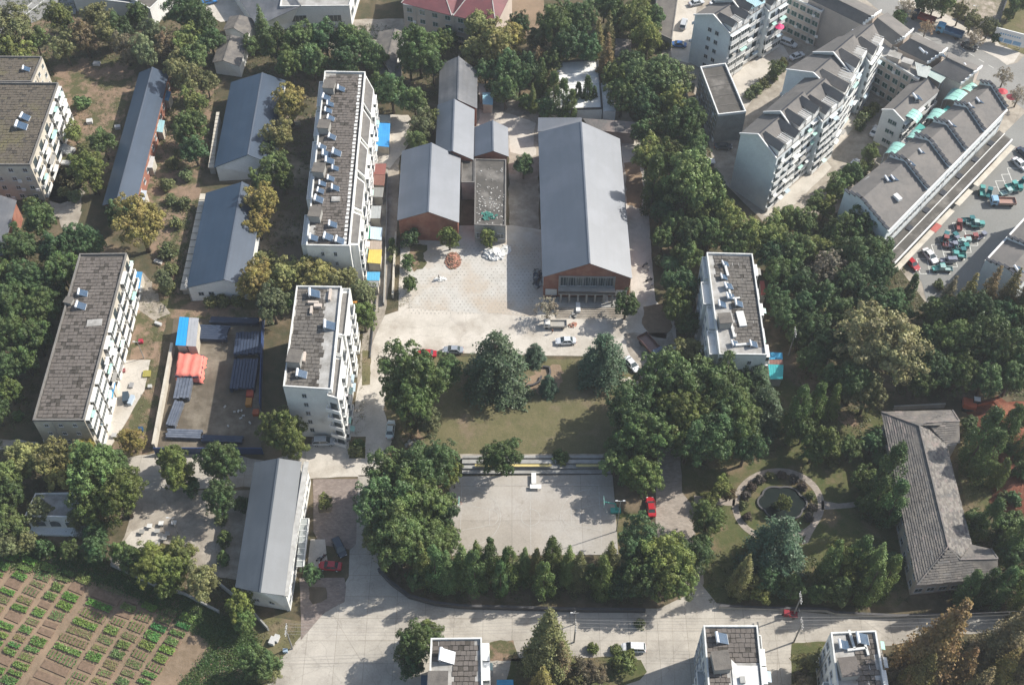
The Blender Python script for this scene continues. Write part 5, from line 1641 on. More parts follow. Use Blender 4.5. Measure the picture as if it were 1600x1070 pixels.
# ---- small sheds and lean-tos with coloured sheets
SH = [
 ([(586, 193), (610, 194), (608, 230), (583, 227)], 3, (.06, .34, .72), 'bright blue sheet roofed shed in the sandy yard right of the heater block'),
 ([(586, 181), (610, 181), (610, 191), (586, 191)], 3, (.30, .33, .33), 'grey shed roof just behind the bright blue one'),
 ([(583, 257), (604, 257), (602, 273), (580, 272)], 3, (.30, .12, .10), 'rusty red shed roof right of the heater block, farther of two'),
 ([(580, 274), (602, 275), (601, 290), (577, 288)], 3, (.26, .13, .10), 'rusty red shed roof right of the heater block, nearer of two'),
 ([(579, 294), (600, 294), (598, 308), (577, 307)], 3, (.30, .30, .28), 'grey shed roof below the rusty red sheds'),
 ([(580, 323), (596, 323), (594, 341), (578, 341)], 3, (.42, .44, .44), 'light grey shed roof between the rusty and the green sheds'),
 ([(571, 354), (578, 354), (577, 373), (570, 372)], 3, (.05, .42, .22), 'narrow green shed roof right of the heater block'),
 ([(579, 355), (598, 357), (596, 375), (578, 373)], 3, (.58, .70, .78), 'pale blue shed roof beside the narrow green one'),
 ([(572, 377), (597, 378), (596, 390), (571, 389)], 3, (.46, .38, .31), 'tan cluttered shed roof behind the yellow one'),
 ([(563, 388), (575, 389), (573, 400), (563, 399)], 3, (.25, .55, .50), 'small teal sheet left of the yellow shed roof'),
 ([(577, 391), (597, 391), (595, 412), (574, 410)], 3, (.72, .55, .14), 'yellow shed roof at the near end of the sheds'),
 ([(574, 426), (594, 426), (593, 438), (573, 438)], 3, (.12, .45, .70), 'blue shed roof nearest the lane below the yellow one'),
 ([(573, 440), (592, 440), (591, 448), (572, 447)], 3, (.36, .36, .34), 'grey shed roof just below the blue one near the lane'),
 ([(568, 262), (576, 262), (573, 290), (566, 290)], 3, (.62, .60, .57), 'white narrow roof between the heater block and the rusty sheds'),
 ([(563, 320), (572, 320), (570, 350), (562, 350)], 3, (.58, .56, .53), 'white narrow roof between the heater block and the grey sheds'),
 ([(281, 496), (295.5, 497), (290, 540), (274, 539)], 4, (.03, .36, .78), 'vivid blue sheet roof at the far left corner of the storage yard'),
 ([(296, 497), (311, 498), (306, 541), (290.5, 540)], 4, (.42, .43, .45), 'grey sheet roof beside the vivid blue one in the storage yard'),
 ([(754, 146), (771, 146), (770, 164), (754, 163)], 3.2, (.35, .62, .72), 'light blue shed roof right of the dark old grey roof'),
 ([(747, 131), (770, 135), (770, 145), (748, 148)], 3.2, (.40, .39, .36), 'pale weathered shed roof behind the light blue one'),
 ([(245, 187), (258, 190), (254, 207), (241, 205)], 3, (.38, .62, .66), 'pale cyan lean-to roof on the narrow blue workshop, middle one'),
 ([(218, 298), (230, 299), (224, 319), (213, 317)], 3, (.55, .62, .68), 'whitish lean-to roof at the near end of the narrow blue workshop'),
 ([(256, 141), (268, 145), (263, 158), (254, 155)], 3, (.08, .25, .42), 'dark blue lean-to roof near the far end of the narrow blue workshop'),
 ([(236, 245), (242, 246), (238, 262), (229, 262)], 3, (.60, .60, .58), 'white lean-to roof between two lean-tos of the narrow blue workshop'),
 ([(210, 425), (223, 426), (218, 451), (206, 448)], 3, (.10, .34, .62), 'blue sheet roof beside the brown roofed block, left of the path'),
 ([(203, 452), (210, 453), (206, 466), (200, 464)], 3, (.35, .60, .64), 'small teal sheet roof just below the blue one by the brown roofed block'),
 ([(170, 598), (181, 599), (178, 611), (168, 610)], 3, (.07, .30, .60), 'blue tarpaulin lean-to beside the brown roofed block, farther one'),
 ([(166, 612), (178, 613), (176, 621), (164, 620)], 3, (.10, .42, .66), 'light blue sheet lean-to just below the blue tarpaulin one'),
 ([(155, 644), (165, 645), (163, 657), (152, 655)], 3, (.25, .48, .68), 'light blue sheet lean-to by the lower end of the brown roofed block'),
 ([(150, 662), (161, 663), (159, 675), (148, 674)], 3, (.22, .42, .60), 'blue grey sheet lean-to, lowest one by the brown roofed block'),
 ([(1199, 551), (1222, 552), (1223, 561), (1200, 561)], 3, (.07, .40, .66), 'blue shed roof right of the block in the woods'),
 ([(1200, 570), (1224, 571), (1223, 592), (1203, 592)], 3, (.05, .42, .44), 'teal shed roof right of the block in the woods, nearer one'),
 ([(1200, 563), (1223, 563), (1223, 569), (1200, 569)], 3, (.30, .15, .12), 'thin rusty roof strip between the blue and teal shed roofs'),
 ([(1187, 440), (1194, 440), (1197, 461), (1189, 461)], 5, (.38, .10, .08), 'red sheet awning on the right side of the block in the woods'),
 ([(776, 1062), (802, 1062), (803, 1085), (776, 1085)], 3, (.06, .32, .55), 'blue shed roof at the bottom edge between block and conifers'),
 ([(658, 1055), (671, 1055), (671, 1085), (657, 1085)], 3, (.10, .14, .20), 'dark framed small roof left of the leftmost bottom block'),
]
for pxs, z, col, lab in SH:
    flatsheet(pxs, z, col, lab, 'shed', 'shed', 'small sheet roofed sheds')
# ================================================================ TREES AND PLANTS
import numpy as np
rng = np.random.default_rng(3)
def leafmesh(name, cen, nrm, size, tint):
    n = len(cen)
    nrm = nrm / np.maximum(1e-6, np.linalg.norm(nrm, axis=1))[:, None]
    ref = rng.normal(size=(n, 3))
    a = np.cross(nrm, ref); a /= np.maximum(1e-6, np.linalg.norm(a, axis=1))[:, None]
    b = np.cross(nrm, a)
    sa = (size * rng.uniform(.6, 1.3, n))[:, None]; sb = (size * rng.uniform(.45, 1.0, n))[:, None]
    v = np.empty((n, 4, 3))
    v[:, 0] = cen - a * sa; v[:, 1] = cen - b * sb + a * sa * .1; v[:, 2] = cen + a * sa; v[:, 3] = cen + b * sb + a * sa * .1
    me = bpy.data.meshes.new(name)
    me.vertices.add(n * 4); me.vertices.foreach_set('co', v.reshape(-1).astype(np.float32))
    me.loops.add(n * 4); me.loops.foreach_set('vertex_index', np.arange(n * 4, dtype=np.int32))
    me.polygons.add(n)
    me.polygons.foreach_set('loop_start', np.arange(0, n * 4, 4, dtype=np.int32))
    me.polygons.foreach_set('loop_total', np.full(n, 4, dtype=np.int32))
    at = me.attributes.new('tint', 'FLOAT', 'FACE')
    at.data.foreach_set('value', np.clip(tint, 0, 1).astype(np.float32))
    me.materials.append(FOL)
    me.update(); me.validate()
    return me
def rdir(n, zmin=-1):
    z = rng.uniform(zmin, 1, n); t = rng.uniform(0, 2 * np.pi, n); r = np.sqrt(1 - z * z)
    return np.stack([r * np.cos(t), r * np.sin(t), z], 1)

def crown_broad(seed, nl=48, leaves=9000, leaf=.05, zc=1.55, flat=1.05, lob=(.2, .36), sparse=0.0, spread=.74):
    global rng
    rng = np.random.default_rng(seed)
    d = rdir(nl, -.55)
    ph = rng.uniform(0, 6.28, 4)
    az = np.arctan2(d[:, 1], d[:, 0])
    out = spread * (1 + .13 * np.sin(2 * az + ph[0]) + .10 * np.sin(3 * az + ph[1]) + .08 * np.sin(5 * az + ph[2]))
    L = d * out[:, None] * rng.uniform(.62, 1.14, nl)[:, None]
    L[:, 2] *= flat
    lr = rng.uniform(lob[0], lob[1], nl)
    lt = rng.uniform(-.22, .22, nl)
    # every lobe carries smaller knobs
    k = 6
    sub_d = rdir(nl * k, -.5)
    own = np.repeat(np.arange(nl), k)
    S = L[own] + sub_d * (lr[own] * .8)[:, None]
    sr = lr[own] * rng.uniform(.34, .6, nl * k)
    st = lt[own] + rng.uniform(-.12, .12, nl * k)
    w_ = sr ** 2; idx = rng.choice(nl * k, leaves, p=w_ / w_.sum())
    dd = rdir(leaves, -1)
    dd += .45 * S[idx] / np.maximum(.2, np.linalg.norm(S[idx], axis=1))[:, None] + np.array([0, 0, .3])
    dd /= np.linalg.norm(dd, axis=1)[:, None]
    c = S[idx] + dd * (sr[idx] * rng.uniform(.85, 1.06, leaves))[:, None]
    wisp = rng.random(leaves) < .07
    c[wisp] += dd[wisp] * (sr[idx][wisp] * rng.uniform(.1, .9, wisp.sum()))[:, None]
    nn = dd + rng.normal(size=(leaves, 3)) * .3
    ti = .42 + st[idx] * 1.3 + rng.normal(size=leaves) * .12
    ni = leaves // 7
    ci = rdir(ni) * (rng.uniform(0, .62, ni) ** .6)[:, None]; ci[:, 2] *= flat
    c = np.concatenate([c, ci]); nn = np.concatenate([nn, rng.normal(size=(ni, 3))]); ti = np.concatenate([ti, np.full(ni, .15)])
    c[:, 2] += zc
    if sparse:
        keep = rng.random(len(c)) > sparse
        c, nn, ti = c[keep], nn[keep], ti[keep]
    return leafmesh('crown', c, nn, leaf, ti), L, zc

def crown_cone(seed, H, leaves=8000, leaf=.05, power=.8, tiers=16, per=13, droop=.12, fluff=.09, base=.1, blunt=0):
    global rng
    rng = np.random.default_rng(seed)
    C, T, N = [], [], []
    tot = 0
    br = []
    for i in range(tiers):
        t = (i + rng.uniform(-.3, .3)) / tiers
        t = min(max(t, 0), .985)
        z = H * (base + (1 - base) * t)
        r = (1 - t) ** power + blunt * (1 - t ** 4) * .3
        n = max(3, int(per * (.35 + .65 * (1 - t))))
        for j in range(n):
            a = rng.uniform(0, 6.283)
            br.append((z, min(r, 1.0) * rng.uniform(.72, 1.08), a, rng.uniform(-.2, .2)))
    wsum = sum(b[1] ** 1.3 + .03 for b in br)
    for z, r, a, tt in br:
        n = max(5, int(leaves * (r ** 1.3 + .03) / wsum))
        u = rng.uniform(.12, 1, n) ** .7
        w2 = fluff * (1.15 - .6 * u) * (.5 + r)
        x = u * r
        off = rng.normal(size=(n, 3)) * w2[:, None]
        off[:, 2] *= .55
        p = np.stack([np.cos(a) * x, np.sin(a) * x, np.full(n, z) + .10 * r * np.sin(u * 2.2) - droop * r * u * u * 1.5], 1) + off
        C.append(p); T.append(.38 + tt + .22 * u + rng.normal(size=n) * .1)
        nn = rng.normal(size=(n, 3)) * .5 + np.array([np.cos(a) * .5, np.sin(a) * .5, .9])
        N.append(nn)
    C = np.concatenate(C); C[:, 2] = np.maximum(C[:, 2], .03)
    return leafmesh('crown', C, np.concatenate(N), leaf, np.concatenate(T))

def crown_column(seed, H, leaves=5000, leaf=.06):
    global rng
    rng = np.random.default_rng(seed)
    nl = 46
    t = rng.uniform(.05, .97, nl)
    prof = np.sin(np.clip(t * .86 + .12, 0, 1) * np.pi) ** .55 * (1.05 - .5 * t)
    az = rng.uniform(0, 6.283, nl)
    rad = prof * rng.uniform(.45, .8, nl)
    L = np.stack([np.cos(az) * rad, np.sin(az) * rad, t * H], 1)
    lr = rng.uniform(.24, .42, nl) * (1.1 - .5 * t)
    lt = rng.uniform(-.22, .22, nl)
    idx = rng.choice(nl, leaves)
    dd = rdir(leaves); 
    c = L[idx] + dd * (lr[idx] * rng.uniform(.6, 1.05, leaves))[:, None] * np.array([1, 1, 1.7])
    c[:, 2] = np.clip(c[:, 2], .05, None)
    return leafmesh('crown', c, dd + rng.normal(size=(leaves, 3)) * .5, leaf, .42 + lt[idx] + rng.normal(size=leaves) * .12)

def trunk_mesh(seed, H, r, limbs=None, zc=0, straight=False):
    random.seed(seed)
    mb = MB()
    pts = [(0, 0, -.05), (rr(-.03, .03), rr(-.03, .03), H * .4), (rr(-.06, .06) * (not straight), rr(-.06, .06) * (not straight), H * .75), (0, 0, H)]
    mb.tube(pts, [r * 1.3, r, r * .75, r * .3], 7)
    if limbs is not None:
        for k in range(min(9, len(limbs))):
            l = limbs[k]
            a = Vector(pts[1]).lerp(Vector(pts[2]), rr(0, .9))
            b = Vector((l[0], l[1], l[2] + zc))
            m_ = a.lerp(b, .5) + Vector((0, 0, -.08))
            mb.tube([a, m_, b], [r * .5, r * .34, r * .12], 5)
    return mb.mesh('trunk', BARK, smooth=True)

KINDS = {}
def reg(k, crowns):
    KINDS[k] = crowns
def mk_broad(key, seeds, **kw):
    lst = []
    for s_ in seeds:
        me, L, zc = crown_broad(s_, **kw)
        lst.append((me, trunk_mesh(s_, zc, .075, L, zc)))
    reg(key, lst)
mk_broad('Cb', (1, 2, 3, 4), leaves=21000, leaf=.031, nl=85, lob=(.13, .27), spread=.8)
mk_broad('Cm', (5, 6, 7, 8), leaves=12000, leaf=.042, nl=55, lob=(.16, .32))
mk_broad('Cs', (9, 10), leaves=3200, leaf=.085, nl=26, lob=(.25, .42), zc=1.0)
mk_broad('Yb', (12, 13), leaves=16000, leaf=.034, nl=90, lob=(.13, .24), spread=.8)
mk_broad('Lb', (14, 15, 16), leaves=12000, leaf=.04, nl=60, lob=(.12, .32), spread=.8, sparse=.1)
mk_broad('Bb', (17, 18), leaves=2600, leaf=.045, nl=60, lob=(.12, .25), spread=.85)
mk_broad('Sh', (19, 20), leaves=2400, leaf=.09, nl=22, lob=(.3, .42), zc=.62, flat=.8)
reg('D', [(crown_cone(s_, 2.45, 17000, .034, .5, 17, 15, .16, .075, .06), trunk_mesh(s_, 2.3, .06, straight=True)) for s_ in (21, 22)])
reg('M', [(crown_cone(s_, 4.2, 16000, .042, .85, 30, 13, .05, .10, .05), trunk_mesh(s_, 4.0, .05, straight=True)) for s_ in (23, 24, 25)])
reg('K', [(crown_column(s_, 4.4, 8000, .05), trunk_mesh(s_, 4.0, .06, straight=True)) for s_ in (26, 27, 28)])
reg('k', [(crown_column(s_, 5.2, 4500, .08), trunk_mesh(s_, 4.6, .07, straight=True)) for s_ in (29, 30)])
def palm():
    mb = MB()
    me = bpy.data.meshes
    C, N, T = [], [], []
    for k in range(22):
        a = k * 2.4; lift = rr(.1, .9)
        for i in range(26):
            u = i / 25
            x = u * 1.0
            z = 1.5 + lift * .5 * math.sin(u * 2.4) - .55 * u * u
            for s_ in (-1, 1):
                o = s_ * .09 * math.sin(math.pi * (.15 + .8 * u))
                C.append((math.cos(a) * x - math.sin(a) * o, math.sin(a) * x + math.cos(a) * o, z - abs(o) * .3))
                N.append((math.cos(a) * .3 - math.sin(a) * s_ * .5, math.sin(a) * .3 + math.cos(a) * s_ * .5, 1)); T.append(rr(.3, .7))
    return leafmesh('crown', np.array(C), np.array(N), .09, np.array(T))
reg('P', [(palm(), trunk_mesh(31, 1.5, .08, straight=True))])

SPEC = {  # kind: (mesh key, colour, phrase, height of crown centre in radii, full height in radii)
 'C': ('C', (.064, .098, .036), 'dark green broadleaf tree', 1.55),
 'c': ('C', (.092, .118, .034), 'mid green lumpy broadleaf tree', 1.55),
 'L': ('Lb', (.125, .150, .050), 'light green loose tree', 1.55),
 'Y': ('Yb', (.245, .215, .078), 'yellowish green plane tree', 1.55),
 'O': ('Lb', (.135, .135, .062), 'olive brown tree', 1.55),
 'o': ('Lb', (.150, .105, .060), 'brownish thin tree', 1.55),
 'D': ('D', (.062, .096, .056), 'blue green layered cedar', 1.05),
 'M': ('M', (.135, .120, .045), 'olive conical conifer', 1.9),
 'R': ('M', (.158, .112, .056), 'rusty brown conical conifer', 1.9),
 'G': ('M', (.120, .150, .050), 'bright green pointed conifer', 1.9),
 'K': ('K', (.080, .115, .038), 'dark green upright conifer', 2.1),
 'k': ('k', (.065, .092, .035), 'narrow dark cypress', 2.6),
 'B': ('Bb', (.23, .19, .15), 'half bare greyish tree', 1.55),
 'S': ('Sh', (.095, .125, .042), 'round clipped shrub', .62),
 's': ('Sh', (.125, .135, .055), 'low loose bush', .62),
 'd': ('Sh', (.075, .055, .045), 'dark purplish round shrub', .62),
 'P': ('P', (.075, .110, .040), 'palm like plant with drooping fronds', 1.5),
}
TREES = '''
O 15 45 66;L 5 80 50;L 55 62 36;L 92 26 44;C 105 42 30;O 100 72 44;o 132 62 46;O 152 26 42;O 165 52 44;C 183 44 44;C 215 22 36;o 196 76 44;O 226 84 44;O 241 58 48;o 262 74 46;C 287 16 58;C 313 34 56;C 328 58 42;L 292 66 46;L 304 94 42;O 277 104 40;L 36 88 40;s 62 98 24
C 316 72 34;S 128 163 28;C 160 222 44;c 136 268 58;L 114 207 32;s 130 235 26;L 150 290 24;s 100 300 20
O 290 122 52;L 303 160 44;c 296 196 50;C 303 232 44;O 322 130 36;L 282 215 26;s 270 255 22;s 262 290 24;s 290 275 22;s 268 312 22;s 288 318 22;s 275 350 22;s 262 392 30;s 268 420 24;s 262 452 26;O 255 438 30
C 182 334 40;Y 218 352 80;S 47 318 26;s 118 308 22
C 62 342 56;C 30 385 62;C 84 388 56;C 124 378 60;C 145 380 40;C 42 435 62;c 98 425 56;C 18 470 62;C 66 478 58;c 14 520 60;C 56 528 54;C 8 572 54;C 38 562 48;c 12 610 42;C -8 640 50;s 28 620 20;C 4 430 50;C -12 500 50;C 90 460 30;S 28 650 18
Y 452 160 62;O 435 212 46;L 432 262 50;c 445 282 34;L 408 286 40;Y 410 318 56;Y 402 352 44;C 418 240 34;s 330 470 26;s 350 470 26;s 372 470 24;s 405 405 26
Y 400 440 66;Y 444 432 62;Y 492 430 62;O 425 475 56;O 538 440 50;O 566 462 50;c 568 494 46;Y 415 410 40;C 455 470 30
G 410 45 32;L 392 70 30;C 430 72 54;C 468 66 56;C 508 58 56;C 545 66 56;C 488 92 50;C 540 98 46;c 452 102 46;C 583 92 44;C 566 70 40;c 655 75 70;C 640 95 44;C 612 140 56;C 648 160 44;C 676 105 40;O 660 196 44;L 652 224 34;L 676 190 30;C 590 128 34;c 690 70 36
Y 750 42 56;Y 772 72 66;Y 738 80 44;Y 800 62 48;C 790 105 50;C 812 122 46;C 790 142 44;C 758 112 40;C 825 100 40;C 812 40 36;C 775 140 32
C 868 40 66;C 905 30 58;C 885 75 52;C 915 75 50;O 840 62 40;o 842 95 36;C 862 95 40;M 934 70 34;R 948 96 34;M 950 60 32;O 858 130 34;K 846 128 26;K 865 150 28;k 903 150 20;k 918 146 22;k 928 152 16;K 880 160 28;C 820 162 26;G 832 155 20;C 856 168 34;K 893 168 22
C 958 15 46;C 945 10 36;L 990 38 52;L 1012 62 54;L 1000 18 48;C 1020 30 40;L 965 40 34;C 985 105 50;c 960 122 44;L 1000 130 62;L 1036 122 66;O 1060 130 50;C 972 150 50;C 1008 165 50;L 1048 160 50;c 1072 192 66;C 1040 205 50;C 1085 222 46;C 1005 205 40;s 1010 78 28;s 1040 72 20
L 1012 246 52;c 1046 250 56;C 1082 258 60;K 1022 290 44;C 1040 300 50;L 1078 296 80;C 1110 290 50;C 1118 322 50;L 1095 335 44;C 1035 330 40;C 1035 372 36;C 1055 350 40;P 1050 408 34;s 1035 410 26;L 1062 395 28;C 1080 365 50;C 1110 365 50;C 1080 400 44;C 1066 448 56;c 1060 478 54;C 1048 440 34;C 1075 505 40
L 1135 350 54;C 1148 385 46;L 1170 370 54;L 1205 365 56;C 1205 400 50;C 1222 430 56;C 1215 462 44;L 1235 345 46;L 1258 352 44;L 1290 325 34;L 1275 318 34;L 1240 395 52;C 1250 440 54;C 1228 490 50;C 1255 480 50;B 1292 420 60;L 1275 390 46;C 1310 365 56;C 1345 350 62;C 1372 392 50;C 1345 395 60;C 1302 395 44;C 1370 425 60;C 1330 440 60;C 1290 465 56;C 1315 490 50;O 1300 445 36;C 1360 470 56;k 1424 452 22;C 1396 468 40;C 1275 515 54;C 1250 525 44;C 1300 540 60;C 1268 560 44;C 1412 492 34;O 1285 500 34
s 1350 185 22;s 1358 178 22;s 1342 196 22;s 1366 168 20;L 1360 240 28;C 1330 272 38;L 1312 285 34;c 1302 300 30;L 1345 268 28;s 1355 258 24;s 1170 150 20;s 1182 140 22;s 1194 130 22;s 1206 120 20;L 1213 110 24;s 1224 98 18
Y 1375 538 118;C 1335 600 66;O 1325 570 40;C 1300 590 50
R 1478 470 40;M 1508 470 44;R 1540 468 46;M 1572 468 46;R 1600 470 46;M 1620 470 50;C 1468 490 58;C 1515 495 70;C 1562 495 60;C 1600 500 60;c 1490 535 70;C 1545 540 80;C 1592 545 64;C 1455 530 50;C 1462 575 60;c 1500 580 60;C 1540 590 56;C 1580 592 54;C 1440 560 40;C 1635 540 60;C 1435 600 44;s 1466 446 20
D 775 572 112;D 835 553 36;D 944 562 82;c 640 590 92;c 650 630 74;O 668 660 46;C 700 578 52;D 856 602 34;c 622 625 50;O 640 668 34
c 785 712 64;S 877 714 30
c 618 745 84;C 668 730 80;c 700 735 50;C 600 795 86;c 655 790 90;C 690 800 60;C 625 845 90;C 670 850 70;c 590 840 54;C 700 840 44
C 990 640 88;c 1012 680 80;C 1045 600 88;C 1090 605 90;c 1070 645 90;C 1130 620 88;C 1110 680 90;c 1150 660 80;C 1075 690 70;C 1020 620 60;C 1165 700 60;C 970 690 50;L 962 722 46;c 1005 742 66;Y 1075 552 54;C 1125 585 60;D 1192 640 80;C 980 740 36;C 1165 590 50;D 1180 600 60
K 1244 650 46;K 1272 640 36;C 1255 675 40;c 1288 692 56;c 1272 700 50;O 1355 618 60;K 1300 630 30;C 1365 690 40;P 1370 675 34;P 1380 712 34;K 1388 745 52;C 1330 700 40;C 1350 745 44;K 1395 790 44;K 1372 780 40;s 1300 720 24;C 1345 790 26
d 1175 760 17;d 1187 750 17;s 1203 744 16;d 1222 742 16;d 1240 748 17;d 1254 760 17;s 1266 774 16;d 1270 792 16;d 1264 808 17;d 1166 774 16;s 1162 790 17;d 1168 808 17;L 1224 786 26;s 1214 790 16
D 1216 855 106;c 1106 812 58;L 1128 762 34;o 1138 772 26;L 1110 780 26;M 1162 898 44;O 1180 915 30;c 1320 880 62;K 1340 875 44;G 1366 882 50;K 1296 885 44;P 1400 872 34;K 1385 905 40;C 1310 920 50;K 1360 915 44;L 1190 925 34;C 1240 915 40;C 1280 925 36;C 1200 905 44;s 1345 855 28
K 1532 690 50;K 1546 715 48;C 1512 668 30;L 1515 680 22;s 1520 655 18;c 1520 818 46;K 1545 815 44;C 1575 825 54;C 1602 830 50;C 1585 870 50;k 1500 935 16;K 1512 922 38;K 1540 918 38;K 1566 918 40;c 1592 905 50;K 1605 925 44;C 1582 782 28;K 1578 668 36;C 1592 652 40;K 1562 742 30;C 1598 735 34;s 1560 650 22;s 1548 668 20;L 1575 700 26;s 1590 720 24;K 1605 690 36;s 1568 775 20;K 1580 850 40;C 1555 845 26
K 680 890 42;G 700 892 40;G 722 880 44;K 742 898 44;K 765 880 42;G 745 872 34;K 795 890 40;G 820 885 36;M 838 884 38;K 862 872 44;G 888 885 40;M 905 890 40;C 925 900 40;M 952 880 44;K 940 905 40;K 782 905 36;K 850 905 40;G 660 880 44;C 650 905 34
C 998 848 72;c 1040 880 84;C 1010 900 70;C 1075 870 66;c 1060 905 66;C 985 905 50;C 1095 850 40;o 1025 905 40;C 965 915 40
M 857 1002 82;R 876 1030 46;M 848 1066 44;s 890 1045 26;O 900 1070 30
C 652 1005 70;C 642 1040 44;c 668 985 44;S 976 1036 42;S 927 1012 20;S 962 1014 20;s 1000 975 18;o 915 1048 40;o 935 1055 30
c 376 945 50;c 382 968 40;C 405 1035 60;O 420 1050 40;c 188 862 36;c 238 885 66;c 208 878 50;c 268 892 56;C 150 858 44;C 110 860 34;C 70 856 30;L 275 865 52;O 316 908 56;c 262 915 40;s 250 860 22;s 300 860 22
c 445 680 72;c 276 735 58;c 347 722 68;C 345 780 58;c 265 715 40;C 380 790 30;C 300 760 30;C 352 842 26;C 350 872 24;s 345 812 22
Y 40 715 60;O 80 722 60;Y 100 740 56;O 120 715 50;c 150 745 84;c 190 775 74;c 145 790 70;C 180 735 60;L 15 745 50;C 12 775 54;L 20 822 54;O 40 845 36;O 8 850 46;Y 132 698 34;Y 205 688 44;O 122 815 34;B 128 828 30;O 62 800 40;C 150 830 40
L 508 784 26;C 488 897 34;C 643 374 30;c 702 371 34;c 761 373 30;c 638 410 25;c 640 446 26;B 855 482 36;C 978 476 42;C 818 258 34;s 614 392 18;s 612 405 14;c 612 380 14;s 556 703 24;C 560 695 20
R 1462 1015 100;M 1436 1060 66;R 1500 1050 60;R 1520 1085 60;R 1570 1005 90;R 1602 1045 70;M 1560 1055 60;R 1480 985 40;M 1610 960 50;o 1400 1060 40;O 1260 1035 40;s 1290 1020 24;o 1240 1095 60;o 1255 1062 34
C 1405 30 24;B 1415 12 30;B 1395 60 26;B 1447 45 24;B 1525 60 28;O 1460 5 34;L 1480 0 40;O 1500 20 30;C 1440 5 28;O 1520 32 28;O 1545 45 26;C 1556 60 18;L 1576 22 20;B 1570 120 28;B 1592 150 30;L 1592 5 34
L 210 -6 30;C 700 60 30;s 480 60 24;s 500 62 20
'''
LAND = [('the green awning block', 20, 200), ('the narrow blue workshop', 210, 210), ('the farther blue workshop', 385, 190), ('the nearer blue workshop', 345, 370),
 ('the brown roofed block', 125, 525), ('the storage yard', 330, 600), ('the heater block', 525, 250), ('the narrow white block', 490, 520), ('the lane of sheds', 585, 330),
 ('the two brick halls', 690, 250), ('the assembly hall', 910, 310), ('the plaza', 740, 440), ('the lawn', 840, 640), ('the basketball court', 830, 800), ('the round pond', 1220, 785),
 ('the brick drive', 1045, 780), ('the tiled office', 1460, 780), ('the block in the woods', 1150, 470), ('the flat annex', 1130, 140), ('the tallest white block', 1220, 220),
 ('the shop row', 1450, 260), ('the parking lot', 1480, 390), ('the street', 1500, 60), ('the left bottom block', 712, 1030), ('the middle bottom block', 1145, 1020), ('the right bottom block', 1345, 1025),
 ('the vegetable garden', 120, 980), ('the stone tables', 265, 820), ('the arched building', 90, 800), ('the meeting house', 425, 840), ('the white compound', 900, 135),
 ('the white factory', 500, 5), ('the red roofed building', 705, 25), ('the top left street', 60, 20), ('the small tiled house', 358, 75), ('the red excavation', 1570, 710), ('the wide road', 560, 1010),
 ('the bottom road', 980, 970), ('the top white block', 1150, 60), ('the annex roof', 765, 300), ('the left edge', 0, 520), ('the right edge', 1600, 520), ('the far left house', 10, 350), ('the red dirt yard', 140, 160)]
def where(px, py):
    best = min(LAND, key=lambda l: math.hypot((l[1] - px), (l[2] - py) * 1.15))
    dx, dy = px - best[1], (py - best[2]) * 1.15
    if best[0] == 'the left edge': return 'near the left edge'
    if best[0] == 'the right edge': return 'near the right edge'
    if math.hypot(dx, dy) < 28: return 'close beside ' + best[0]
    if abs(dx) > abs(dy): return ('right of ' if dx > 0 else 'left of ') + best[0]
    return ('in front of ' if dy > 0 else 'behind ') + best[0]
random.seed(77)
NT = [0]
def tree(k, cx, cy, wpx):
    key, colr, phrase, zr_ = SPEC[k]
    g = G(cx, cy)
    Rr = wpx / 2 / (FOC / depth_at(G(cx, cy, 0)))
    zs = 1.28 if k in 'KGMR' else (1.12 if k in 'CcLO' else 1.0)
    for _ in range(3):
        zc = zr_ * Rr * zs
        g = G(cx, cy, zc)
        Rr = wpx / 2 / (FOC / depth_at(g))
    if key == 'C':
        key = 'Cb' if wpx > 56 else ('Cm' if wpx > 32 else 'Cs')
        if key == 'Cs':
            zc = 1.05 * Rr; g = G(cx, cy, zc)
    lst = KINDS[key]
    crown, trunk = lst[random.randrange(len(lst))]
    sz = 'large ' if wpx >= 78 else ('small ' if wpx <= 32 and k not in 'dsSk' else '')
    if k in 'Ssd': nm, cat = 'shrub', 'shrub'
    elif k == 'P': nm, cat = 'palm_plant', 'palm'
    elif k in 'DMRGKk': nm, cat = 'conifer_tree', 'conifer'
    else: nm, cat = 'broadleaf_tree', 'tree'
    colr = tuple(q * m for q, m in zip(colr, (1.2, 1.3, 1.2)))
    root = thing(nm, (g.x, g.y, 0), sz + phrase + ' ' + where(cx, cy), cat, {'shrub': 'shrubs', 'palm': 'palm plants', 'conifer': 'conifers', 'tree': 'broadleaf trees'}[cat], rz=rr(0, 6.28))
    LABELS.append((root, root['label'], cx, cy))
    s_ = Rr * (1.06 if wpx > 70 or k in 'DMRGKk' else .98)
    root.scale = (s_ * rr(.94, 1.06), s_ * rr(.94, 1.06), s_ * zs * rr(.94, 1.08))
    j = rr(.68, 1.2)
    h_ = rr(-.14, .16)
    if wpx > 110 and k == 'Y': colr, j = (.27, .235, .095), 1.0
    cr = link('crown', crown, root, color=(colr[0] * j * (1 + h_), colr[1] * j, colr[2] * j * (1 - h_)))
    if k in 'Ssd':
        return
    link('trunk', trunk, root)
for line in TREES.strip().split('\n'):
    for it in line.split(';'):
        a = it.split()
        if len(a) == 4:
            tree(a[0], float(a[1]), float(a[2]), float(a[3])); NT[0] += 1
print('trees', NT[0])

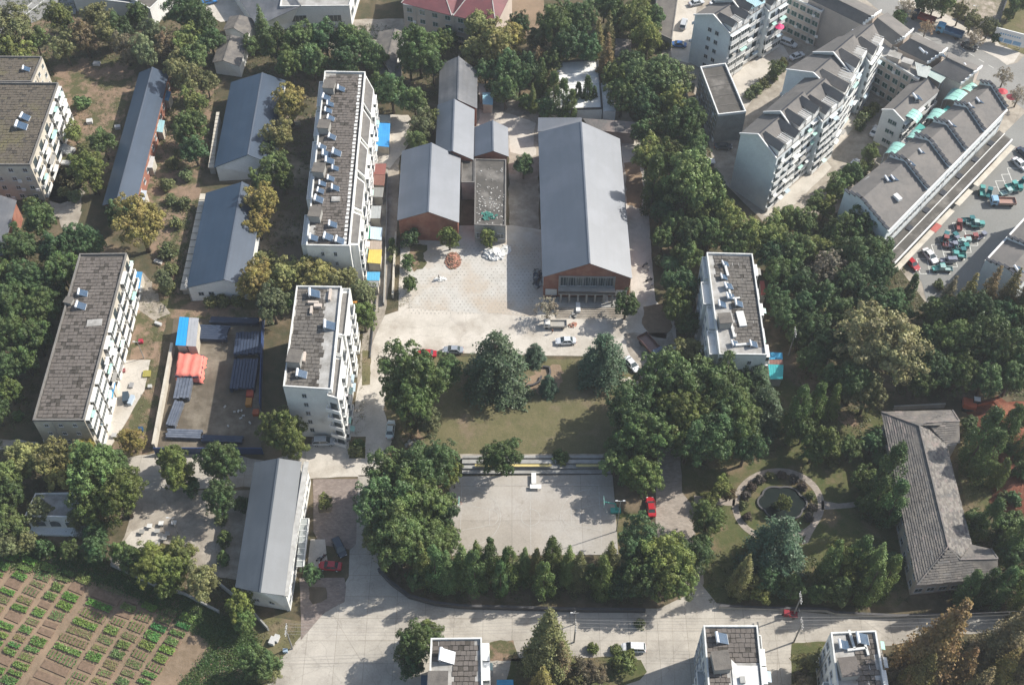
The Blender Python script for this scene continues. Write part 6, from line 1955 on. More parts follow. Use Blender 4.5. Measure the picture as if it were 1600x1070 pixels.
# undergrowth: low leaf clumps over the planted ground, one mass
def scatter(name, polys, n, size, hz, col, seed, clump=.5):
    global rng
    rng = np.random.default_rng(seed)
    C, T = [], []
    tris = []
    for poly in polys:
        pts = [G(*p) for p in poly]
        for t in tessellate_polygon([pts]):
            a, b, c = (pts[q] for q in t)
            tris.append((a, b, c, (b - a).cross(c - a).length / 2))
    tot = sum(t[3] for t in tris)
    for a, b, c, ar in tris:
        k = int(n * ar / tot) + 1
        u, v = rng.random(k), rng.random(k)
        f = u + v > 1
        u[f], v[f] = 1 - u[f], 1 - v[f]
        base = np.array(a)[None] + u[:, None] * np.array(b - a)[None] + v[:, None] * np.array(c - a)[None]
        m_ = 14
        idx = np.repeat(np.arange(k), m_)
        r = rng.uniform(.3, 1.2, k)
        p = base[idx] + rng.normal(size=(k * m_, 3)) * (r[idx] * clump)[:, None]
        p[:, 2] = np.abs(p[:, 2]) * hz + .05
        C.append(p); T.append(np.repeat(rng.uniform(.1, .8, k), m_) + rng.normal(size=k * m_) * .1)
    C = np.concatenate(C)
    nn = rng.normal(size=(len(C), 3)) * .5 + np.array([0, 0, 1])
    o = link(name, leafmesh(name, C, nn, size, np.concatenate(T)), None, kind='stuff', color=col)
scatter('undergrowth', [
    [(0, 90), (82, 95), (100, 180), (70, 300), (0, 310)], [(0, 0), (330, 0), (340, 110), (200, 100), (0, 90)], [(380, 40), (600, 40), (690, 100), (680, 160), (600, 160), (500, 105), (380, 120)],
    [(0, 340), (110, 370), (50, 660), (0, 680)], [(700, 60), (1030, 60), (1050, 100), (1100, 250), (1110, 380), (1030, 380), (1010, 200), (860, 90), (700, 90)],
    [(1030, 380), (1380, 340), (1440, 470), (1640, 460), (1640, 620), (1380, 620), (1240, 600), (1225, 400), (1105, 380), (1090, 560), (1050, 470)],
    [(1240, 600), (1380, 640), (1400, 760), (1300, 730), (1240, 690)], [(1100, 860), (1160, 870), (1280, 870), (1420, 830), (1432, 940), (1110, 938)],
    [(600, 700), (720, 712), (704, 868), (965, 872), (1030, 860), (1080, 905), (1030, 940), (720, 940), (640, 925), (585, 870), (570, 780)],
    [(1440, 935), (1640, 930), (1640, 840), (1565, 835), (1560, 905)], [(0, 690), (200, 705), (210, 770), (170, 850), (0, 850)], [(240, 330), (325, 310), (285, 460), (250, 460)], [(235, 120), (350, 110), (330, 260), (240, 300)],
    [(360, 90), (500, 130), (480, 380), (400, 400), (395, 260), (440, 230)], [(390, 400), (560, 440), (590, 480), (575, 530), (548, 520), (545, 440), (460, 440), (440, 500), (390, 500)],
    [(1400, 1000), (1640, 990), (1640, 1090), (1400, 1090)], [(380, 910), (350, 960), (180, 880), (280, 900)], [(1040, 600), (1220, 600), (1235, 700), (1100, 740), (1060, 700)],
], 8500, .17, .45, (.085, .095, .035), 90)
scatter('ivy_shade_band', [[(-60, 840), (60, 850), (115, 858), (175, 885), (280, 920), (395, 985), (420, 1030), (370, 1020), (300, 985), (230, 945), (170, 915), (115, 905), (40, 890), (-60, 885)], [(290, 945), (330, 955), (400, 1000), (410, 1085), (270, 1085), (330, 1010)]], 3600, .15, .45, (.05, .085, .022), 91)  # low planting, coloured darker so it also paints the trees' shade band
scatter('dry_weeds', [[(205, 430), (268, 445), (262, 500), (240, 700), (200, 700), (235, 560), (222, 480)], [(100, 200), (180, 110), (190, 200), (170, 300), (90, 310)], [(610, 480), (626, 385), (640, 385), (640, 480)], [(1480, 690), (1560, 700), (1560, 800), (1510, 800)], [(566, 500), (585, 500), (560, 690), (548, 690)]], 800, .10, .25, (.15, .14, .07), 92)
scatter('island_weeds', [[(800, 1028), (960, 1028), (1000, 1034), (1000, 1060), (940, 1080), (790, 1080)], [(1238, 1006), (1290, 1006), (1276, 1080), (1238, 1080)], [(390, 970), (470, 974), (460, 1010), (410, 1060)], [(1100, 745), (1130, 745), (1150, 770), (1120, 775), (1070, 765)]], 260, .10, .25, (.12, .11, .055), 93)
# ================================================================ VEHICLES, YARD GOODS, GARDEN, PEOPLE, SMALL THINGS
def build_car(kind='saloon'):
    L, W_ = (4.6, 1.82) if kind != 'van' else (4.9, 1.9)
    root = thing('parked_car', (0, 0, 0), '', 'car', 'parked cars')
    # body lofted along x: (x, half width, z low, z shoulder)
    if kind == 'suv' or kind == 'van':
        sec = [(-L / 2, .70, .45, .80), (-L / 2 + .12, .84, .30, .98), (-L / 2 + .7, .90, .24, 1.05), (0, .93, .22, 1.05), (L / 2 - 1.2, .92, .24, 1.02), (L / 2 - .35, .86, .28, .86), (L / 2, .66, .42, .66)]
        cab = [(-L / 2 + .15, 1.05, .74, .80), (-L / 2 + .55, 1.68, .66, .78), (.55, 1.70, .66, .80), (1.35, 1.04, .78, .84)]
    else:
        sec = [(-L / 2, .66, .42, .78), (-L / 2 + .15, .82, .30, .92), (-L / 2 + .9, .88, .24, .96), (0, .91, .22, .94), (L / 2 - 1.2, .90, .24, .92), (L / 2 - .35, .84, .28, .78), (L / 2, .62, .40, .60)]
        cab = [(-L / 2 + .75, .94, .76, .80), (-L / 2 + 1.35, 1.42, .58, .74), (.35, 1.44, .60, .76), (1.15, .93, .74, .82)]
    mb = MB()
    for (x, hw, z0, z1) in sec:
        for y, z in ((-hw * .92, z0), (-hw, z0 + .12), (-hw, z1 - .12), (-hw * .86, z1), (hw * .86, z1), (hw, z1 - .12), (hw, z0 + .12), (hw * .92, z0)):
            mb.v.append((x, y, z))
    for i in range(len(sec) - 1):
        for k in range(8):
            a, b = i * 8 + k, i * 8 + (k + 1) % 8
            mb.f.append((a, a + 8, b + 8, b)); mb.m.append(0)
    mb.f.append(tuple(range(8))); mb.m.append(0)
    mb.f.append(tuple(range(len(sec) * 8 - 1, len(sec) * 8 - 9, -1))); mb.m.append(0)
    link('body', mb.mesh('body', PAINT), root)
    # glasshouse: side/front/rear glass, painted roof
    mb = MB()
    (xa, za, _, wa), (xb, zb, wb, _), (xc, zc_, wc, _), (xd, zd, _, wd) = cab
    lo = [(xa, -wa, za), (xd, -wd, zd), (xd, wd, zd), (xa, wa, za)]
    hi = [(xb, -wb, zb), (xc, -wc, zc_), (xc, wc, zc_), (xb, wb, zb)]
    for k in range(4):
        j = (k + 1) % 4
        mb.poly([lo[k], lo[j], hi[j], hi[k]])
    link('window_glass', mb.mesh('window_glass', GLASS), root)
    mb = MB()
    mb.box(((xb + xc) / 2, 0, zb + .015), (xc - xb + .1, wb * 2 + .06, .06))
    for s_ in (-1, 1):
        mb.bar((xd, s_ * wd, zd), (xc, s_ * wc, zc_ + .01), .07, .06); mb.bar((xa, s_ * wa, za), (xb, s_ * wb, zb + .01), .09, .06)
        mb.bar(((xb + xc) / 2, s_ * (wa), za + .02), ((xb + xc) / 2, s_ * wb, zb), .09, .05)
    link('roof', mb.mesh('roof', PAINT), root)
    for sx in (-1, 1):
        for sy in (-1, 1):
            mb = MB(); mb.tube([(sx * L * .30, sy * .72, .32), (sx * L * .30, sy * .93, .32)], .32, 12)
            wh = link('wheel', mb.mesh('wheel', RUBBER), root)
            mb = MB(); mb.tube([(sx * L * .30, sy * .90, .32), (sx * L * .30, sy * .945, .32)], .18, 8)
            link('rim', mb.mesh('rim', FRAME), wh)
    for s_ in (-1, 1):
        mb = MB(); mb.box((L / 2 - .12, s_ * .55, .62), (.22, .34, .14)); link('headlight', mb.mesh('headlight', WCLEAN), root)
        mb = MB(); mb.box((-L / 2 + .06, s_ * .60, .76), (.14, .30, .14)); link('tail_light', mb.mesh('tail_light', TINTED), root, color=(.4, .03, .03))
        mb = MB(); mb.box((.95, s_ * .98, .98), (.14, .18, .12)); link('wing_mirror', mb.mesh('wing_mirror', PAINT), root)
    return root
def car(px, py, deg, col, label, kind='saloon', cat='car', s_=1.0):
    p = G(px, py, .6)
    o = place('car_' + kind, lambda: build_car(kind), (p.x, p.y, .1), R(deg), scale=s_)
    for ch in o.children:
        n = ch.name.split('.')[0]
        if n in ('body', 'roof', 'wing_mirror'):
            ch.color = (*col, 1)
    tagit(o, label, cat, 'parked cars')
    return o
WHT, SIL, BLK, RED, NAVY = (.75, .76, .77), (.5, .52, .54), (.025, .028, .032), (.42, .02, .03), (.03, .045, .08)
car(884, 533, 183, (.62, .65, .68), 'silver white saloon parked on the plaza below the pickup')
car(987, 569, -58, WHT, 'white saloon parked right of the cedar at the edge of the lawn')
car(708, 547, 178, (.30, .33, .37), 'grey car half hidden behind the big cedar at the top of the lawn')
car(666, 553, 178, RED, 'red car peeking out behind the tall tree left of the lawn')
car(610, 671, 88, (.62, .70, .70), 'pale green white saloon on the shaded lane left of the lawn')
car(506, 690, 2, (.55, .58, .60), 'silver van parked at the foot of the tall narrow block', 'van')
car(530, 855, -62, (.04, .055, .075), 'dark blue car parked diagonally beside the grey roofed meeting house', 'suv')
car(516, 884, 176, RED, 'red car parked beside the meeting house next to the dark blue one')
car(990, 1012, 178, WHT, 'white hatchback parked on the bottom road by the round bushes', 'suv')
car(1017, 792, 92, RED, 'red car parked on the brick drive right of the basketball court')
car(1232, 68, -32, (.66, .67, .68), 'white van in the courtyard of the white blocks at the top', 'van')
car(1245, 88, 30, WHT, 'white car half hidden beside the hedge between the white blocks')
car(1367, 205, 60, WHT, 'white car behind the hedge beside the white stepped end wall')
car(1334, 257, 45, WHT, 'white car in shade between the tallest white block and shop row')
car(1130, 229, -2, (.10, .11, .12), 'dark grey car in the shaded alley beside the flat annex')
car(1103, 253, 5, WHT, 'white car at the left end of the shaded alley beside trees')
car(1068, 38, 75, SIL, 'silver car parked right of the long brown flat roofed store', 'van')
car(1060, 70, 170, (.03, .12, .35), 'blue car parked at the lower end of the brown flat roofed store')
car(1088, 5, 20, SIL, 'silver car at the top edge between store and white block')
car(1120, 4, 30, WHT, 'white car at the top edge just left of the white block roof')
car(1515, 73, -28, BLK, 'black car driving on the street at the upper right')
car(1425, 412, -62, RED, 'red car in the lowest bay of the parking lot', s_=1.0)
car(1453, 400, -66, WHT, 'white saloon second from the lower end of the parking lot', s_=1.05)
car(1594, 257, -62, WHT, 'white car at the right edge of the parking lot', s_=1.05)
car(1600, 240, -62, NAVY, 'dark car at the right edge behind the white one in the lot')
car(327, 3, 20, (.04, .2, .5), 'blue car at the top edge right of the big tree')
car(1487, 305, 150, (.15, .16, .17), 'dark car under the shop row awning beside the parking lot')

def build_truck():
    root = thing('flatbed_truck', (0, 0, 0), '', 'truck', 'trucks')
    mb = MB(); mb.box((1.75, 0, 1.15), (1.5, 1.8, 1.3)); mb.box((1.65, 0, 1.86), (1.2, 1.7, .14))
    link('cab', mb.mesh('cab', PAINT), root)
    mb = MB(); mb.box((2.46, 0, 1.5), (.12, 1.6, .6)); mb.box((1.9, 0, 1.5), (.8, 1.84, .5)); link('window_glass', mb.mesh('window_glass', GLASS), root)
    mb = MB(); mb.box((-1.0, 0, .8), (3.9, 1.95, .12))
    for s_ in (-1, 1):
        mb.box((-1.0, s_ * .95, 1.1), (3.9, .07, .5))
    mb.box((-2.92, 0, 1.1), (.07, 1.83, .5)); mb.box((.9, 0, 1.2), (.07, 1.83, .7))
    link('cargo_bed', mb.mesh('cargo_bed', PAINT), root)
    mb = MB(); mb.box((-.2, 0, .6), (4.8, .8, .2)); link('chassis', mb.mesh('chassis', DARKM), root)
    for x in (1.8, -2.0):
        for y in (-.8, .8):
            mb = MB(); mb.tube([(x, y - .12, .42), (x, y + .12, .42)], .42, 12); link('wheel', mb.mesh('wheel', RUBBER), root)
    return root
def truck(px, py, deg, cab, bed, label, s_=1.0):
    p = G(px, py, .8)
    o = place('truck', build_truck, (p.x, p.y, .1), R(deg), scale=s_)
    for ch in o.children:
        n = ch.name.split('.')[0]
        if n == 'cab': ch.color = (*cab, 1)
        if n == 'cargo_bed': ch.color = (*bed, 1)
    tagit(o, label, 'truck', 'trucks')
    return o
truck(866, 507, 180, (.74, .73, .70), (.42, .40, .36), 'white pickup truck with open bed on the plaza below the hall steps', .95)
truck(1019, 545, -58, (.05, .08, .14), (.17, .09, .07), 'dark truck with rusty empty bed in the tree shade right of the plaza', 1.35)
truck(1482, 51, 150, (.10, .30, .48), (.06, .13, .22), 'blue flatbed truck on the street at the upper right', 1.35)
truck(1441, 29, 150, (.04, .05, .07), (.30, .07, .05), 'dark truck with red load on the street, farther than the blue truck', 1.25)
truck(1565, 316, 178, (.30, .50, .70), (.40, .25, .2), 'light blue cab truck with brown load in the parking lot', 1.1)
truck(1541, 264, 45, (.40, .15, .12), (.45, .36, .30), 'small pinkish truck driving alone on the asphalt lot', .8)

def build_trike():
    root = thing('cargo_tricycle', (0, 0, 0), '', 'tricycle', 'cargo tricycles in the parking lot')
    mb = MB(); mb.box((.75, 0, .95), (.9, 1.0, .75)); mb.box((.62, 0, 1.62), (1.1, 1.08, .08))
    for s_ in (-.45, .45):
        mb.bar((1.1, s_, 1.25), (1.05, s_, 1.6), .05, .05); mb.bar((.3, s_, 1.25), (.3, s_, 1.6), .05, .05)
    link('cab', mb.mesh('cab', PAINT), root)
    mb = MB(); mb.box((-.75, 0, .62), (1.7, 1.15, .08))
    for s_ in (-1, 1): mb.box((-.75, s_ * .56, .82), (1.7, .05, .35))
    mb.box((-1.58, 0, .82), (.05, 1.07, .35)); mb.box((.08, 0, .85), (.05, 1.07, .4))
    link('cargo_box', mb.mesh('cargo_box', PAINT), root)
    mb = MB(); mb.box((.35, 0, .9), (.35, .8, .25)); link('seat', mb.mesh('seat', DARKM), root)
    for x, y in ((1.2, 0), (-.9, .6), (-.9, -.6)):
        mb = MB(); mb.tube([(x, y - .06, .28), (x, y + .06, .28)], .28, 10); link('wheel', mb.mesh('wheel', RUBBER), root)
    return root
TC = [(.05, .26, .24), (.12, .38, .35), (.38, .52, .50), (.04, .17, .18)]
def trike(px, py, deg, col, label, s_=1.08):
    p = G(px, py, .6)
    o = place('trike', build_trike, (p.x, p.y, .1), R(deg), scale=s_)
    for ch in o.children:
        n = ch.name.split('.')[0]
        if n in ('cab', 'cargo_box'): ch.color = (*col, 1)
    tagit(o, label, 'tricycle', 'cargo tricycles', True)
    p2 = LABELS[-1]
    return o
random.seed(8)
for px, py, dg, c in [(1534, 300, 80, 1), (1545, 303, 70, 3), (1513, 345, 5, 3), (1520, 350, -10, 2), (1528, 353, 0, 1), (1488, 372, 30, 3), (1507, 378, 0, 2), (1504, 388, 10, 0), (1499, 394, 5, 3),
                      (1467, 420, 10, 1), (1476, 421, 175, 2), (1497, 400, 170, 1), (1580, 291, 20, 1), (1588, 297, 0, 0), (1596, 286, 40, 3), (1572, 302, 20, 2), (1503, 383, 60, 2), (1476, 372, 60, 3), (1494, 287, 30, 1)]:
    trike(px, py, dg, TC[c], ('teal', 'bright mint', 'pale mint', 'dark teal')[c] + ' cargo tricycle in the parking lot')
for px, py, dg in [(1498, 353, 80), (1518, 372, 5), (1477, 378, 75)]:
    trike(px, py, dg, (.30, .10, .09), 'reddish cargo tricycle in the parking lot')
for px, py, dg in [(1485, 408, 5), (1490, 376, 40), (1503, 388, 5), (1532, 370, 30), (1486, 384, 0), (1478, 408, 0)]:
    trike(px + 1, py, dg, (.25, .27, .33), 'grey cargo tricycle in the parking lot', 1.0)
# motorbikes
def build_moto():
    root = thing('motorbike', (0, 0, 0), '', 'motorbike', 'parked motorbikes')
    mb = MB()
    for x in (-.62, .62): mb.tube([(x, -.05, .3), (x, .05, .3)], .3, 10)
    link('wheel', mb.mesh('wheel', RUBBER), root)
    mb = MB(); mb.bar((-.6, 0, .45), (.1, 0, .6), .22, .22); mb.bar((.1, 0, .6), (.6, 0, .5), .12, .12); mb.bar((.62, 0, .3), (.38, 0, 1.0), .07, .07); mb.bar((.42, -.32, 1.0), (.42, .32, 1.0), .05, .05); mb.box((.3, 0, .75), (.3, .3, .3))
    link('body', mb.mesh('body', PAINT), root)
    mb = MB(); mb.box((-.2, 0, .78), (.7, .26, .12)); link('saddle', mb.mesh('saddle', DARKM), root)
    return root
def moto(px, py, dg, col, label):
    p = G(px, py, .5)
    o = place('moto', build_moto, (p.x, p.y, .1), R(dg), color=col)
    tagit(o, label, 'motorbike', 'parked motorbikes')
moto(505, 870, 50, (.1, .02, .05), 'dark motorbike between the dark blue and the red car')
moto(500, 872, 30, (.4, .4, .42), 'grey motorbike left of the dark one beside the meeting house')
moto(1008, 414, 40, (.12, .12, .13), 'dark motorbike on the path right of the hall')
moto(1014, 437, 20, (.05, .05, .05), 'black motorbike by the trees near the hall corner')
moto(1018, 447, 60, (.5, .5, .5), 'white motorbike nearest the plaza by the trees')
moto(1236, 962, 170, (.35, .02, .03), 'motorbike beside the red tricycle on the bottom road')
p = G(1233, 960, .6)
o = place('trike', build_trike, (p.x, p.y, .1), R(175), scale=.95)
for ch in o.children:
    if ch.name.split('.')[0] in ('cab', 'cargo_box'): ch.color = (.30, .03, .04, 1)
tagit(o, 'red cargo tricycle parked on the bottom road by the low wall', 'tricycle', 'cargo tricycles')

# ---- people
def person(px, py, col, legs, label, deg=0, stride=.18):
    p = G(px, py)
    root = thing('person', (p.x, p.y, .1), label, 'person', rz=R(deg))
    V = [(0, 0, .95), (0, 0, 1.2), (0, 0, 1.42), (0, 0, 1.5), (.02, 0, 1.66), (0, .1, .9), (stride, .1, .5), (stride, .1, .06), (stride + .16, .1, .03), (0, -.1, .9), (-stride * .6, -.1, .5), (-stride, -.1, .06), (-stride + .16, -.1, .03),
         (0, .2, 1.4), (-.08, .26, 1.12), (.08, .28, .9), (0, -.2, 1.4), (.1, -.26, 1.12), (.26, -.26, .95)]
    Rd = [.15, .15, .15, .06, .115, .09, .065, .045, .04, .09, .065, .045, .04, .06, .045, .035, .06, .045, .035]
    E = [(0, 1), (1, 2), (2, 3), (3, 4), (0, 5), (5, 6), (6, 7), (7, 8), (0, 9), (9, 10), (10, 11), (11, 12), (2, 13), (13, 14), (14, 15), (2, 16), (16, 17), (17, 18)]
    me = bpy.data.meshes.new('body'); me.from_pydata(V, E, [])
    o = link('body', me, root, color=(1, 1, 1))
    sk = o.modifiers.new('skin', 'SKIN'); me_sv = me.skin_vertices[0].data if me.skin_vertices else None
    if me_sv is None:
        bpy.context.view_layer.objects.active = o
        me_sv = me.skin_vertices[0].data if len(me.skin_vertices) else None
    if me_sv:
        for i, r in enumerate(Rd): me_sv[i].radius = (r, r)
        me_sv[0].use_root = True
    o.modifiers.new('sub', 'SUBSURF').levels = 1
    dg = bpy.context.evaluated_depsgraph_get()
    m2 = bpy.data.meshes.new_from_object(o.evaluated_get(dg))
    o.modifiers.clear(); o.data = m2
    m2.materials.clear()
    for q in (SKIN, CLOTH, DARKM): m2.materials.append(q)
    for f in m2.polygons:
        z = f.center.z
        f.material_index = 0 if z > 1.47 or (abs(f.center.y) > .22 and z < 1.0 and z > .8) else (1 if z > .9 else 2)
        f.use_smooth = True
    o.color = (*col, 1)
    mb = MB(); mb.tube([(0, 0, 1.68), (-.01, 0, 1.76), (-.01, 0, 1.80)], [.125, .11, .05], 8); link('hair', mb.mesh('hair', CAP), root)
for a in [(863, 521, (.5, .22, .12), 0, 'person in an orange top walking on the plaza below the pickup', 200), (897, 960, (.75, .75, .74), 0, 'person in white walking on the bottom road beside the wall', 90),
          (1247, 957, (.7, .7, .7), 0, 'person in a light top beside the red tricycle', 180), (1012, 424, (.65, .65, .62), 0, 'person in a light shirt on the path right of the hall', 90),
          (686, 438, (.3, .3, .3), 0, 'person in grey beside the white heap on the plaza', 30)]:
    person(*a)

# ---- basketball hoops
def build_hoop():
    root = thing('basketball_hoop', (0, 0, 0), '', 'basketball hoop', 'basketball hoops')
    mb = MB(); mb.box((-1.1, 0, .25), (1.8, 1.0, .5)); link('base', mb.mesh('base', TEAL), root)
    mb = MB(); mb.bar((-1.2, 0, .5), (-.9, 0, 2.6), .2, .25); mb.bar((-.9, 0, 2.6), (1.1, 0, 3.3), .16, .18); mb.bar((-1.6, 0, .5), (-.9, 0, 2.4), .1, .1); link('arm', mb.mesh('arm', TEAL), root)
    mb = MB(); mb.box((1.15, 0, 3.4), (.06, 1.8, 1.05)); link('backboard', mb.mesh('backboard', MINT), root)
    mb = MB(); mb.tube([(1.45 + .23 * math.cos(a), .23 * math.sin(a), 3.05) for a in [2 * math.pi * k / 10 for k in range(11)]], .02, 4); link('ring', mb.mesh('ring', TINTED), root, color=(.6, .15, .05))
    return root
for (px, py, rz, lab) in ((952, 799, math.pi, 'teal basketball hoop at the right end of the court'), (708, 800, 0, 'teal basketball hoop at the left end of the court, under the trees')):
    p = G(px, py); o = place('hoop', build_hoop, (p.x, p.y, .1), rz, scale=1.15); tagit(o, lab, 'basketball hoop', 'basketball hoops')
# floodlight pole
def pole(px, py, h, label, arms=1, name='floodlight_pole', cat='light pole', double=False):
    p = G(px, py)
    root = thing(name, (p.x, p.y, 0), label, cat)
    mb = MB(); mb.tube([(0, 0, 0), (0, 0, h)], [.11, .06], 8); link('post', mb.mesh('post', WOODP), root)
    mb = MB(); mb.bar((0, 0, h - .1), (-.7, 0, h + .1), .06, .06); mb.bar((0, 0, h - .1), (.6, 0, h + .1), .06, .06); link('bracket', mb.mesh('bracket', FRAME), root)
    for s_ in ((-1.3,) if arms == 1 else (-1.3, 1.1)):
        mb = MB(); mb.box((s_ * .6, 0, h + .1), (.45, .22, .12)); link('lamp_head', mb.mesh('lamp_head', FRAME), root)
pole(963, 830, 12, 'tall floodlight pole casting a long shadow over the right end of the court', 2)
pole(279, 834, 6.5, 'slim white lamp post by the stone table courtyard')
pole(1511, 52, 9, 'grey street lamp on the far pavement beside the blue truck')
pole(225, 560, 6, 'thin lamp post at the corner of the pale yard by the brown roofed block')
pole(898, 975, 5, 'short white lamp post on the verge of the bottom road')
# utility poles and wires
UP = []
def upole(px, py, h, label):
    p = G(px, py)
    root = thing('utility_pole', (p.x, p.y, 0), label, 'utility pole', 'utility poles')
    mb = MB(); mb.tube([(0, 0, 0), (0, 0, h)], [.17, .11], 8); link('post', mb.mesh('post', WOODP), root)
    for k in (0, 1):
        mb = MB(); mb.box((0, 0, h - .4 - k * .8), (.12, 2.2, .12)); o = link('crossarm', mb.mesh('crossarm', WOODP), root)
        mb = MB()
        for y in (-1, -.4, .4, 1): mb.box((0, y, h - .25 - k * .8), (.1, .1, .2))
        link('insulator', mb.mesh('insulator', WCLEAN), o)
    return Vector((p.x, p.y, h - .25))
p1 = upole(457, 1013, 9, 'concrete utility pole on the grass verge at the lower left')
p2 = upole(1240, 1003, 9, 'leaning looking utility pole on the bottom road near the right blocks')
p3 = upole(897, 1003, 8, 'dark utility pole right of the pointed green conifer')
p4 = upole(1700, 985, 9, 'utility pole beyond the right edge of the bottom road')
p5 = upole(1232, 555, 9, 'utility pole in the dark trees right of the block in the woods')
p6 = upole(300, 470, 7, 'utility pole at the white gable of the nearer blue workshop')
p7 = upole(1240, 960, 8, 'utility pole in the hedge behind the low wall')
wr = thing('overhead_wires', (p1.x, p1.y, 0), 'thin overhead wires strung along the bottom road between utility poles', 'overhead wires')
for a, b in ((p1, p3), (p3, p2), (p2, p4)):
    for y in (-1, -.4, .4, 1):
        mb = MB()
        pts = []
        for k in range(9):
            t = k / 8; q = lerp(a, b, t); pts.append((q.x, q.y + y, q.z - 1.2 * 4 * t * (1 - t)))
        mb.tube(pts, .022, 3); wpart(wr, 'wire', mb, WOODP)

# ---- court side steps, path fence, tables
c0, c1 = G(722, 742), G(955, 739)
gs = thing('spectator_steps', ((c0 + c1) / 2).to_tuple(), 'three long dark concrete steps along the upper side of the court', 'steps')
for k in range(3):
    mb = MB(); mb.box(((c0.x + c1.x) / 2, c0.y + .6 + k * .95, .2 + k * .22), (c1.x - c0.x, .93, .4 + k * .44)); wpart(gs, 'step', mb, GREYW)
    mb = MB(); mb.box(((c0.x + c1.x) / 2, c0.y + .14 + k * .95, .30 + k * .44), (c1.x - c0.x, .04, .2)); wpart(gs, 'riser_band', mb, CAP)
mb = MB(); q = G(755, 727, 1.2), G(860, 727, 1.2), G(950, 727, 1.2)
for a, b in ((742, 862), (900, 945)):
    A, B = G(a, 727, 1.3), G(b, 727, 1.3); mb.bar(A, B, .55, .12)
wpart(gs, 'yellow_edge', mb, YELL)
mb = MB(); A, B = G(722, 731, 1.1), G(955, 729, 1.1); mb.box(((A.x + B.x) / 2, c0.y + 3.7, .62), (c1.x - c0.x, .6, 1.2)); wpart(gs, 'top_wall', mb, GREYW)
mb = MB(); mb.poly
fe = thing('balustrade', G(835, 719).to_tuple(), 'low pale balustrade along the lower edge of the lawn', 'balustrade')
A, B = G(718, 720), G(950, 718)
mb = MB(); mb.bar(A + Vector((0, 0, .85)), B + Vector((0, 0, .85)), .18, .1); wpart(fe, 'rail', mb, PARA)
mb0 = MB(); mb0.box((0, 0, .4), (.14, .14, .8)); bm_ = mb0.mesh('baluster', PARA)
for k in range(45):
    q = lerp(A, B, k / 44) - fe.location; link('baluster', bm_, fe, (q.x, q.y, 0))
def table(px, py, lx, ly, lab, h=.76):
    p = G(px, py, h)
    root = thing('white_table', (p.x, p.y, .1), lab, 'table', 'white tables on the court')
    mb = MB(); mb.box((0, 0, h), (lx, ly, .06)); link('table_top', mb.mesh('table_top', WCLEAN), root)
    for sx in (-1, 1):
        for sy in (-1, 1):
            mb = MB(); mb.box((sx * lx * .42, sy * ly * .42, h / 2 - .02), (.07, .07, h - .04)); link('leg', mb.mesh('leg', FRAME), root)
table(834, 747, .95, 2.5, 'white table standing lengthwise against the court steps')
table(837, 760, 2.3, .95, 'white table standing crosswise on the court below the other one')
# stone tables in the courtyard
for i, (px, py) in enumerate([(253, 820), (273, 819), (247, 832), (263, 836), (235, 824), (258, 843), (240, 860), (223, 833), (279, 856), (247, 853)]):
    p = G(px, py)
    root = thing('stone_table', (p.x, p.y, .08), 'small square stone table in the courtyard left of the meeting house', 'stone table', 'stone tables', auto=True)
    mb = MB(); mb.box((0, 0, .74), (1.0, .9, .1)); link('table_top', mb.mesh('table_top', PARAW if i in (0, 1, 4) else GREYW), root)
    mb = MB(); mb.tube([(0, 0, 0), (0, 0, .69)], [.28, .2], 8); link('pedestal', mb.mesh('pedestal', GREYW), root)
# ---- plaza heaps
def heap(name, px, py, rx, ry, h, n, mats, label, cat, szs=(.2, .7), seed=1, cols=None):
    random.seed(seed)
    p = G(px, py)
    root = thing(name, (p.x, p.y, .1), label, cat)
    mb = MB()
    for i in range(n):
        a, r = rr(0, 6.28), math.sqrt(random.random())
        z = h * (1 - r) * rr(.3, 1) + .05
        mb.box((math.cos(a) * r * rx, math.sin(a) * r * ry, z), (rr(*szs), rr(*szs) * .7, rr(*szs) * .45), rr(0, 3), random.randrange(len(mats)), rr(-.5, .5), rr(-.5, .5))
    link('rubble', mb.mesh('rubble', mats), root, kind='stuff')
    mb = MB()
    n2 = 12
    for t in range(4):
        for k in range(n2):
            a = 2 * math.pi * k / n2; r = 1 - t * .3
            mb.v.append((math.cos(a) * rx * r, math.sin(a) * ry * r, h * .75 * (t / 3) ** .8 - .05))
    for t in range(3):
        for k in range(n2):
            a, b = t * n2 + k, t * n2 + (k + 1) % n2
            mb.f.append((a, b, b + n2, a + n2)); mb.m.append(0)
    mb.f.append(tuple(range(3 * n2, 4 * n2))); mb.m.append(0)
    link('core', mb.mesh('core', mats[0], smooth=True), root)
PBR = mat('broken_brick', (.40, .17, .12), (.34, .2, .15), 2.0, bump=.3)
heap('brick_heap', 708, 408, 1.9, 2.6, 1.0, 260, [PBR, PBR, PINKS], 'heap of broken red bricks in the middle of the plaza', 'brick heap', (.2, .5), 2)
heap('white_sack_pile', 772, 398, 2.4, 1.7, 1.9, 90, [WCLEAN, WCLEAN, PARAW], 'pile of white wrapped sacks below the right plaza tree', 'sack pile', (.6, 1.3), 3)
heap('white_rubble', 790, 391, 1.3, 1.5, .6, 60, [PARAW, WCLEAN], 'small scatter of white rubble right of the sack pile', 'rubble', (.2, .5), 4)
heap('white_heap', 688, 437, 1.3, .6, .5, 40, [WCLEAN, PARAW], 'small white heap on the plaza between the brick heap and the lane', 'heap', (.3, .6), 5)
heap('plank_heap', 895, 508, .9, .7, .5, 14, [PBR, CREAM], 'small orange scrap heap beside the pickup truck', 'scrap heap', (.3, .8), 6)
heap('dark_scrap', 896, 494, .8, .9, .5, 12, [DARKM, GREYW], 'dark scrap lying below the hall steps', 'scrap heap', (.4, .9), 7)
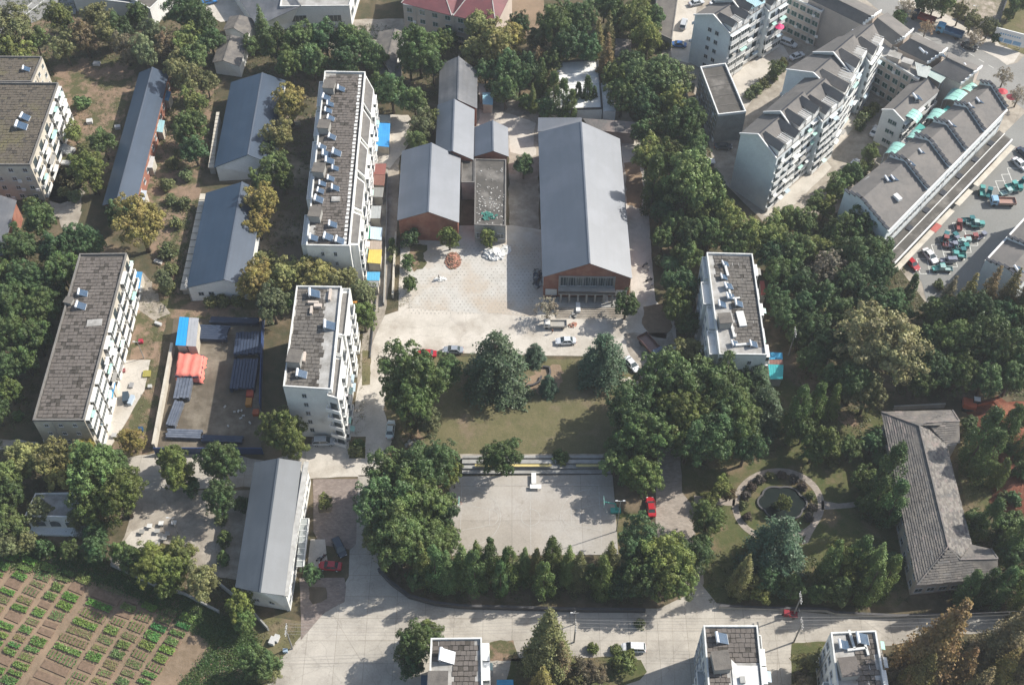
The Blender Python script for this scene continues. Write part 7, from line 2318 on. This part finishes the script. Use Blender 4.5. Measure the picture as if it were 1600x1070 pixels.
heap('stacked_scrap', 840, 437, 1.0, 3.0, 1.0, 60, [DARKM, GREYW, STEELB], 'dark scrap stacked along the left wall of the hall', 'scrap heap', (.4, 1.0), 8)
heap('rockery', 982, 600, 2.2, 1.4, 1.0, 60, [CREAM, PINKS], 'pale rockery at the right corner of the lawn', 'rockery', (.4, .9), 9)
heap('rockery', 643, 694, 1.6, .9, .8, 40, [GREYW, PINKS], 'small grey rockery at the lower left corner of the lawn', 'rockery', (.4, .8), 10)
# boulders / plinth by the lawn: dark curved low wall
cw = thing('curved_wall', G(852, 585).to_tuple(), 'dark curved low wall on the bare patch of the lawn', 'low wall')
for pts in ([(823, 603), (832, 602), (842, 597), (846, 588)], [(848, 573), (858, 574), (860, 582), (857, 590)]):
    mb = MB()
    W3 = [G(*p, .35) for p in pts]
    for a, b in zip(W3[:-1], W3[1:]): mb.bar(a, b, .35, .7)
    wpart(cw, 'wall_segment', mb, DARKM)

# ---- storage yard
def ywall(pts, h, t, m, label, name='yard_wall', cat='wall', capm=None):
    P = [G(*p) for p in pts]
    root = thing(name, P[0].to_tuple(), label, cat)
    for a, b in zip(P[:-1], P[1:]):
        n = max(1, int((b - a).length / 4))
        for k in range(n):
            u, v = lerp(a, b, k / n), lerp(a, b, (k + 1) / n - .002)
            mb = MB(); mb.bar(u + Vector((0, 0, h / 2)), v + Vector((0, 0, h / 2)), t, h); wpart(root, 'wall_panel', mb, m)
            if capm:
                mb = MB(); mb.bar(u + Vector((0, 0, h + .06)), v + Vector((0, 0, h + .06)), t + .12, .12); wpart(root, 'coping', mb, capm)
    return root
ywall([(272, 545), (262, 600), (243, 703)], 2.2, .5, CREAM, 'thick cream wall along the left side of the storage yard', capm=CREAM)
BPAN = mat('blue_hoarding', (.03, .06, .16), (.04, .07, .18), 1, rough=.5)
ywall([(243, 709), (330, 709), (412, 709)], 2.4, .15, BPAN, 'dark blue hoarding along the near side of the storage yard', 'hoarding', 'hoarding')
ywall([(413, 500), (409, 600), (408, 640)], 2.4, .15, BPAN, 'dark hoarding along the right side of the storage yard', 'hoarding', 'hoarding')
def stack(c0, c1, wd, n, layers, r, m, label, name='tube_stack'):
    """long tubes laid side by side from c0 to c1 (pixel ends of the pile's axis)"""
    A, B = G(*c0), G(*c1)
    A, B = Vector((A.x, A.y, 0)), Vector((B.x, B.y, 0))
    root = thing(name, ((A + B) / 2 + Vector((0, 0, .04))).to_tuple(), label, 'steel stack', 'stacks of steel in the storage yard')
    d = (B - A).normalized(); s_ = Vector((-d.y, d.x, 0))
    L = (B - A).length
    for l in range(layers):
        for k in range(n):
            off = (k - (n - 1) / 2) * wd / n
            mb = MB()
            z = .25 + l * r * 2.05 + r
            e = rr(-.15, .15)
            a, b = A + s_ * off - d * e, B + s_ * off + d * rr(-.15, .15)
            if l < layers - 1 and 0 < k < n - 1:
                continue
            mb.bar((a.x, a.y, z), (b.x, b.y, z), wd / n * .86, r * 2, 0)
            wpart(root, 'steel_tube', mb, m)
    for t in (.15, .85):
        mb = MB(); p = lerp(A, B, t); mb.box((p.x, p.y, .13), (.25, wd, .25), math.atan2(d.y, d.x)); wpart(root, 'bearer', mb, WOODP)
random.seed(4)
stack((293, 588), (285, 628), 3.4, 5, 3, .22, STEELG, 'grey striped tube stack just below the orange tarpaulin')
stack((282, 632), (268, 670), 2.0, 4, 3, .2, STEELG, 'narrow grey tube stack at the lower left of the storage yard')
stack((262, 680), (316, 682), 2.2, 4, 2, .2, STEELG, 'grey tube stack lying crosswise behind the blue hoarding')
stack((317, 688), (380, 690), 1.6, 4, 2, .2, STEELB, 'dark tube stack beside the crosswise grey one')
stack((309, 523), (358, 525), 4.0, 7, 2, .25, STEELB, 'dark blue stack at the far side of the storage yard next to the roofs')
stack((392, 526), (388, 560), 6.0, 9, 3, .25, STEELB, 'dark blue stack at the right side of the storage yard, farther one')
stack((387, 568), (380, 614), 5.4, 8, 3, .25, STEELB, 'dark blue stack at the right side of the storage yard, nearer one')
stack((330, 504), (405, 506), 1.6, 4, 2, .25, STEELB, 'low dark stack along the far edge of the storage yard')
# orange tarpaulin over a pile
P = [G(*p, 2.2) for p in [(277, 546), (321, 552), (315, 590), (270, 588)]]
c = sum(P, Vector((0, 0, 0))) / 4
tp = thing('orange_tarpaulin', (c.x, c.y, .05), 'orange red tarpaulin draped over a pile in the storage yard', 'tarpaulin')
mb = MB(); N = 14
random.seed(9)
for j in range(N + 1):
    for i in range(N + 1):
        u, v = i / N, j / N
        p = lerp(lerp(P[0], P[1], u), lerp(P[3], P[2], u), v)
        e = min(u, 1 - u, v, 1 - v)
        z = 2.3 + .18 * math.sin(u * 20 + v * 2) + rr(-.06, .06) - (1.9 if e == 0 else (.25 if e < .1 else 0))
        mb.v.append((p.x + rr(-.08, .08) + (rr(-.35, .35) if e == 0 else 0), p.y + rr(-.08, .08) + (rr(-.35, .35) if e == 0 else 0), max(.1, z)))
for j in range(N):
    for i in range(N):
        a = j * (N + 1) + i; mb.f.append((a + N + 1, a + N + 2, a + 1, a)); mb.m.append(0)
OR = mat('orange_sheet', (.80, .23, .18), (.72, .20, .15), .6, rough=.6)
link('sheet', mb.mesh('sheet', OR, tp.location, True), tp)
Q = [lerp(p, c, .1) for p in P]
mb = MB(); mb.prism([(p.x, p.y) for p in Q], 0, 1.9); wpart(tp, 'covered_pile', mb, STEELB)
def crate(px, py, col, label, d=(1.6, 1.2, 1.0), rz=0, name='crate'):
    p = G(px, py, .5)
    root = thing(name, (p.x, p.y, .06), label, name.replace('_', ' '), None, rz=rz)
    mb = MB(); mb.box((0, 0, d[2] / 2), d)
    for s_ in (-1, 1): mb.box((s_ * d[0] * .35, 0, d[2] / 2), (.12, d[1] + .06, d[2] + .05))
    link('box_body', mb.mesh('box_body', TINTED), root, color=col)
    mb = MB(); mb.box((0, 0, d[2] + .05), (d[0] + .08, d[1] + .08, .05)); link('lid', mb.mesh('lid', TINTED), root, color=tuple(q * .8 for q in col))
crate(391, 616, (.55, .10, .05), 'red crate beside the dark stacks in the storage yard, farther one', (1.4, 1.6, 1))
crate(389, 629, (.60, .26, .05), 'orange crate below the red one in the storage yard', (1.2, 1.8, .9))
crate(400, 645, (.50, .12, .04), 'red crate at the right hoarding of the storage yard', (1.2, 1.2, .9))
for i, (px, py) in enumerate([(366, 642), (372, 641), (377, 640), (380, 648), (376, 652), (356, 664), (351, 634), (390, 659)]):
    crate(px, py, (.62, .60, .56), 'small white block lying on the storage yard dirt', (rr(.4, .8), .25, .2), rr(0, 3), 'white_block')
    o = [q for q in COL.objects if q.name.startswith('white_block')][-1]
    LABELS.append((o, o['label'], px, py)); o['group'] = 'white blocks on the yard'
crate(426, 1001, (.75, .75, .73), 'white box lying on the grass verge at the lower left, upper one', (1.0, 1.4, .9), -.3, 'white_box')
crate(432, 997, (.72, .72, .70), 'white box lying on the grass verge at the lower left, right one', (.9, 1.3, .8), -.3, 'white_box')
crate(446, 1016, (.45, .58, .70), 'pale blue box by the utility pole on the grass verge', (.8, .6, .7), .1, 'blue_box')
crate(220, 533, (.5, .04, .08), 'red box beside the pale yard of the brown roofed block', (.9, .8, .7), .1, 'red_box')
crate(220, 671, (.03, .10, .22), 'dark blue bin under the pale tree near the storage yard wall', (.9, .8, .9), .1, 'bin')
crate(247, 505, (.7, .7, .68), 'white box left of the vivid blue roof', (1.6, .6, .5), -.4, 'white_box')
crate(247, 408, (.72, .7, .66), 'white slab lying below the yellowish plane tree', (2.0, .8, .4), -.4, 'white_slab')
crate(140, 190, (.72, .72, .70), 'white tank lying in the red dirt yard below the round bush', (1.4, 1.3, .8), .2, 'white_box')
crate(184, 199, (.72, .72, .70), 'white box beside the narrow blue workshop wall', (1.3, 1.0, .8), .2, 'white_box')
crate(104, 234, (.70, .70, .68), 'large white sheet pile beside the left edge block', (4.0, 2.4, .8), -.5, 'white_sheet_pile')
crate(103, 254, (.70, .70, .68), 'small white sheet below the large white pile', (2.2, 1.2, .5), -.1, 'white_sheet')
crate(151, 99, (.70, .70, .70), 'white parasol top at the far side of the red dirt yard', (1.8, 1.2, .6), -.1, 'white_box')
crate(93, 495 - 268, (.5, .5, .48), 'grey box beside the left edge block wall', (1.2, 1.2, 1), 0, 'grey_box')
for i, (px, py, c_, d) in enumerate([(229, 583, (.45, .40, .10), (1.6, 1.6, .3)), (192, 578, (.35, .12, .12), (.9, .9, .4)), (234, 603, (.65, .64, .6), (.8, .7, .5)), (205, 601, (.4, .4, .4), (.8, 1.2, .4)), (197, 622, (.06, .09, .12), (1.2, 2.4, 1.2)), (205, 625, (.55, .65, .75), (.8, 2.2, .8)), (190, 540, (.55, .05, .08), (.8, .8, .8)), (200, 524, (.6, .58, .54), (1.2, .8, .8)), (178, 680, (.6, .6, .58), (.9, .9, .6))]):
    crate(px, py, c_, ['yellowish mat on the pale yard by the brown roofed block', 'round dark red basin on the pale yard', 'white box at the right edge of the pale yard', 'grey box in the middle of the pale yard', 'dark covered bench on the pale yard', 'pale blue panel leaning beside the dark bench', 'crimson box against the brown roofed block', 'white carton near the far end of the pale yard', 'white carton at the near end of the pale yard'][i], d, rr(-.2, .2), 'yard_box')

# ---- excavator on the red soil
p = G(1517, 637)
ex = thing('excavator', (p.x, p.y, 0), 'orange excavator with raised arm beside the red excavation', 'excavator', rz=-.2)
for s_ in (-1, 1):
    mb = MB(); mb.box((0, s_ * 1.1, .4), (3.4, .5, .75)); mb.tube([(-1.7, s_ * 1.1 - .25, .4), (-1.7, s_ * 1.1 + .25, .4)], .38, 10); mb.tube([(1.7, s_ * 1.1 - .25, .4), (1.7, s_ * 1.1 + .25, .4)], .38, 10); link('track', mb.mesh('track', RUBBER), ex)
mb = MB(); mb.box((-.6, 0, 1.3), (2.6, 2.2, 1.0)); mb.box((-1.7, 0, 1.5), (.8, 2.0, 1.1)); link('body', mb.mesh('body', TINTED), ex, color=(.55, .13, .06))
mb = MB(); mb.box((.6, .55, 1.9), (1.2, 1.0, 1.5)); link('cab', mb.mesh('cab', GLASS), ex)
mb = MB(); mb.box((.6, .55, 2.72), (1.3, 1.1, .12)); link('cab_roof', mb.mesh('cab_roof', WCLEAN), ex)
mb = MB(); mb.bar((.7, -.3, 1.4), (3.6, -.3, 3.6), .35, .5); link('boom', mb.mesh('boom', TINTED), ex, color=(.55, .13, .06))
mb = MB(); mb.bar((3.6, -.3, 3.6), (5.6, -.3, 1.6), .3, .35); link('stick', mb.mesh('stick', TINTED), ex, color=(.50, .12, .06))
mb = MB(); mb.box((5.6, -.3, 1.1), (.8, .9, .8)); link('bucket', mb.mesh('bucket', DARKM), ex)

# ---- retaining walls by the bottom road, lane kerbs
ywall([(592, 892), (610, 912), (640, 934), (680, 945), (720, 950), (800, 952), (900, 955), (1008, 956)], 1.2, .4, DARKM, 'dark curved retaining wall under the trees along the bottom road', 'retaining_wall', 'retaining wall', DARKM)
ywall([(1122, 950), (1200, 953), (1290, 955), (1304, 960), (1400, 965), (1520, 962), (1640, 958)], 1.1, .35, GREYW, 'grey retaining wall along the right part of the bottom road', 'retaining_wall', 'retaining wall', DARKM)
ywall([(619, 368), (616, 420), (614, 466)], 1.4, .4, CREAM, 'low pale wall between the lane of sheds and the plaza', 'boundary_wall', 'wall')
ywall([(606, 270), (603, 400), (600, 478)], 1.2, .2, GREYW, 'grey wall strip along the lane right of the sheds', 'boundary_wall', 'wall')
ywall([(590, 430), (586, 480), (578, 560)], .5, .2, CAP, 'dark trench edge along the lane above the left plaza corner', 'kerb_wall', 'wall')
ywall([(344, 915), (388, 950), (420, 985)], 1.6, .3, GREYW, 'grey boundary wall on the slope between garden and meeting house', 'boundary_wall', 'wall')
ywall([(175, 884), (240, 915), (290, 930), (344, 958)], 1.2, .3, GREYW, 'boundary wall at the upper edge of the garden under the trees', 'boundary_wall', 'wall')
ywall([(1495, 28), (1553, 60), (1566, 20), (1588, -40)], 1.6, .3, DARKM, 'dark wall around the vacant plot at the top right', 'boundary_wall', 'wall')
ywall([(1060, 120), (1100, 240), (1104, 262)], 2.0, .3, GREYW, 'grey wall between the alley and the woods left of the annex', 'boundary_wall', 'wall')
ywall([(410, 180), (402, 200), (470, 195)], 1.2, .3, CREAM, 'pale low wall under the plane tree left of the heater block', 'boundary_wall', 'wall')
ywall([(1395, 640), (1475, 636)], 1.4, .3, GREYW, 'pale wall strip just behind the tiled office', 'boundary_wall', 'wall')

# ---- vegetable garden
random.seed(21)
VEG = [('bright green leafy', (.10, .19, .035), 1.0), ('dark green leafy', (.05, .14, .045), 1.0), ('mid green', (.09, .18, .04), .8), ('bright green leafy', (.12, .20, .045), 1.0), ('mid green', (.11, .17, .05), .6), ('sparse pale green', (.15, .18, .06), .55), ('bare soil', None, 0), ('mid green', (.10, .17, .045), .9), ('row planted', (.12, .17, .05), .7)]
VM = {}
def vegmesh(L, W_, dens, rows):
    global rng
    k = (round(L, 0), round(W_, 1), dens, rows)
    if k in VM: return VM[k]
    rng = np.random.default_rng(int(L * 10) + int(dens * 10))
    n = int(L * W_ * 60 * dens) + 12
    x = rng.uniform(-L / 2 + .1, L / 2 - .1, n); y = rng.uniform(-W_ / 2 + .1, W_ / 2 - .1, n)
    if rows: x = np.round(x / .7) * .7 + rng.normal(size=n) * .06
    z = rng.uniform(.2, .6 if dens > .7 else .4, n)
    VM[k] = leafmesh('crop', np.stack([x, y, z], 1), rng.normal(size=(n, 3)) * .5 + np.array([0, 0, 1]), .16 if dens > .7 else .11, rng.uniform(.2, .9, n))
    return VM[k]
SBM = {}
def bedmesh(L, W_):
    k = (round(L, 1), round(W_, 1))
    if k not in SBM:
        mb = MB()
        a, b = (L / 2, W_ / 2), (L / 2 - .12, W_ / 2 - .12)
        mb.v = [(-a[0], -a[1], 0), (a[0], -a[1], 0), (a[0], a[1], 0), (-a[0], a[1], 0), (-b[0], -b[1], .2), (b[0], -b[1], .2), (b[0], b[1], .2), (-b[0], b[1], .2)]
        mb.f = [(0, 1, 5, 4), (1, 2, 6, 5), (2, 3, 7, 6), (3, 0, 4, 7), (4, 5, 6, 7)]; mb.m = [0] * 5
        SBM[k] = mb.mesh('soil_bed', SOILD)
    return SBM[k]
o0, o1 = G(151, 908), G(38, 1065)
vdir = (o1 - o0).normalized(); udir = Vector((-vdir.y, vdir.x, 0))
if udir.x < 0: udir = -udir
# shear so rows drop to the lower right as in the garden
ud = (G(147, 1030) - G(93, 1009)).normalized()
rzb = math.atan2(ud.y, ud.x)
cols = [(-23.5, -20.6), (-20.0, -16.8), (-16.0, -12.6), (-11.8, -8.2), (-7.4, -4.6), (-4.1, -.7), (.6, 6.6), (7.2, 10.4), (11.0, 14.2), (14.9, 18.2), (18.8, 22.0)]
pos = ['ninth column left of footpath', '', '', '', '', '', '', '', '', '']
names = ['sixth column left of footpath', 'fifth column left of footpath', 'fourth column left of footpath', 'third column left of footpath', 'second column left of footpath', 'first column left of footpath', 'first column right of footpath', 'second column right of footpath', 'third column right of footpath', 'fourth column right of footpath', 'fifth column right of footpath']
WORD = ['', 'first', 'second', 'third', 'fourth', 'fifth', 'sixth', 'seventh', 'eighth', 'ninth', 'tenth', 'eleventh', 'twelfth', 'thirteenth', 'fourteenth', 'fifteenth', 'sixteenth', 'seventeenth', 'eighteenth', 'nineteenth', 'twentieth']
for ci, (u0, u1) in enumerate(cols):
    v = 0.0 + rr(-.5, .5)
    k = 0
    LB = u1 - u0
    while v < 34:
        wv = rr(1.0, 1.9)
        L = LB * rr(.86, 1.0)
        c = o0 + ud * ((u0 + u1) / 2 + rr(-.12, .12)) + vdir * (v + wv / 2)
        px, py = to_px(c)
        ok = py < 1085 and px > -40 and py > 868 + max(0, (px - 60)) * .32 and px < 362 + (py - 960) * .3
        if ci >= 6 and py < 905 + (px - 160) * .42: ok = False
        v += wv + rr(.25, .5)
        if not ok: continue
        k += 1
        nm, col, dens = random.choice(VEG)
        root = thing('vegetable_bed', (c.x, c.y, Z1), f'{nm} vegetable bed, {WORD[min(k, 20)]} from far end, {names[ci]}', 'vegetable bed', 'vegetable beds', rz=rzb + rr(-.05, .05))
        link('soil_bed', bedmesh(L, wv), root)
        if col:
            link('crop', vegmesh(L, wv, dens, nm == 'row planted'), root, color=tuple(q * rr(.85, 1.15) for q in col), kind='stuff')
sheet('garden_footpath', [(150, 900), (157, 905), (112, 975), (48, 1075), (30, 1075), (60, 1020), (105, 960)], Z2, SOIL, 2, .35)

# ---- cloths and an umbrella seen on balconies and lines
for i, (px, py, z, col, lab) in enumerate([(531, 621, 12, (.62, .03, .06), 'red quilt hanging from the upper balcony of the tall narrow block'), (537, 615, 12, (.72, .68, .68), 'white sheet hanging beside the red quilt on the tall narrow block'), (1218, 42, 9, (.75, .06, .2), 'pink red parasol on a balcony of the top white block'),
    (552, 470, 8, (.75, .35, .08), 'orange awning on the right side of the tall narrow block'), (1567, 143, 3, (.55, .06, .08), 'red parasol on the pavement at the far end of the shop row'), (1580, 152, 3, (.60, .12, .14), 'small pinkish parasol beside the red one at the street corner')]):
    p = G(px, py, z)
    root = thing('parasol' if 'parasol' in lab else 'hanging_cloth', (p.x, p.y, 0), lab, 'parasol' if 'parasol' in lab else 'cloth')
    mb = MB()
    if 'parasol' in lab:
        n = 10
        for k in range(n):
            a, b = 2 * math.pi * k / n, 2 * math.pi * (k + 1) / n
            mb.poly([(0, 0, z + .5), (math.cos(a) * 1.3, math.sin(a) * 1.3, z), (math.cos(b) * 1.3, math.sin(b) * 1.3, z)])
        link('canopy', mb.mesh('canopy', TINTED), root, color=col)
        mb = MB(); mb.bar((0, 0, max(0, z - 2.2)), (0, 0, z + .45), .06, .06); link('pole', mb.mesh('pole', FRAME), root)
    else:
        for k in range(6):
            x0, x1 = -.9 + k * .3, -.6 + k * .3
            y0, y1 = .06 * (-1) ** k, .06 * (-1) ** (k + 1)
            mb.poly([(x0, y0, z - 1.0 + rr(-.1, .1)), (x1, y1, z - 1.0 + rr(-.1, .1)), (x1, y1 - .1, z + .1), (x0, y0 - .1, z + .1)])
            mb.poly([(x0, y0 - .1, z + .1), (x1, y1 - .1, z + .1), (x1, y1 - .7, z + .2), (x0, y0 - .7, z + .2)])
        link('cloth', mb.mesh('cloth', TINTED), root, color=col)
# ---- rooftop bits, haze
# ================================================================ LABEL DISAMBIGUATION
ORD = ['nearest', 'second nearest', 'third nearest', 'fourth nearest', 'fifth nearest', 'sixth nearest', 'seventh nearest', 'eighth nearest', 'ninth nearest', 'tenth nearest']
ORL = ['leftmost', 'second from left', 'third from left', 'fourth from left', 'fifth from left', 'sixth from left', 'seventh from left', 'eighth from left', 'ninth from left', 'tenth from left', 'eleventh from left', 'twelfth from left', 'thirteenth from left', 'fourteenth from left', 'fifteenth from left', 'sixteenth from left', 'seventeenth from left', 'eighteenth from left', 'nineteenth from left', 'twentieth from left', 'rightmost']
grp = {}
for o, lab, px, py in LABELS:
    grp.setdefault(lab, []).append((px, py, o))
for lab, lst in grp.items():
    if len(lst) == 1: continue
    vert = (max(t[1] for t in lst) - min(t[1] for t in lst)) > (max(t[0] for t in lst) - min(t[0] for t in lst))
    lst.sort(key=lambda t: (t[1], t[0]) if vert else (t[0], t[1]))
    n = len(lst)
    for i, (px, py, o) in enumerate(lst):
        w_ = ORL[min(i, 20)] if i < n - 1 else 'rightmost'
        if vert: w_ = w_.replace('leftmost', 'topmost').replace('rightmost', 'lowest').replace('left', 'top')
        o['label'] = f'{lab}, {w_}'

# air: very thin even haze over the whole place
if HAZE > 0:
    hm = bpy.data.materials.new('haze'); hm.use_nodes = True
    n, l = hm.node_tree.nodes, hm.node_tree.links
    n.clear()
    out = n.new('ShaderNodeOutputMaterial'); pv = n.new('ShaderNodeVolumePrincipled')
    pv.inputs['Color'].default_value = (.86, .92, 1, 1); pv.inputs['Density'].default_value = HAZE; pv.inputs['Anisotropy'].default_value = .2
    l.new(pv.outputs[0], out.inputs['Volume'])
    mb = MB(); mb.box((0, 1150, 110), (3600, 3200, 222))
    link('haze', mb.mesh('haze', hm), None, kind='stuff')

if False:
    pass
